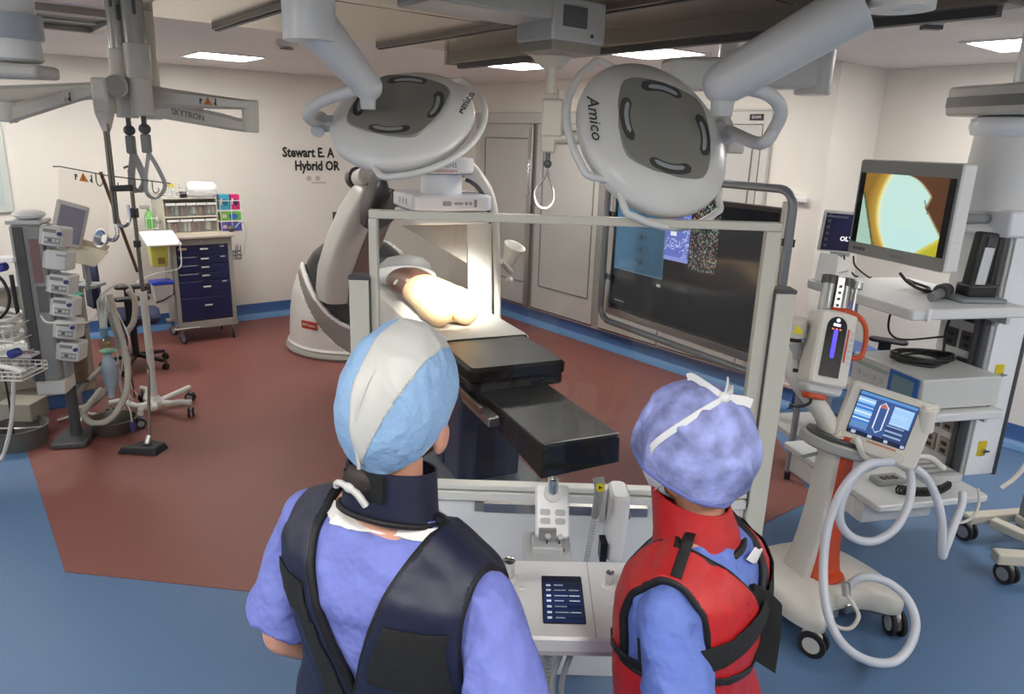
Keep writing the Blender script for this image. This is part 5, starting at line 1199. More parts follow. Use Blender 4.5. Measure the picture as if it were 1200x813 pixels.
t = onshelf('light_handle', 'grey ribbed cylindrical handle lying on the topmost shelf beside the handset dock', 'handle', -.34, .02, 1.42, None, .5)
MB().cyl((-.12, 0, .022), (0, 0, .028), .02, .024, 18).build('handle_grip', mat('handle_grey', S(130, 132, 134), .35, .3), t, bevel=.003)
mb = MB()
for k in range(4): mb.cyl((.0 + .022 * k, 0, .036), (.016 + .022 * k, 0, .036), .036 - .003 * (k % 2), seg=22)
mb.cyl((0, 0, .036), (.085, 0, .036), .03, seg=20); mb.build('handle_head', mat('handle_dark', S(90, 92, 94), .35, .3), t)
# syringe-pump-like steel carriers seen in front are part of the injector; device box on the middle shelf
t = onshelf('device_box', 'large light grey device box with a blue framed display on the middle shelf', 'device', -.27, .10, .90)
mb = MB(); mb.box((0, 0, .085), (.46, .50, .155)); mb.build('box_body', mat('device_grey', S(196, 198, 196), .38), t, bevel=.008)
for x, y in ((-.2, -.22), (.2, -.22), (-.2, .22), (.2, .22)): MB().cyl((x, y, 0), (x, y, .01), .014, seg=10).build('rubber_foot', RUBBER, t)
mb = MB(); mb.box((-.232, -.13, .085), (.012, .20, .14)); bb = mb.build('display_frame', mat('frame_blue', S(40, 96, 170), .35), t, bevel=.01)
mb = MB(); mb.box((-.2395, -.13, .09), (.004, .14, .09)); mb.build('display_lcd', mat('lcd_grey_blue', S(120, 150, 160), .25), bb)
for k in range(4): MB().cyl((-.231, .02 + .055 * k, .07), (-.242, .02 + .055 * k, .07), .014, seg=14).build('control_knob', LGREY, t)
mb = MB(); mb.box((-.2315, .1, .12), (.004, .22, .02)); mb.build('front_print', mat('pale_green_print', S(150, 170, 160), .5), t)
random.seed(4); pts = [(.14 * math.cos(a * 1.1) * (1 + .25 * math.sin(a * 2.3)) - .27, .11 * math.sin(a * 1.1) * (1 + .2 * math.cos(a * 1.7)) + .13, 1.072 + .0012 * a + .006 * math.sin(a * 3)) for a in range(0, 30)]
bcable('black cable coiled in loops on top of the grey device box', pts, .007)
bcable('black cable hanging from the outlets behind the middle shelf', [(-.02, .24, 1.3), (-.06, .22, 1.2), (-.07, .2, 1.1), (-.05, .22, 1.0), (-.03, .24, .95)], .007)
bcable('thin black cable dropping from the topmost shelf beside the outlets', [(-.33, .30, 1.36), (-.34, .32, 1.25), (-.3, .34, 1.16), (-.2, .34, 1.12), (-.02, .24, 1.16)], .006)
# things on the lowest shelf
t = onshelf('vent_tray', 'grey slotted tray at the inner end of the lowest shelf', 'tray', -.16, .12, .45)
MB().box((0, 0, .02), (.22, .36, .04)).build('tray_body', LGREY, t, bevel=.004)
for k in range(6): MB().box((0, -.14 + .055 * k, .042), (.2, .02, .006)).build('tray_slat', MGREY, t)
t = onshelf('hand_remote', 'grey hand remote with a black curly cord lying on the lowest shelf', 'remote', -.46, .0, .45)
MB().box((0, 0, .018), (.16, .09, .03)).build('remote_body', mat('remote_grey', S(150, 152, 152), .4), t, bevel=.008)
for k in range(3): MB().box((-.04 + .035 * k, -.01, .035), (.022, .03, .006)).build('remote_key', DGREY, t)
pts = [(-.5 + .30 * s + .022 * math.cos(s * 150), -.12 - .05 * math.sin(s * 3.1), .474 + .022 * math.sin(s * 150)) for s in [i / 160 for i in range(161)]]
mb = MB(BM); mb.tube(pts, .006, 6, smooth=False); tag(mb.build('curly_cord', CBK, None, smooth=60), 'black curly cord lying across the front of the lowest shelf', 'cable')
# blue stool-like chair behind the column
office_chair('exam_chair', 'blue upholstered swivel chair half hidden behind the injector and shelves', (2.78, 5.25, 0), R(60), mat('exam_blue', S(52, 84, 140), .5))
t = thing('blue_cart', 'low blue topped cart behind the white injector head', 'cart', (2.05, 4.62, 0), R(10))
MB().box((0, 0, .86), (.55, .45, .05)).build('cart_top', mat('exam_blue', S(52, 84, 140), .5), t, bevel=.01)
for x in (-.24, .24):
    for y in (-.19, .19): MB().box((x, y, .45), (.03, .03, .8)).build('cart_leg', MGREY, t)
MB().box((0, 0, .3), (.5, .4, .03)).build('cart_shelf', LGREY, t)
for x in (-.24, .24):
    for y in (-.19, .19): MB().cyl((x, y, .0), (x, y, .06), .02, seg=12).build('cart_foot', RUBBER, t)
# stand at the frame's edge
st = thing('equipment_stand', 'beige legged wheeled stand with grey post behind the lowest shelf', 'stand', (2.93, 3.62, 0))
SB = mat('stand_beige', S(196, 192, 178), .4)
def beam(mb, p0, p1, w, h): mb.strip([p0, p1], w, h, V((p1[0] - p0[0], p1[1] - p0[1], 0)).cross(V((0, 0, 1))), smooth=False)
mb = MB(); beam(mb, (2.60, 3.70, .125), (3.3, 3.84, .125), .07, .05); mb.build('stand_leg', SB, st, world=True, bevel=.008)
mb = MB(); beam(mb, (2.72, 3.66, .13), (2.98, 3.20, .13), .065, .05); mb.build('stand_leg', SB, st, world=True, bevel=.008)
mb = MB(); beam(mb, (2.50, 3.29, .135), (3.25, 3.24, .135), .075, .06); mb.build('stand_leg', SB, st, world=True, bevel=.008)
mb = MB(); mb.box((2.93, 3.60, .46), (.15, .13, .70)); mb.build('stand_post', mat('stand_grey', S(132, 134, 132), .4), st, world=True, bevel=.01)
mb = MB(); mb.box((2.9, 3.46, .16), (.12, .4, .05)); mb.build('post_foot', SB, st, world=True, bevel=.008)
caster(st, (2.60 - 2.93, 3.70 - 3.62, 0), .055, .035, .4, MGREY); caster(st, (2.56 - 2.93, 3.28 - 3.62, 0), .055, .035, .3, MGREY)
caster(st, (3.2 - 2.93, 3.82 - 3.62, 0), .055, .035, .4, MGREY); caster(st, (3.15 - 2.93, 3.24 - 3.62, 0), .055, .035, .3, MGREY)
for i, (z, s) in enumerate(((.86, .07), (.95, .08), (1.05, .06))):
    mb = MB(); mb.box((2.83, 3.48 + .01 * i, z), (s, s, .07)); mb.build('valve_block', [WHITE, LGREY, CHROME][i], st, world=True, bevel=.012)
mb = MB(); mb.tube([(2.80, 3.45, .62), (2.84, 3.44, .75), (2.86, 3.46, .86)], .012, 8); mb.box((2.86, 3.52, .76), (.05, .05, .12)); mb.build('blue_fitting', mat('fit_blue', S(50, 66, 120), .4), st, world=True)
mb = MB()
random.seed(9)
for k in range(7): mb.tube([(2.86 + .02 * k, 3.46, 1.06), (2.80 + .03 * k, 3.42, 1.14 + .03 * random.random()), (2.86 + .02 * k, 3.42, 1.24), (2.92, 3.46, 1.16 + .01 * k), (2.95, 3.5, 1.02)], .007, 8)
mb.build('coiled_lines', CB, st, world=True)
mb = MB(); mb.box((2.80, 3.44, .50), (.08, .05, .02)); mb.build('black_pedal', BLACK, st, world=True)
cable('pale hose running from the stand down past the column panel', [(2.86, 3.48, .92), (2.76, 3.42, .80), (2.66, 3.4, .66), (2.58, 3.38, .54), (2.5, 3.36, .48)], .012, CB, None, 'hose', 'stand_hose')
# ================================================================== CONTRAST INJECTOR
IJ = V((1.47, 2.98, 0)); IW = mat('injector_warm_white', S(208, 205, 196), .32); IOR = mat('injector_orange', S(196, 74, 36), .4)
ij = thing('contrast_injector', 'white wheeled contrast injector with orange column, tablet screen and syringe head', 'injector', IJ, R(20))
def IJw(x, y, z): return rootmat(ij) @ V((x, y, z))
# base plate: wide body with two front lobes
poly = [(-.30, -.04), (-.285, -.20), (-.215, -.28), (-.13, -.215), (0, -.16), (.13, -.215), (.215, -.28), (.285, -.20), (.30, -.04), (.25, .17), (.12, .28), (-.12, .28), (-.25, .17)]
poly = [(p.x, p.y) for p in spline([V((a, b, 0)) for a, b in poly], 4, closed=True)]
def scl(P, k): c = (0, 0); return [(a * k, b * k) for a, b in P]
mb = MB(); mb.rings([[V((a, b, z)) for a, b in scl(poly, k)] for z, k in ((.112, .94), (.12, .985), (.16, 1.0), (.19, .97), (.205, .90), (.222, .55), (.23, .2))]); mb.build('base_cover', IW, ij, smooth=50)
mb = MB(); mb.rings([[V((a, b, z)) for a, b in scl(poly, k)] for z, k in ((.10, .86), (.113, .90))]); mb.build('base_underside', DGREY, ij)
for x, y, f in ((-.235, -.235, .5), (.235, -.235, -.4), (.18, .20, .2), (-.18, .20, -.1)): caster(ij, (x, y, 0), .06, .036, f, IW)
for x, y, z in ((-.07, -.15, .12), (.05, -.14, .115)): MB().box((x, y, z), (.07, .06, .05)).build('cable_port', STEEL, ij, bevel=.006)
# curved column: white back, orange front
cz = [(.20, .100, -.03), (.24, .088, -.03), (.30, .072, -.026), (.40, .056, -.02), (.52, .044, -.012), (.66, .037, -.004), (.80, .036, .0), (.90, .042, .004)]
mb = MB(); mb.rings([[V((c - .022 + a * w * .86, b * (.04 + w * .4) + .03, z)) for a, b in ((-1, -.8), (-.8, -1), (.8, -1), (1, -.8), (1, .8), (.8, 1), (-.8, 1), (-1, .8))] for z, w, c in cz]); mb.build('column_shell', IW, ij, smooth=50)
mb = MB(); mb.rings([[V((c + .016 + a * w * .92, .03 - (.04 + w * .4) + b, z)) for a, b in ((-1, -.004), (-.85, -.018), (.85, -.018), (1, -.004), (1, .06), (-1, .02))] for z, w, c in cz]); mb.build('orange_front', IOR, ij, smooth=50)
mb = MB(); mb.lathe([(.001, .222), (.085, .222), (.075, .236), (.001, .24)], M.Translation((-.01, -.06, 0)), seg=28, sy=.7); mb.build('orange_foot', IOR, ij, smooth=50)
# tray ring at the top
hd = IJw(0, 0, 0)
mb = MB(); c = at(978, 517, 3.0); m_ = axes(c, (.95, .1, -.28), (-.1, 1, .0))
mb.prism([(p[0], p[1]) for p in rrect(.31, .21, .095, 8)], .05, m_, -.036, 1.0); mb.build('tray_ring', mat('ring_grey', S(150, 150, 146), .35), ij, world=True, bevel=.01)
mb = MB(); mb.prism(rrect(.27, .17, .075, 8), .02, m_, .012); mb.build('tray_pad', mat('pad_dark', S(58, 58, 58), .4), ij, world=True, bevel=.004)
mb = MB(); mb.tube([at(1004, 512, 2.92), at(1008, 525, 2.9), at(1014, 536, 2.92), at(1040, 540, 2.95), at(1085, 535, 3.0), at(1106, 549, 3.0)], .014, 10); mb.build('tray_handle', IW, ij, world=True)
mb = MB(); a = at(966, 528, 3.0); mb.cyl((IJ.x + .005, IJ.y + .02, .84), (a.x + .02, a.y + .01, .90), .042, .055, 20); mb.build('column_head', IW, ij, world=True)
mb = MB(); mb.box(at(1000, 545, 3.05), (.07, .05, .10)); mb.build('info_card', mat('card_white', S(220, 216, 212), .5), ij, world=True)
mb = MB(); mb.cyl(at(940, 535, 2.98), at(958, 531, 2.98), .008, seg=8); mb.build('side_pin', MGREY, ij, world=True)
# articulated arm
arm = [at(975, 512, 3.02), at(966, 488, 3.02), at(950, 465, 3.03), at(936, 448, 3.04), at(927, 430, 3.05), at(927, 408, 3.05), at(931, 385, 3.05)]
mb = MB(); mb.tube(arm, lambda t: .043 - .007 * t, 18, 6); mb.build('swing_arm', IW, ij, world=True, smooth=60)
mb = MB(); mb.cyl(at(930, 418, 3.05), at(929, 400, 3.05), .041, seg=20); mb.build('arm_sleeve', mat('sleeve_grey', S(150, 150, 150), .35), ij, world=True, bevel=.004)
for px, py in ((931, 431), (928, 396)):
    mb = MB(); mb.cyl(at(px - 1, py + 2, 3.05), at(px, py - 2, 3.05), .043, seg=20); mb.build('arm_band', BLACK, ij, world=True)
mb = MB(); mb.cyl(at(930, 394, 3.05), at(934, 372, 3.05), .05, .046, seg=20); mb.build('arm_top', IW, ij, world=True, bevel=.006)
k = at(935, 386, 2.99); mb = MB(frame(k, (-.15, -1, .15), (1, 0, 0))); mb.prism([(-.022, -.018), (.022, -.018), (0, .022)], .004); mb.build('warning_label', mat('warn_yellow', S(214, 200, 30), .5), ij, world=True)
# injector head
hx = (at(1000, 380, 2.98) - at(955, 371, 2.98)).normalized(); hy = (at(972, 362, 3.03) - at(957, 455, 2.93)).normalized(); hc = at(970, 409, 2.98)
HM = axes(hc, hx, hy - hx * hy.dot(hx))
mb = MB(HM); mb.plate(.165, .32, .13, .02, None, 5, -.07, .010); mb.build('head_body', IW, ij, world=True)
mb = MB(HM); mb.plate(.155, .05, .10, .02, M.Translation((0, -.17, 0)), 4, -.06, .008); mb.build('head_foot', LGREY, ij, world=True)
poly = [(-.05, -.12), (.035, -.12), (.035, .09)] + [(-.0075 + .0425 * math.cos(R(a)), .09 + .045 * math.sin(R(a))) for a in range(15, 180, 15)] + [(-.05, .09)]
mb = MB(HM); mb.prism(poly, .006, None, .058); hw = mb.build('head_window', BGLOSS, ij, world=True)
mb = MB(HM); mb.plate(.018, .12, .002, .008, M.Translation((-.01, .02, 0)), 3, .064); mb.build('violet_gauge', mat('lit_violet', (.06, .04, .75), .4, emit=1.2), hw, world=True)
mb = MB(HM); mb.box((-.01, .10, .065), (.03, .012, .003)); mb.cyl((-.008, .12, .063), (-.008, .12, .067), .008, seg=10); mb.build('gauge_mark', mat('lit_pale', (.7, .7, .9), .4, emit=.8), hw, world=True)
mb = MB(HM)
for k in range(3): mb.box((-.025 + .016 * k, .082, .065), (.008, .006, .003))
mb.build('lit_red_mark', mat('lit_red', (.8, .15, .1), .4, emit=.8), hw, world=True)
mb = MB(HM); mb.box((.046, .02, .0605), (.008, .14, .003)); mb.build('red_scale', RED, ij, world=True)
mb = MB(HM)
for k in range(6): mb.box((.064, -.05 + .025 * k, .0605), (.016, .014, .002))
mb.build('side_print', LGREY, ij, world=True)
mb = MB(HM); mb.tube([(-.03, .165, .03), (.05, .165, .05), (.11, .13, .05), (.135, .06, .04), (.13, -.01, .03), (.085, -.02, .02)], .011, 10); mb.build('orange_handle', IOR, ij, world=True, smooth=60)
mb = MB(HM); mb.box((-.02, -.20, -.01), (.08, .04, .07)); mb.build('orange_foot_cap', IOR, ij, world=True, bevel=.008)
for x in (-.035, .035):
    mb = MB(HM); mb.cyl((x, .16, -.02), (x, .31, -.02), .028, seg=18); sy = mb.build('syringe', mat('syringe_clear', S(170, 172, 170), .2, .2), ij, world=True)
    mb = MB(HM); mb.cyl((x, .28, -.02), (x, .315, -.02), .034, seg=18); mb.cyl((x + .014, .16, .0), (x + .014, .3, .0), .006, seg=8); mb.build('syringe_ring', mat('syringe_dark', S(70, 70, 70), .3, .4), sy, world=True)
mb = MB(HM); mb.cyl((.085, .15, -.02), (.085, .30, -.02), .008, seg=10); mb.cyl((.085, .28, -.02), (.085, .31, -.02), .024, seg=14); mb.build('piston_rod', STEEL, ij, world=True)
mb = MB(HM)
for k in range(4): mb.cyl((.0, .19 + .027 * k, .014), (.0, .19 + .027 * k, .018), .006, seg=8)
mb.build('carrier_holes', BLACK, ij, world=True)
mb = MB(HM); mb.box((0, .235, -.012), (.03, .15, .05)); mb.build('syringe_carrier', STEEL, ij, world=True)
mb = MB(); mb.cyl(at(946, 385, 3.06), at(960, 392, 3.03), .03, seg=14); mb.build('head_pivot', MGREY, ij, world=True)
# tablet
tx = (at(1090, 470, 2.86) - at(996, 440, 2.98)).normalized(); ty = (at(996, 440, 3.0) - at(984, 523, 2.93)).normalized(); tc = at(1035, 498, 2.93)
TM = axes(tc, tx, ty - tx * ty.dot(tx)); tw, thh = .355, .30
mb = MB(TM); mb.plate(tw, thh, .05, .03, None, 5, -.045, .012); mb.build('tablet_case', IW, ij, world=True)
mb = MB(TM); mb.plate(.24, .195, .004, .006, M.Translation((-.012, .022, 0)), 2, .004); mb.build('tablet_bezel', BLACK, ij, world=True)
def injpic(u, v):
    c = V((.05, .10, .28))
    if v < .07: return (.10, .28, .62)
    if u < .30 and .12 < v < .86:
        c = V((.30, .55, .85)); k = (v - .12) / .74
        if int(k * 5) % 2 == 1: c = V((.06, .22, .60))
        if abs((k * 5) % 1 - .5) < .08: c = V((.75, .85, .95))
        if k > .8: c = V((.12, .25, .5))
    elif .62 < u < .97 and .12 < v < .55:
        c = V((.35, .58, .88))
        if abs(math.sin(v * 60)) < .2 and u < .9: c = V((.55, .72, .92))
    elif u > .60 and v > .57:
        c = V((.03, .06, .16))
        if int(v * 26) % 3 == 0 and u < .9: c = V((.3, .4, .6))
    elif .37 < u < .55:
        a, b = (u - .46) / .075, (v - .48) / .36
        e = max(abs(a), 0) if abs(b) < .75 else abs(a) + (abs(b) - .75) * 4
        if .85 < e < 1.1 and abs(b) < 1.05: c = V((.7, .78, .9))
        if b < -.62 and e < .85: c = V((.5, .15, .15))
    if v > .92: c = V((.015, .02, .05))
    if v > .93 and int(u * 14) % 4 == 1: c = V((.4, .5, .7))
    return tuple(c)
plane_mesh('tablet_screen', TM @ M.Translation((-.012, .022, .0095)), .232, .187, screen_mat('injector_picture', .85), ij, injpic, 90, 72)
mb = MB(TM); mb.plate(.24, .045, .010, .022, M.Translation((.0, -.115, 0)), 6, .003, .003); mb.build('tablet_grip', mat('grip_warm_grey', S(196, 192, 182), .4), ij, world=True)
for x, y in ((.14, .09), (-.15, -.11)):
    mb = MB(TM); mb.lathe([(.008, .005), (.011, .005), (.011, .008), (.008, .008)], M.Translation((x, y, 0)), seg=16); mb.box((x, y, .006), (.010, .003, .003)); mb.build('round_mark', MGREY, ij, world=True)
mb = MB(TM); mb.box((.02, -.088, .0055), (.12, .008, .002)); mb.build('red_print', mat('faded_orange', S(190, 120, 100), .5), ij, world=True)
mb = MB(); mb.cyl(at(1087, 478, 2.9), at(1083, 505, 2.9), .035, seg=18); mb.cyl(at(1080, 482, 2.9), at(1096, 479, 2.92), .028, seg=14); mb.build('tablet_hinge', IW, ij, world=True, bevel=.006)
mb = MB(); mb.tube([at(1070, 520, 2.98), at(1050, 535, 3.0), at(1010, 525, 3.03)], .022, 12); mb.build('tablet_arm', LGREY, ij, world=True)
# hoses of the injector
WH = mat('hose_white', S(200, 204, 212), .3)
def whose(lab, pts, r=.019): 
    mb = MB(); mb.tube(pts, r, 14, 8); return tag(mb.build('white_hose', WH, None, smooth=60), lab, 'hose')
whose('long thick white hose hanging from the injector and sweeping over the blue floor', [at(1045, 541, 2.86), at(1015, 545, 2.78), at(990, 570, 2.72), at(972, 610, 2.68), at(965, 660, 2.6), at(968, 710, 2.5), at(984, 750, 2.42), at(1012, 772, 2.42), at(1045, 776, 2.46), at(1066, 757, 2.52), at(1073, 728, 2.6), at(1062, 700, 2.68), at(1038, 681, 2.74), at(1012, 676, 2.76), at(997, 684, 2.77)], .018)
whose('thick white hose looping once below the injector tablet', [at(1030, 542, 2.9), at(1004, 556, 2.86), at(987, 585, 2.82), at(985, 612, 2.8), at(1000, 630, 2.8), at(1024, 634, 2.82), at(1048, 620, 2.86), at(1063, 595, 2.9), at(1068, 570, 2.94), at(1065, 545, 2.96)], .018)
whose('thick white hose dropping beside the lowest shelf and folding back up', [at(1072, 548, 2.96), at(1086, 560, 2.94), at(1098, 585, 2.92), at(1104, 615, 2.9), at(1104, 650, 2.9), at(1108, 642, 2.92), at(1118, 615, 2.98), at(1127, 592, 3.04), at(1128, 578, 3.1)], .018)
cable('thin white cable looping under the corner of the lowest shelf', [at(1146, 572, 3.3), at(1148, 585, 3.28), at(1142, 603, 3.26), at(1128, 612, 3.25), at(1114, 610, 3.24)], .007, CB)
cable('thin white cable looping between the injector base and its ports', [at(991, 695, 2.76), at(1000, 708, 2.72), at(1006, 722, 2.7), at(998, 735, 2.68), at(985, 736, 2.68), at(972, 728, 2.68)], .009, CB)
mb = MB(); mb.cyl(at(991, 682, 2.78), at(992, 698, 2.76), .018, seg=14); tag(mb.build('hose_coupling', STEEL, None), 'small steel coupling where the long white hose meets the injector base', 'coupling')
cable('black cable drooping below the injector head', [at(945, 452, 2.98), at(950, 470, 2.95), at(938, 476, 2.95), at(926, 474, 3.0)], .007, CBK)
# ================================================================== GLASS SHIELD
SHF = mat('shield_frame_beige', S(198, 196, 182), .4)
SHP = mat('shield_panel_white', S(222, 223, 222), .38)
sd_ = thing('radiation_shield', 'tall wheeled radiation shield with large clear window and beige frame before the two people', 'radiation shield', (.20, 2.4, 0))
xl, xr, z0, z1 = -.482, .868, .90, 1.868
mb = MB()
mb.box(((xl + xr) / 2, 2.4, z1 - .013), (xr - xl, .035, .028)); mb.box((xl + .013, 2.4, (z0 + z1 - .027) / 2), (.028, .0352, z1 - z0 - .027)); mb.box((xr - .024, 2.4, (z0 + z1 - .027) / 2), (.05, .0352, z1 - z0 - .027))
mb.build('window_frame', SHF, sd_, world=True, bevel=.003)
mb = MB(); mb.box(((xl + xr) / 2, 2.4, z0 - .01), (xr - xl, .045, .02)); mb.box(((xl + xr) / 2, 2.39, z0 - .045), (xr - xl, .03, .035)); mb.build('lower_rail', mat('rail_white', S(214, 214, 206), .35), sd_, world=True, bevel=.003)
mb = MB(); mb.box(((xl + xr) / 2, 2.386, z0 - .085), (.62, .02, .035)); mb.build('rail_slot', mat('slot_grey', S(130, 132, 130), .3, .3), sd_, world=True)
mb = MB(); mb.box(((xl + xr) / 2, 2.402, (z0 + z1) / 2), (xr - xl - .05, .012, z1 - z0 - .03)); mb.build('window_glass', glass_mat('lead_glass', (.90, .905, .89), 1.0, 1.5), sd_, world=True)
mb = MB(); mb.box(((xl + xr) / 2, 2.41, .48), (xr - xl, .03, .80)); mb.build('lower_panel', SHP, sd_, world=True, bevel=.004)
for x, nm in ((xl - .034, 0), (xr + .036, 1)):
    mb = MB(); mb.box((x, 2.4, .86), (.066, .07, 1.56)); po = mb.build('side_post', SHF, sd_, world=True, bevel=.004)
    mb = MB(); mb.box((x, 2.4, 1.646), (.07, .074, .014)); mb.build('post_cap', DGREY, po, world=True, bevel=.003)
    mb = MB(); mb.box((x + (.035 if nm == 0 else -.035), 2.38, 1.25), (.005, .02, .8)); mb.build('post_groove', mat('groove_dark', (.06, .06, .06), .5), po, world=True)
for x in (xl - .034, xr + .036):
    mb = MB(); mb.box((x, 2.4, .10), (.07, .62, .05)); mb.build('base_foot', SHF, sd_, world=True, bevel=.008)
    for y in (-.26, .26): caster(sd_, (x - .20, y, 0), .04, .028, .3, MGREY)
# ================================================================== CONTROL TROLLEY
CW = mat('console_white', S(240, 240, 238), .3)
tr = thing('control_trolley', 'white wheeled control console with touch screen and metal knobs between the two people', 'control console', (.12, 1.78, 0))
def TW(mb, name, m, **k): return mb.build(name, m, tr, world=True, **k)
PMx = axes((.115, 1.585, .985), (1, .02, 0), (0, .985, .10))
mb = MB(PMx); mb.plate(.50, .285, .045, .02, None, 4, -.03, .006); cp_ = TW(mb, 'console_panel', CW)
mb = MB(PMx); mb.plate(.49, .02, .05, .008, M.Translation((0, -.132, 0)), 3, -.04, .003); TW(mb, 'console_front_edge', mat('console_edge', S(204, 196, 194), .3))
mb = MB(PMx); mb.box((.105, .0, .0155), (.0025, .275, .001)); TW(mb, 'panel_seam', LGREY)
SMx = PMx @ M.Translation((.033, -.01, .0165))
mb = MB(PMx); mb.plate(.104, .172, .002, .004, M.Translation((.033, -.01, 0)), 2, .0145); ts = TW(mb, 'screen_surround', BLACK)
def conpic(u, v):
    c = V((.015, .03, .10))
    if v < .12: return (.012, .016, .04)
    for k in range(7):
        y = .16 + .118 * k
        if abs(v - y - .035) < .022:
            if .08 < u < .20: return (.75, .8, .9)
            if .28 < u < (.52 + .06 * (k % 3)) and abs(v - y - .035) < .012: return (.45, .5, .65)
            if u > .66 and k in (1, 2, 3, 5) and u < .94 and abs(v - y - .035) < .012: return (.7, .75, .85)
        if abs(v - y + .018) < .004: return (.04, .06, .15)
    return tuple(c)
plane_mesh('touch_screen', SMx, .098, .166, screen_mat('console_picture', .9), tr, conpic, 60, 90)
for i, (s_, yy) in enumerate((('Table', .055), ('Zoom', .028), ('Rotate', .003), ('Fluoro', -.02), ('Collision', -.062))): pass
def knob(x, y, r, h, lab='joystick'):
    mb = MB(PMx); mb.lathe([(.001, .014), (r * 1.6, .014), (r * 1.6, .02), (r * 1.1, .024), (.001, .024)], M.Translation((x, y, 0)), seg=28); k = TW(mb, lab, CW)
    mb = MB(PMx); mb.lathe([(r * .8, .022), (r, .03), (r, .03 + h * .8), (r * 1.06, .03 + h), (r * .8, .032 + h), (.001, .032 + h)], M.Translation((x, y, 0)), seg=28); mb.build('knob_grip', CHROME, k, world=True)
knob(-.105, .06, .0155, .045); knob(.155, .045, .011, .026)
for x, y in ((-.11, -.03), (-.08, -.03), (-.14, -.03), (-.10, -.075), (-.07, -.075), (-.14, .02), (-.07, .03), (-.12, -.11), (-.07, -.11), (.15, -.04), (.18, -.04), (.16, -.09)):
    mb = MB(PMx); mb.plate(.018, .014, .003, .005, M.Translation((x, y, 0)), 3, .0145, .001); TW(mb, 'console_key', WHITE)
# post, rail and base
mb = MB(); mb.box((.12, 1.86, .53), (.09, .07, .92)); mb.box((.12, 1.80, .955), (.14, .30, .03)); TW(mb, 'trolley_post', LGREY, bevel=.006)
mb = MB(); mb.cyl((-.22, 1.53, .72), (.46, 1.53, .72), .016, seg=14); mb.cyl((-.2, 1.53, .72), (-.2, 1.84, .72), .012, seg=10); mb.cyl((.44, 1.53, .72), (.44, 1.84, .72), .012, seg=10); mb.cyl((-.2, 1.84, .72), (.44, 1.84, .72), .012, seg=10); TW(mb, 'push_bar', mat('bar_grey', S(150, 150, 150), .35, .3))
mb = MB(); mb.box((.18, 2.0, 1.02), (.50, .02, .03)); mb.box((.12, 1.93, 1.0), (.05, .14, .05)); mb.box((.12, 1.9, .95), (.05, .05, .08)); TW(mb, 'accessory_rail', STEEL)
for a in (-1, 1):
    mb = MB(); mb.strip([(.12, 1.78, .11), (.12 + a * .22, 1.52, .09)], .06, .04, (.8, a * .6, 0), smooth=False); TW(mb, 'base_arm', LGREY, bevel=.008)
    mb = MB(); mb.strip([(.12, 1.78, .11), (.12 + a * .20, 2.04, .09)], .06, .04, (.8, -a * .6, 0), smooth=False); TW(mb, 'base_arm', LGREY, bevel=.008)
for x, y in ((-.2, -.24), (.2, -.24), (-.18, .24), (.18, .24)): caster(tr, (x, y, 0), .03, .022, .3, MGREY)
# joystick module
jx = at(648, 598, 1.9); JM = axes(jx, (1, .03, -.03), (-.02, .55, .83))
jm = thing('joystick_module', 'white joystick box with metal knob hung behind the console screen', 'joystick box', (jx.x, jx.y, .95))
mb = MB(JM); mb.plate(.098, .155, .045, .012, None, 4, -.05, .005); mb.build('module_body', CW, jm, world=True)
mb = MB(JM); mb.lathe([(.001, -.006), (.027, -.006), (.026, .003), (.018, .006), (.001, .006)], M.Translation((0, .05, 0)), seg=28); jb = mb.build('joystick', CW, jm, world=True)
mb = MB(); p = JM @ V((0, .05, .0)); mb.lathe([(.013, .0), (.016, .008), (.0155, .04), (.017, .046), (.012, .048), (.001, .044)], M.Translation(p), seg=24); mb.build('knob_grip', CHROME, jb, world=True)
for x, y in ((-.022, -.005), (.022, -.005), (-.022, -.03), (.022, -.03)):
    mb = MB(JM); mb.plate(.03, .018, .002, .006, M.Translation((x, y, 0)), 3, -.0055, .0005); mb.build('module_key', LGREY, jm, world=True)
for x in (-.018, .018):
    mb = MB(JM); mb.cyl((x, -.075, .02), (x, -.075, .034), .008, seg=12); mb.build('plug', LGREY, jm, world=True)
    p = JM @ V((x, -.085, .0)); mb = MB(); mb.tube([p, p + V((.0, -.01, -.03)), p + V((.01, -.01, -.055)), p + V((.025, 0, -.06)), p + V((.03, 0, -.035))], .003, 6); mb.build('wire_hook', DGREY, jm, world=True)
p = JM @ V((.02, -.095, -.0)); mb = MB(); mb.ball(p + V((0, 0, -.02)), (.015, .012, .012)); mb.build('red_connector', mat('dark_red', S(90, 30, 26), .4), jm, world=True)
mb = MB(); mb.tube([p + V((0, 0, -.03)), p + V((.0, -.0, -.12)), p + V((-.02, .0, -.22)), (.12, 1.82, .8), (.14, 1.8, .6)], .004, 8); mb.build('module_cord', CB, jm, world=True)
mb = MB(JM); mb.box((0, .02, -.075), (.04, .05, .06)); mb.build('module_clamp', LGREY, jm, world=True)
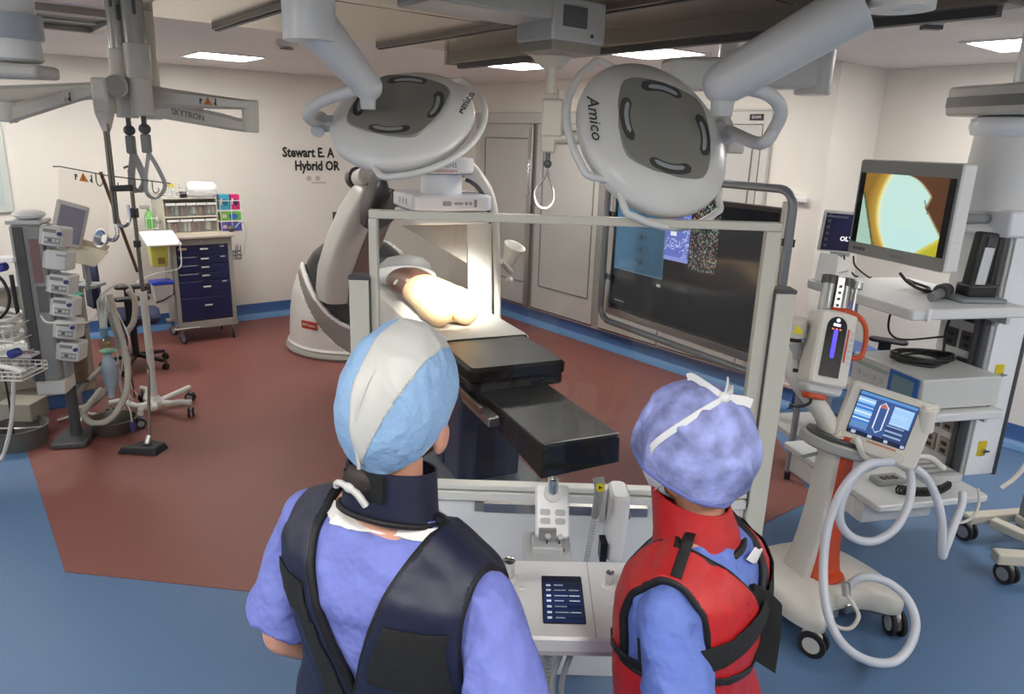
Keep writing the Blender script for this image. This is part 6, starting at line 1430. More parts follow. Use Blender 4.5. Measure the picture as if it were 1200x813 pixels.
# handset and its white holder
bx = at(722, 618, 1.9)
wb = thing('handset_holder', 'white upright holder box beside the joystick box at the glass shield', 'holder', (bx.x, bx.y, .95))
mb = MB(M.Translation((bx.x + .004, bx.y + .04, bx.z)) @ M.Rotation(R(2), 4, 'Y')); mb.plate(.058, .12, .21, .024, None, 5, -.105, .008); mb.build('holder_body', CW, wb, world=True)
mb = MB(); mb.box((bx.x - .04, bx.y + .06, bx.z + .05), (.02, .06, .11)); mb.build('holder_clip', CW, wb, world=True, bevel=.004)
mb = MB(); mb.cyl((bx.x + .03, bx.y + .04, bx.z + .02), (bx.x + .045, bx.y + .04, bx.z + .02), .012, seg=12); mb.build('holder_bolt', MGREY, wb, world=True)
mb = MB(); mb.box((bx.x - .035, bx.y + .0, bx.z - .07), (.02, .05, .06)); mb.build('holder_slot', BLACK, wb, world=True)
hx_ = at(702, 584, 1.88)
hs = thing('hand_switch', 'grey hand switch with a yellow round badge hanging next to the white holder', 'hand switch', (hx_.x, hx_.y, hx_.z - .06))
HS = mat('handswitch_grey', S(150, 152, 150), .4)
hm_ = axes(hx_, (1, 0, .1), (-.06, -.75, .65), None)
mb = MB(); mb.tube([hx_ + V((-.004, .02, .055)), hx_ + V((0, .005, .03)), hx_ + V((-.004, .0, -.02)), hx_ + V((-.008, .005, -.06))], lambda t: .017 - .006 * t, 14, 6); mb.build('switch_body', HS, hs, world=True, smooth=60)
fb = hx_ + V((0, -.012, .040)); bm4 = frame(fb, (0, -.85, .5), (1, 0, 0))
mb = MB(bm4); mb.lathe([(.001, -.004), (.0125, -.004), (.0125, .003), (.001, .003)], seg=24); bd = mb.build('yellow_badge', mat('badge_yellow', S(226, 206, 30), .4), hs, world=True)
mb = MB(bm4); mb.prism([(-.005, -.005), (.006, 0), (-.005, .005)], .0012, z0=.003); mb.build('badge_mark', BLACK, bd, world=True)
sp = []
for i in range(240):
    t_ = i / 239; sp.append(hx_ + V((-.008 - .022 * t_ + .0075 * math.cos(i * .6), .005 + .0075 * math.sin(i * .6), -.06 - .22 * t_)))
mb = MB(); mb.tube(sp, .0018, 6, smooth=False); mb.build('coiled_cord', LGREY, hs, world=True, smooth=60)
# cables below the console
random.seed(31)
cl = ['thick grey cable hanging below the console edge', 'coiled grey cable hanging below the console screen', 'white cable hanging under the console by the push bar', 'white cable bundled under the console near the red vest', 'thin white cable straight below the console', 'black tube hanging below the console by the blue sleeve']
for k, (x, r, m_) in enumerate(((.045, .008, LGREY), (.12, .006, LGREY), (.15, .007, CB), (.175, .008, CB), (.10, .004, CB), (.0, .010, DGREY))):
    if k == 1:
        pts = [V((x + .010 * math.cos(i * .8), 1.62 + .010 * math.sin(i * .8), .95 - .0016 * i)) for i in range(260)]
        mb = MB(); mb.tube(pts, .0035, 6, smooth=False)
    else:
        mb = MB(); mb.tube([(x, 1.62, .95), (x + .01, 1.60, .85), (x - .015, 1.60, .72), (x + .02 * math.sin(k), 1.64, .5), (x * .6 + .03, 1.72, .25), (.1, 1.78, .13)], r, 10)
    tag(mb.build('console_cable', m_, None, smooth=60), cl[k], 'cable')
# ================================================================== PEOPLE
from mathutils import noise as MN
SKIN = mat('skin', S(208, 152, 128), .5, noise=.06, nscale=14)
HAIR = mat('dark_hair', S(40, 30, 26), .6, noise=.3, nscale=160)
def remesh(mb, vox, it=4, amp=0.0, freq=9.0, keep=False):
    """one continuous skin over everything in the builder"""
    me = bpy.data.meshes.new('skin_tmp'); bmesh.ops.recalc_face_normals(mb.bm, faces=mb.bm.faces); mb.bm.to_mesh(me); mb.bm.free()
    o = bpy.data.objects.new('skin_tmp', me); COL.objects.link(o)
    r = o.modifiers.new('r', 'REMESH'); r.mode = 'VOXEL'; r.voxel_size = vox
    s = o.modifiers.new('s', 'SMOOTH'); s.factor = .5; s.iterations = it
    dg = bpy.context.evaluated_depsgraph_get(); out = bpy.data.meshes.new_from_object(o.evaluated_get(dg))
    bpy.data.objects.remove(o); bpy.data.meshes.remove(me)
    if amp:
        n = [v.normal.copy() for v in out.vertices]
        for v, q in zip(out.vertices, n):
            c = v.co; w = .7 * MN.noise(V((c.x * freq, c.y * freq, c.z * freq * .55))) + .7 * (1 - min(1, abs(MN.noise(V((c.x * freq * 1.6 + 5 + c.z * 4, c.y * freq * 1.6, c.z * freq * .9)))) * 3.5))
            v.co = c + q * amp * w
    return out
def sring(c, hw, hd, z, p=2.4, n=28):
    out = []
    for k in range(n):
        a = 2 * PI * k / n; ca, sa = math.cos(a), math.sin(a)
        out.append(V((hw * math.copysign(abs(ca) ** (2 / p), ca), c + hd * math.copysign(abs(sa) ** (2 / p), sa), z)))
    return out
TOR = [(.86, .150, .105, 0), (.92, .172, .120, 0), (1.0, .172, .118, .0), (1.08, .158, .106, .008), (1.18, .162, .112, .006), (1.28, .176, .120, 0), (1.36, .184, .120, -.006), (1.42, .178, .108, -.012), (1.46, .140, .088, -.016), (1.495, .085, .068, -.018), (1.53, .060, .060, -.012)]
R_WR = .010; DROP = 0.0; BROAD = 1.0; HLOW = 0.0; SLOPE = 0.0
def slant(me, s):
    for v in me.vertices:
        z = v.co.z / s; t = max(0, min(1, (z - .95) / .3)); u = 1 - max(0, min(1, (z - 1.45) / .08)); v.co.z -= SLOPE * v.co.x * t * t * (3 - 2 * t) * u
    return me
def zd(z):
    t = max(0, min(1, (z - .95) / .4)); return z - DROP * t * t * (3 - 2 * t)
def torso(mb, inf=0.0, zmin=0.0, zmax=9.0, s=1.0, fem=0.0):
    rs = []
    for z, w, d, y in TOR:
        if z < zmin or z > zmax: continue
        w = w * (1 - .10 * fem * (z > 1.2)) * (1 + .04 * fem * (z < 1.05)); k = inf * (1 if z < 1.44 else .8); w *= BROAD if z < 1.47 else 1
        rs.append([p * s for p in sring(y, w + k, d + k, zd(z))])
    mb.rings(rs)
def cone(mb, a, b, ra, rb, s=1.0):
    a = V(a) * s; b = V(b) * s; mb.cyl(a, b, ra * s, rb * s, 16); mb.ball(a, ra * s, None, 16, 8); mb.ball(b, rb * s, None, 16, 8)
def hand(mb, wrist, d, palm, s, side):
    """five fingers on a palm: d the forearm direction, palm the palm's normal"""
    d = V(d).normalized(); n = V(palm); n = (n - d * n.dot(d)).normalized(); u = d.cross(n) * side; w = V(wrist) * s
    rs = []
    for t, hw, hh in ((-.005, .024, .020), (.02, .030, .017), (.055, .040, .016), (.085, .041, .013), (.095, .034, .010)):
        c = w + d * t * s; rs.append([c + (u * hw * math.cos(2 * PI * k / 14) + n * hh * math.sin(2 * PI * k / 14)) * s for k in range(14)])
    mb.rings(rs)
    for i, (off, L) in enumerate(((-.030, .072), (-.010, .082), (.010, .077), (.029, .060))):
        p0 = w + (d * .088 + u * off) * s; p1 = p0 + (d * L * .45 + n * .006) * s; p2 = p1 + (d * L * .30 + n * .022) * s; p3 = p2 + (d * L * .15 + n * .022) * s
        for a, b, ra, rb in ((p0, p1, .0085, .0082), (p1, p2, .0082, .0075), (p2, p3, .0075, .0065)): cone(mb, a, b, ra, rb) if False else (mb.cyl(a, b, ra * s, rb * s, 10), mb.ball(b, rb * s, None, 10, 6), mb.ball(a, ra * s, None, 10, 6))
    p0 = w + (d * .03 - u * .026) * s; p1 = p0 + (d * .028 - u * .026 + n * .010) * s; p2 = p1 + (d * .030 - u * .010 + n * .010) * s
    for a, b, ra, rb in ((p0, p1, .012, .010), (p1, p2, .010, .008)): mb.cyl(a, b, ra * s, rb * s, 10); mb.ball(b, rb * s, None, 10, 6); mb.ball(a, ra * s, None, 10, 6)
def headparts(mb, H, s):
    """skull, jaw, nose, brow, lips and ears in the head frame H (origin at the head's centre, y forward)"""
    mb.ball((0, -.012, .018), (.075 * s, .094 * s, .100 * s), H, 24, 16)
    mb.ball((0, .020 * s, -.045 * s), (.060 * s, .070 * s, .075 * s), H, 20, 12)
    mb.ball((0, .062 * s, -.085 * s), (.030 * s, .026 * s, .026 * s), H, 14, 8)
    mb.rings([[H @ V((x * s, y * s, z * s)) for x, y, z in r] for r in (((-.008, .078, .018), (.008, .078, .018), (.006, .088, .016), (-.006, .088, .016)), ((-.016, .078, -.030), (.016, .078, -.030), (.011, .108, -.026), (-.011, .108, -.026)), ((-.012, .078, -.040), (.012, .078, -.040), (.007, .098, -.038), (-.007, .098, -.038)))])
    mb.ball((0, .080 * s, -.060 * s), (.024 * s, .014 * s, .006 * s), H, 12, 6); mb.ball((0, .078 * s, -.070 * s), (.021 * s, .014 * s, .007 * s), H, 12, 6)
    for x in (-1, 1):
        mb.ball((x * .030 * s, .076 * s, .022 * s), (.024 * s, .010 * s, .006 * s), H, 10, 6)
        mb.ball((x * .090 * s, -.008 * s, -.034 * s), (.013 * s, .024 * s, .036 * s), H @ M.Rotation(0, 4, 'Z'), 14, 10)
        mb.ball((x * .090 * s, -.016 * s, -.016 * s), (.012 * s, .016 * s, .018 * s), H, 12, 8)
def shell(me, keep, cuts, off, name, m, parent, thick=.006, trim=None, trim_m=None, trim_name='trim', smooth=60):
    """a piece of cloth cut out of a body surface: planes in cuts give clean edges, keep(face centre, normal) says what stays"""
    bm = bmesh.new(); bm.from_mesh(me)
    for co, no in cuts: bmesh.ops.bisect_plane(bm, geom=bm.verts[:] + bm.edges[:] + bm.faces[:], plane_co=V(co), plane_no=V(no), dist=1e-5)
    bm.normal_update()
    dead = [f for f in bm.faces if not keep(f.calc_center_median(), f.normal)]
    bmesh.ops.delete(bm, geom=dead, context='FACES')
    bm.normal_update()
    for v, q in [(v, v.normal.copy()) for v in bm.verts]: v.co = v.co + q * off
    loops = []
    if trim:
        be = [e for e in bm.edges if len(e.link_faces) == 1]; nxt = {}
        for e in be:
            for v in e.verts: nxt.setdefault(v, []).append(e)
        used = set()
        for e in be:
            if e in used: continue
            used.add(e); lp = [e.verts[0], e.verts[1]]
            while True:
                c = [x for x in nxt[lp[-1]] if x not in used]
                if not c: break
                used.add(c[0]); lp.append(c[0].other_vert(lp[-1]))
            loops.append([v.co.copy() for v in lp])
    out = bpy.data.meshes.new(name); bm.to_mesh(out); bm.free()
    o = link_mesh(name, out, m, parent, smooth)
    if thick: sm_ = o.modifiers.new('thickness', 'SOLIDIFY'); sm_.thickness = thick; sm_.offset = 1
    if trim:
        mb = MB()
        for lp in loops:
            if len(lp) < 12: continue
            cl_ = (lp[0] - lp[-1]).length < 1e-6
            if cl_: lp = lp[:-1]
            st = max(1, int(len(lp) / max(8, len(lp) // 2))); q = lp[::st]
            for _ in range(3): q = [(q[i - 1] + q[i] * 2 + q[(i + 1) % len(q)]) / 4 if cl_ or 0 < i < len(q) - 1 else q[i] for i in range(len(q))]
            if sum((q[i] - q[i - 1]).length for i in range(1, len(q))) < .12: continue
            mb.tube(q, trim, 8, 1, smooth=False, closed=cl_)
        mb.build(trim_name, trim_m, o, smooth=60)
    return o
def person(label, loc, rz, s, fem, arms, head, cloth, tilt=0.0):
    """body as one surface; arms = ((elbow, wrist, palm) left, right)"""
    B = MB(); torso(B, 0, s=s, fem=fem)
    sw = (.185 - .02 * fem) * BROAD; Q = zd(1.45) - 1.45
    HP = V((0, -.012, 1.54)) * s
    yaw, pitch, roll = head
    HR = M.Translation(HP) @ M.Rotation(R(yaw), 4, 'Z') @ M.Rotation(R(pitch), 4, 'X') @ M.Rotation(R(roll), 4, 'Y')
    HM = HR @ M.Translation(V((0, .022, .118 - HLOW)) * s)
    cone(B, (0, -.018, 1.47 + Q), (0, -.012, 1.56), .062 - .006 * fem, .056 - .006 * fem, s); B.cyl(HP - V((0, 0, .02)) * s, HM @ V((0, -.02 * s, -.03 * s)), (.056 - .006 * fem) * s, (.055 - .005 * fem) * s, 16)
    headparts(B, HM, s)
    sleeves = []
    for sd, (el, wr, palm) in zip((-1, 1), arms):
        sh = (sd * sw, -.012, 1.398 + Q)
        cone(B, (sd * .06, -.02, 1.49 + Q), (sd * (sw - .02), -.015, 1.41 + Q), .044, .042, s)
        cone(B, sh, el, .056 - .008 * fem, .043 - .005 * fem, s); cone(B, el, wr, .043 - .006 * fem, .029 - .004 * fem, s)
        hand(B, wr, V(wr) - V(el), palm, s * (1 - .06 * fem), sd)
        sleeves.append((sh, el, sd))
        hp = (sd * .09, 0, .92); kn = (sd * .098, .015, .50); an = (sd * .10, -.015, .09)
        cone(B, hp, kn, .088, .056, s); cone(B, kn, an, .056, .038, s); B.ball(V((sd * .102, .06, .045)) * s, (.045 * s, .125 * s, .045 * s), None, 16, 10)
        cone(B, (sd * .1, .0, .35), (sd * .1, -.03, .30), .05, .052, s)
    body = link_mesh('person', slant(remesh(B, .0075, 5), s), SKIN, None, 60)
    body.location = loc; body.rotation_euler = (R(tilt), 0, rz)
    tag(body, label, 'person')
    # scrubs
    T = MB(); torso(T, .016, .86, 1.50, s, fem)
    for sh, el, sd in sleeves:
        e = V(sh).lerp(V(el), .86); mid = V(sh).lerp(V(el), .45)
        cone(T, (sd * .065, -.02, 1.478 + Q), (sd * (sw - .02), -.015, 1.41 + Q), .049, .049, s)
        a = V(sh) * s; T.ball(a, .060 * s, None, 18, 10); T.cyl(a, mid * s, .061 * s, .070 * s, 20); T.cyl(mid * s, e * s, .070 * s, (.080 - .002 * fem) * s, 20)
    tm = slant(remesh(T, .0075, 5, R_WR, 8), s)
    top = link_mesh('scrub_top', tm, cloth['scrub'], body, 60)
    P = MB(); torso(P, .012, .86, 1.02, s, fem)
    for sd in (-1, 1):
        P.cyl(V((sd * .09, 0, .95)) * s, V((sd * .1, .01, .50)) * s, .105 * s, .082 * s, 20); P.cyl(V((sd * .1, .01, .50)) * s, V((sd * .105, -.005, .10)) * s, .082 * s, .078 * s, 20)
    link_mesh('scrub_trousers', remesh(P, .009, 4, .005, 9), cloth['scrub'], body, 60)
    for sd in (-1, 1):
        F = MB(); F.ball(V((sd * .102, .055, .035)) * s, (.052 * s, .140 * s, .035 * s), None, 18, 10); F.ball(V((sd * .102, .0, .065)) * s, (.047 * s, .08 * s, .055 * s), None, 16, 10)
        F.box(V((sd * .102, .055, .012)) * s, (.09 * s, .26 * s, .024 * s)); link_mesh('shoe', remesh(F, .008, 3), mat('shoe_dark', (.03, .03, .035), .5), body, 60)
    V0 = MB(); torso(V0, .022, .86, 1.50, s, fem)
    for sd in (-1, 1): cone(V0, (sd * .065, -.02, 1.474 + Q), (sd * (sw - .01), -.015, 1.405 + Q), .056, .056, s)
    vm = slant(remesh(V0, .0065, 8, .003, 9), s)
    return body, vm, HM, HR, tm
# ---------------------------------------------------------------- man in the navy lead vest
SCB = mat('scrub_blue', S(116, 126, 200), .75, noise=.06, nscale=30, bump=1.0, bscale=11, bdist=.03)
NVY = mat('vest_navy', S(22, 27, 52), .5, noise=.1, nscale=60, bump=.05, bscale=90)
TRM = mat('vest_black_trim', S(14, 14, 16), .6)
VEL = mat('velcro_black', S(20, 21, 21), .85, bump=.3, bscale=260)
DROP = .092; BROAD = 1.11; HLOW = .040; SLOPE = .10
man, vm, HM, HR, tm = person('person in navy lead vest and blue scrubs, back turned, blue and white surgical cap', (-.207, 1.225, 0), R(-29), 1.012, 0.0,
    (((-.265, -.05, 1.06), (-.17, .14, .90), (.3, .3, -1)), ((.305, -.06, 1.10), (.10, .13, .93), (-.3, .3, -1))), (4, 2, 7), {'scrub': SCB})
zV = 1.095; sl = .100 / (1.39 - zV); XA = .197
def man_keep(c, n):
    if abs(c.x) > XA and c.z > 1.18: return False
    if c.y < 0:
        if c.z > zV and abs(c.x) < .0 + sl * (c.z - zV) : return False
        return c.z < 1.50
    return not (c.z > 1.30 and abs(c.x) < .09) and c.z < 1.50
cuts = [((0, 0, zV), (1, 0, -sl)), ((0, 0, zV), (1, 0, sl)), ((XA, 0, 0), (1, 0, 0)), ((-XA, 0, 0), (1, 0, 0)), ((0, 0, 1.18), (0, 0, 1)), ((.09, 0, 0), (1, 0, 0)), ((-.09, 0, 0), (1, 0, 0)), ((0, 0, 1.30), (0, 0, 1)), ((0, 0, 0), (0, 1, 0))]
vest = shell(vm, man_keep, cuts, .002, 'lead_vest', NVY, man, .010, .0095, TRM, 'vest_trim')
def patch(name, keep, cuts, m, off=.013, parent=None): return shell(vm, keep, cuts, off, name, m, parent, .003)
patch('velcro_patch', lambda c, n: c.y < 0 and 1.17 < c.z < 1.30 and .018 + sl * (c.z - zV) < c.x < XA - .012, [((0, 0, zV - .018 / sl), (1, 0, -sl)), ((XA - .012, 0, 0), (1, 0, 0)), ((0, 0, 1.17), (0, 0, 1)), ((0, 0, 1.30), (0, 0, 1))], VEL, parent=vest)
patch('velcro_patch', lambda c, n: c.y < 0 and 1.25 < c.z < 1.32 and .018 + sl * (c.z - zV) < -c.x < XA - .012, [((0, 0, zV - .018 / sl), (1, 0, sl)), ((-XA + .012, 0, 0), (1, 0, 0)), ((0, 0, 1.25), (0, 0, 1)), ((0, 0, 1.32), (0, 0, 1))], VEL, parent=vest)
patch('velcro_patch', lambda c, n: c.y < 0 and .90 < c.z < 1.25 and .012 + sl * max(0, c.z - zV) < -c.x < .07 + .25 * max(0, c.z - 1.1), [((0, 0, zV - .012 / sl), (1, 0, sl)), ((-.07, 0, 1.1), (1, 0, .25)), ((0, 0, 1.25), (0, 0, 1))], VEL, parent=vest)
# white neckline
def neckring(z0, r, dr, y, m, name, parent, w=.010, tl=(0, .34), s=1.0):
    pts = [V((r[0] * math.cos(2 * PI * k / 48), y + r[1] * math.sin(2 * PI * k / 48), z0 + tl[0] * math.cos(2 * PI * k / 48) * r[0] - tl[1] * -math.sin(2 * PI * k / 48) * 0 - tl[1] * .05 * (math.sin(2 * PI * k / 48)))) * s for k in range(48)]
    mb = MB(); mb.strip(pts + [pts[0]], w, .004, (0, .0, 1), smooth=False); return mb.build(name, m, parent, smooth=60)
WTR = mat('white_neck_trim', S(232, 230, 226), .7)
def ringband(name, m, parent, levels, s=1.0, n=48, thick=.004):
    """flared band round the neck; levels = (z at back, z at front, half width, half depth, y)"""
    mb = MB(); rs = []
    for zb, zf, w, d, y in levels: rs.append([V((w * math.cos(2 * PI * k / n), y + d * math.sin(2 * PI * k / n), (zb + zf) / 2 + (zf - zb) / 2 * math.sin(2 * PI * k / n) - .010 * abs(math.cos(2 * PI * k / n)) ** 2 * 0)) * s for k in range(n)])
    inner = [[V((p.x * (1 - thick / max(.02, abs(levels[0][2]))), (p.y - levels[0][4] * s) * (1 - thick / .08) + levels[0][4] * s, p.z)) for p in r] for r in reversed(rs)]
    mb.rings(rs + inner, loop=True); return mb.build(name, m, parent, smooth=50)
def neckband(tm_, parent, zb_, tilt, w, rr):
    """white rib sewn along the neckline of the scrub top"""
    no = V((0, tilt, 1)).normalized(); c0 = V((0, -.02, zb_))
    return shell(tm_, lambda c, n: 0 < (c - c0).dot(no) < w and math.hypot(c.x, c.y + .02) < rr, [(c0, no), (c0 + no * w, no)], .0015, 'neck_trim', WTR, parent, .004)
neckband(tm, man, 1.412, .14, .018, .17)
ringband('thyroid_collar', NVY, man, [(1.458, 1.40, .096, .086, -.016), (1.48, 1.42, .090, .085, -.016), (1.515, 1.47, .084, .086, -.014), (1.545, 1.50, .080, .086, -.010)])
mb = MB(); mb.tube([V((.099 * math.cos(2 * PI * k / 40), -.016 + .089 * math.sin(2 * PI * k / 40), 1.430 - .030 * math.sin(2 * PI * k / 40))) for k in range(40)], .006, 8, smooth=False, closed=True); mb.build('collar_trim', TRM, man, smooth=60)
mb = MB(); mb.rings([[V((x, y, z)) for x, y in ((-.03, -.106), (.05, -.100), (.05, -.092), (-.03, -.096))] for z in (1.495, 1.545)]); mb.build('collar_strap', TRM, man)
# surgical cap
CAPB = mat('cap_blue', S(140, 174, 210), .8, noise=.05, nscale=120, bump=.6, bscale=24, bdist=.02)
CAPW = mat('cap_white', S(216, 217, 215), .8, bump=.1, bscale=50)
def cap_mesh(H, s, rad, cz, amp, freq, vox=.0055):
    mb = MB(); mb.ball((0, -.010 * s, cz * s), tuple(r * s for r in rad), H, 40, 28)
    return remesh(mb, vox, 3, amp, freq)
cm = cap_mesh(HM, 1.0, (.095, .122, .142), .010, .005, 13)
Hi = HM.inverted()
def inH(c): return Hi @ c
def hp_(co, no): return (HM @ V(co), HM.to_3x3() @ V(no))
low = (V((0, -.11, -.108)), V((0, 1.0, -1)).normalized())    # hem: low at the nape, higher on the brow
apex = V((.004, -.12, -.075)); wd_l = V((1, -.10, .13)); wd_r = V((-1, -.10, .36))
def capside(c): q = inH(c); return q
def white_zone(c):
    q = inH(c) - apex
    return q.dot(wd_l) > 0 and q.dot(wd_r) > 0 and q.z > 0
def above(c): return (inH(c) - low[0]).dot(low[1]) < 0
ccuts = [hp_(low[0], low[1]), hp_(apex, wd_l), hp_(apex, wd_r)]
cap = shell(cm, lambda c, n: above(c) and not white_zone(c), ccuts, .001, 'surgical_cap', CAPB, man, .003, .0035, CAPW, 'cap_hem')
shell(cm, lambda c, n: above(c) and white_zone(c), ccuts, .0025, 'cap_white_panel', CAPW, cap, .003)
mb = MB(HM); mb.tube([apex + V((0, -.004, 0)), V((.0, -.136, .01)), V((.006, -.128, .07)), V((.010, -.09, .118)), V((.012, -.03, .142))], .0035, 6); mb.build('cap_seam', CAPW, cap, smooth=60)
mb = MB(HM); mb.ball((-.006, -.104, -.112), (.034, .022, .030)); mb.build('nape_hair', HAIR, man, smooth=60)
hc_ = shell(cm, lambda c, n: True, [], -.012, 'hair', HAIR, man, 0) 
mb = MB(HM); mb.ball((-.012, -.126, -.118), (.012, .008, .009)); mb.tube([(-.012, -.126, -.118), (-.03, -.126, -.116), (-.042, -.122, -.122), (-.044, -.120, -.130)], .006, 8); mb.tube([(-.010, -.126, -.118), (.006, -.128, -.122), (.018, -.128, -.132), (.024, -.126, -.140)], .0065, 8); mb.build('cap_ties', CAPW, cap, smooth=60)
# glasses and mask loops
def glasses(H, s, parent):
    mb = MB(H)
    for x in (-1, 1):
        mb.tube([V((x * .062, .086, .020)) * s, V((x * .080, .05, .022)) * s, V((x * .086, .0, .016)) * s, V((x * .084, -.03, -.002)) * s], .0035 * s, 8)
        q = [V((x * .033 + .024 * math.cos(2 * PI * k / 20), .098 - abs(x * .033 + .024 * math.cos(2 * PI * k / 20)) * .15, .012 + .017 * math.sin(2 * PI * k / 20))) * s for k in range(20)]
        mb.tube(q, .002 * s, 6, smooth=False, closed=True)
    mb.tube([V((-.010, .098, .016)) * s, V((0, .102, .018)) * s, V((.010, .098, .016)) * s], .002 * s, 6); return mb.build('glasses', BLACK, parent, smooth=60)
def mask(H, s, parent):
    mb = MB(H); rs = []
    for z, w, y in ((-.005, .045, .098), (-.03, .060, .112), (-.06, .064, .112), (-.09, .058, .098), (-.105, .045, .075)):
        rs.append([V((w * math.sin(a), y * math.cos(a * .62) - .012 - .02 * (abs(a) / 1.35) ** 2, z)) * s for a in [1.35 * (k / 8 - 1) for k in range(17)]])
    rs2 = [[p + V((0, .004 * s, 0)) for p in r] for r in rs]
    mb.rings([a + list(reversed(b)) for a, b in zip(rs2, rs)]); m_ = mb.build('face_mask', mat('mask_pale', S(208, 212, 216), .8), parent, smooth=60)
    mb = MB(H)
    for x in (-1, 1):
        mb.tube([V((x * .058, .07, -.02)) * s, V((x * .075, .03, -.012)) * s, V((x * .090, -.018, -.01)) * s], .002 * s, 6)
        mb.tube([V((x * .054, .06, -.09)) * s, V((x * .072, .02, -.05)) * s, V((x * .089, -.02, -.025)) * s], .002 * s, 6)
    mb.build('mask_loop', WHITE, m_, smooth=60)
    return m_
glasses(HM, 1.0, man); mask(HM, 1.0, man)
mb = MB(HM); mb.ball((.086, .0, -.052), .004); mb.cyl((.086, .0, -.052), (.087, .001, -.064), .002, seg=6); mb.build('earring', mat('gold', S(214, 178, 70), .25, .9), man)
# ---------------------------------------------------------------- woman in the red lead vest
SCW = mat('scrub_blue_darker', S(98, 120, 194), .75, noise=.06, nscale=30, bump=1.0, bscale=11, bdist=.03)
VRD = mat('vest_red', S(176, 26, 30), .5, noise=.08, nscale=50, bump=.06, bscale=60)
ws = .938
DROP = .065; BROAD = 1.08; HLOW = .032; SLOPE = 0.0
wom, vm, HM, HR, tm = person('person in red lead vest and blue scrubs, mottled violet bouffant cap, back turned', (.462, 1.28, 0), R(58), ws, 1.0,
    (((-.215, -.07, 1.09), (-.19, .03, .85), (.3, .3, -1)), ((.22, -.05, 1.09), (.19, .08, .86), (-.3, .3, -1))), (2, 0, 2), {'scrub': SCW}, -4)
zb = 1.255 * ws; slw = .088 * ws / (1.405 * ws - zb); xa = .168 * ws
def wom_keep(c, n):
    if abs(c.x) > xa and c.z > 1.19 * ws: return False
    if c.y < 0:
        if c.z > zb and abs(c.x) < slw * (c.z - zb): return False
        return c.z < 1.50 * ws
    return not (c.z > 1.34 * ws and abs(c.x) < .08 * ws) and c.z < 1.50 * ws
wc = [((0, 0, zb), (1, 0, -slw)), ((0, 0, zb), (1, 0, slw)), ((xa, 0, 0), (1, 0, 0)), ((-xa, 0, 0), (1, 0, 0)), ((0, 0, 1.19 * ws), (0, 0, 1)), ((.08 * ws, 0, 0), (1, 0, 0)), ((-.08 * ws, 0, 0), (1, 0, 0)), ((0, 0, 1.34 * ws), (0, 0, 1)), ((0, 0, 0), (0, 1, 0))]
vest = shell(vm, wom_keep, wc, .002, 'lead_vest', VRD, wom, .009, .0095, TRM, 'vest_trim')
# shoulder seam bands, belt, dark side panel
for sx in (-1, 1):
    patch('shoulder_band', lambda c, n: c.z > 1.22 * ws and abs(c.y + .022) < .008 and c.z < 1.5 * ws and .075 < sx * c.x < xa - .004, [((0, -.014, 0), (0, 1, 0)), ((0, -.030, 0), (0, 1, 0)), ((sx * (xa - .004), 0, 0), (1, 0, 0)), ((sx * .075, 0, 0), (1, 0, 0))], TRM, .0125, vest)
zl = 1.30 * ws
patch('velcro_belt', lambda c, n: c.y < .03 and abs(c.z - zl - .20 * c.x) < .026, [((0, 0, zl + .026), (-.20, 0, 1)), ((0, 0, zl - .026), (-.20, 0, 1)), ((0, .03, 0), (0, 1, 0))], VEL, .016, vest)
patch('lower_seam', lambda c, n: abs(c.z - 1.16 * ws + .3 * c.x) < .008, [((0, 0, 1.16 * ws + .008), (.3, 0, 1)), ((0, 0, 1.16 * ws - .008), (.3, 0, 1))], TRM, .0125, vest)
patch('side_panel', lambda c, n: c.x > .085 and c.y < .02 and 1.22 * ws < c.z < 1.34 * ws and c.x > slw * (c.z - zb) + .02, [((.085, 0, 0), (1, 0, 0)), ((0, 0, 1.22 * ws), (0, 0, 1)), ((0, 0, 1.34 * ws), (0, 0, 1)), ((0, .02, 0), (0, 1, 0))], TRM, .012, vest)
def ribbon(name, rows, th, m, parent):
    """flat ribbon through rows of (edge, edge) world points"""
    mb = MB(); rs = []
    for i, (a, b) in enumerate(rows):
        n0 = rows[min(i + 1, len(rows) - 1)]; p0 = rows[max(i - 1, 0)]
        n = ((n0[0] + n0[1]) - (p0[0] + p0[1])).cross(b - a).normalized() * th / 2
        rs.append([a + n, b + n, b - n, a - n])
    mb.rings(rs); mb.bm.transform(rootmat(wom).inverted()); return mb.build(name, m, parent, smooth=50)
ribbon('belt_end', [(at(866, 690, 1.25), at(868, 722, 1.25)), (at(884, 684, 1.23), at(884, 716, 1.23)), (at(903, 694, 1.24), at(896, 722, 1.24)), (at(916, 708, 1.25), at(886, 716, 1.25)), (at(915, 740, 1.25), at(884, 742, 1.25)), (at(908, 788, 1.25), at(880, 770, 1.25))], .006, VEL, vest)
ringband('thyroid_collar', VRD, wom, [(1.42, 1.39, .108, .094, -.010), (1.46, 1.44, .094, .088, -.004), (1.485, 1.51, .084, .086, .004), (1.50, 1.55, .082, .086, .008)], ws)
mb = MB(); mb.tube([V((.110 * math.cos(2 * PI * k / 40), -.010 + .096 * math.sin(2 * PI * k / 40), 1.405 - .015 * math.sin(2 * PI * k / 40))) * ws for k in range(40)], .0085, 8, smooth=False, closed=True); mb.build('collar_trim', TRM, wom, smooth=60)
mb = MB(); mb.strip([V((.0, -.128, 1.415)) * ws, V((.02, -.134, 1.40)) * ws, V((.042, -.134, 1.392)) * ws], .03, .004, (.2, -.3, 1)); mb.build('neck_label', WTR, wom, smooth=60)
BOU = mat('bouffant_violet', S(140, 148, 200), .7, noise=.5, nscale=20, bump=.8, bscale=16, bdist=.02)
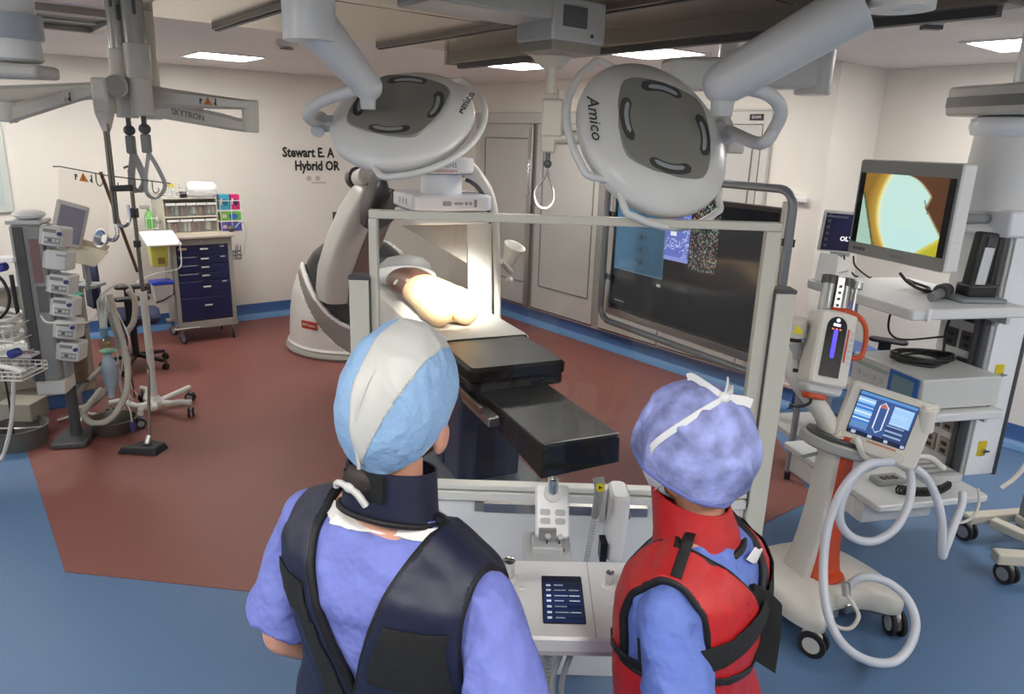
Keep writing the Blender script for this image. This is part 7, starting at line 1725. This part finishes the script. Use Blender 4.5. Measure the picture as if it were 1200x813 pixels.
# mottled fabric: pale thin spots over the violet cloth
cm = cap_mesh(HM, ws, (.124, .132, .136), .006, .0085, 9)
Hi = HM.inverted()
lowb = (V((0, -.115, -.105)), V((0, .48, -1)).normalized())
cap = shell(cm, lambda c, n: (inH(c) - lowb[0]).dot(lowb[1]) < 0, [hp_(lowb[0], lowb[1])], .0, 'bouffant_cap', BOU, wom, .002, .006, mat('bouffant_hem', S(104, 112, 176), .7), 'cap_elastic')
shell(cm, lambda c, n: True, [], -.034, 'hair', HAIR, wom, 0)
def oncap(a, e, k=1.03):
    """point on the cap: a degrees round from the back, e degrees up"""
    return V((.122 * math.sin(R(a)) * math.cos(R(e)), -.010 - .132 * math.cos(R(a)) * math.cos(R(e)), .018 + .128 * math.sin(R(e)))) * ws * k
TIE = mat('tie_white', S(226, 226, 224), .7)
mb = MB(HM)
mb.strip([oncap(-125, -14), oncap(-112, 8), oncap(-92, 28), oncap(-62, 48), oncap(-34, 56)], .012, .003, None, n=6)
mb.strip([oncap(-34, 56), oncap(15, 60), oncap(50, 54), oncap(62, 48, 1.06)], .012, .003, None, n=6)
mb.strip([oncap(-34, 56, 1.04), oncap(-60, 74, 1.07), oncap(-120, 82, 1.10), oncap(-150, 80, 1.08)], .014, .003, None, n=6)
mb.strip([oncap(-34, 56, 1.04), oncap(-10, 48, 1.08), oncap(2, 42, 1.09)], .018, .004, None, n=6)
mb.strip([oncap(-34, 56, 1.04), oncap(10, 66, 1.08), oncap(40, 64, 1.10)], .014, .003, None, n=6)
mb.ball(oncap(-34, 56, 1.05), .011); mb.build('cap_ties', TIE, cap, smooth=60)
glasses(HM, ws, wom); mask(HM, ws, wom)
# ================================================================== LOOK
SC.view_settings.view_transform = 'Standard'; SC.view_settings.look = 'None'
SC.view_settings.exposure = 0.36; SC.view_settings.gamma = 1.0; SC.view_settings.use_curve_mapping = False
wd = bpy.data.worlds.new('world'); SC.world = wd; wd.use_nodes = True
wd.node_tree.nodes['Background'].inputs[0].default_value = (.5, .5, .5, 1); wd.node_tree.nodes['Background'].inputs[1].default_value = .2
SC.cycles.max_bounces = 8; SC.cycles.transparent_max_bounces = 12; SC.cycles.diffuse_bounces = 4; SC.cycles.glossy_bounces = 4
SC.cycles.sample_clamp_indirect = 6.0; SC.cycles.use_denoising = True; SC.cycles.caustics_reflective = False; SC.cycles.caustics_refractive = False
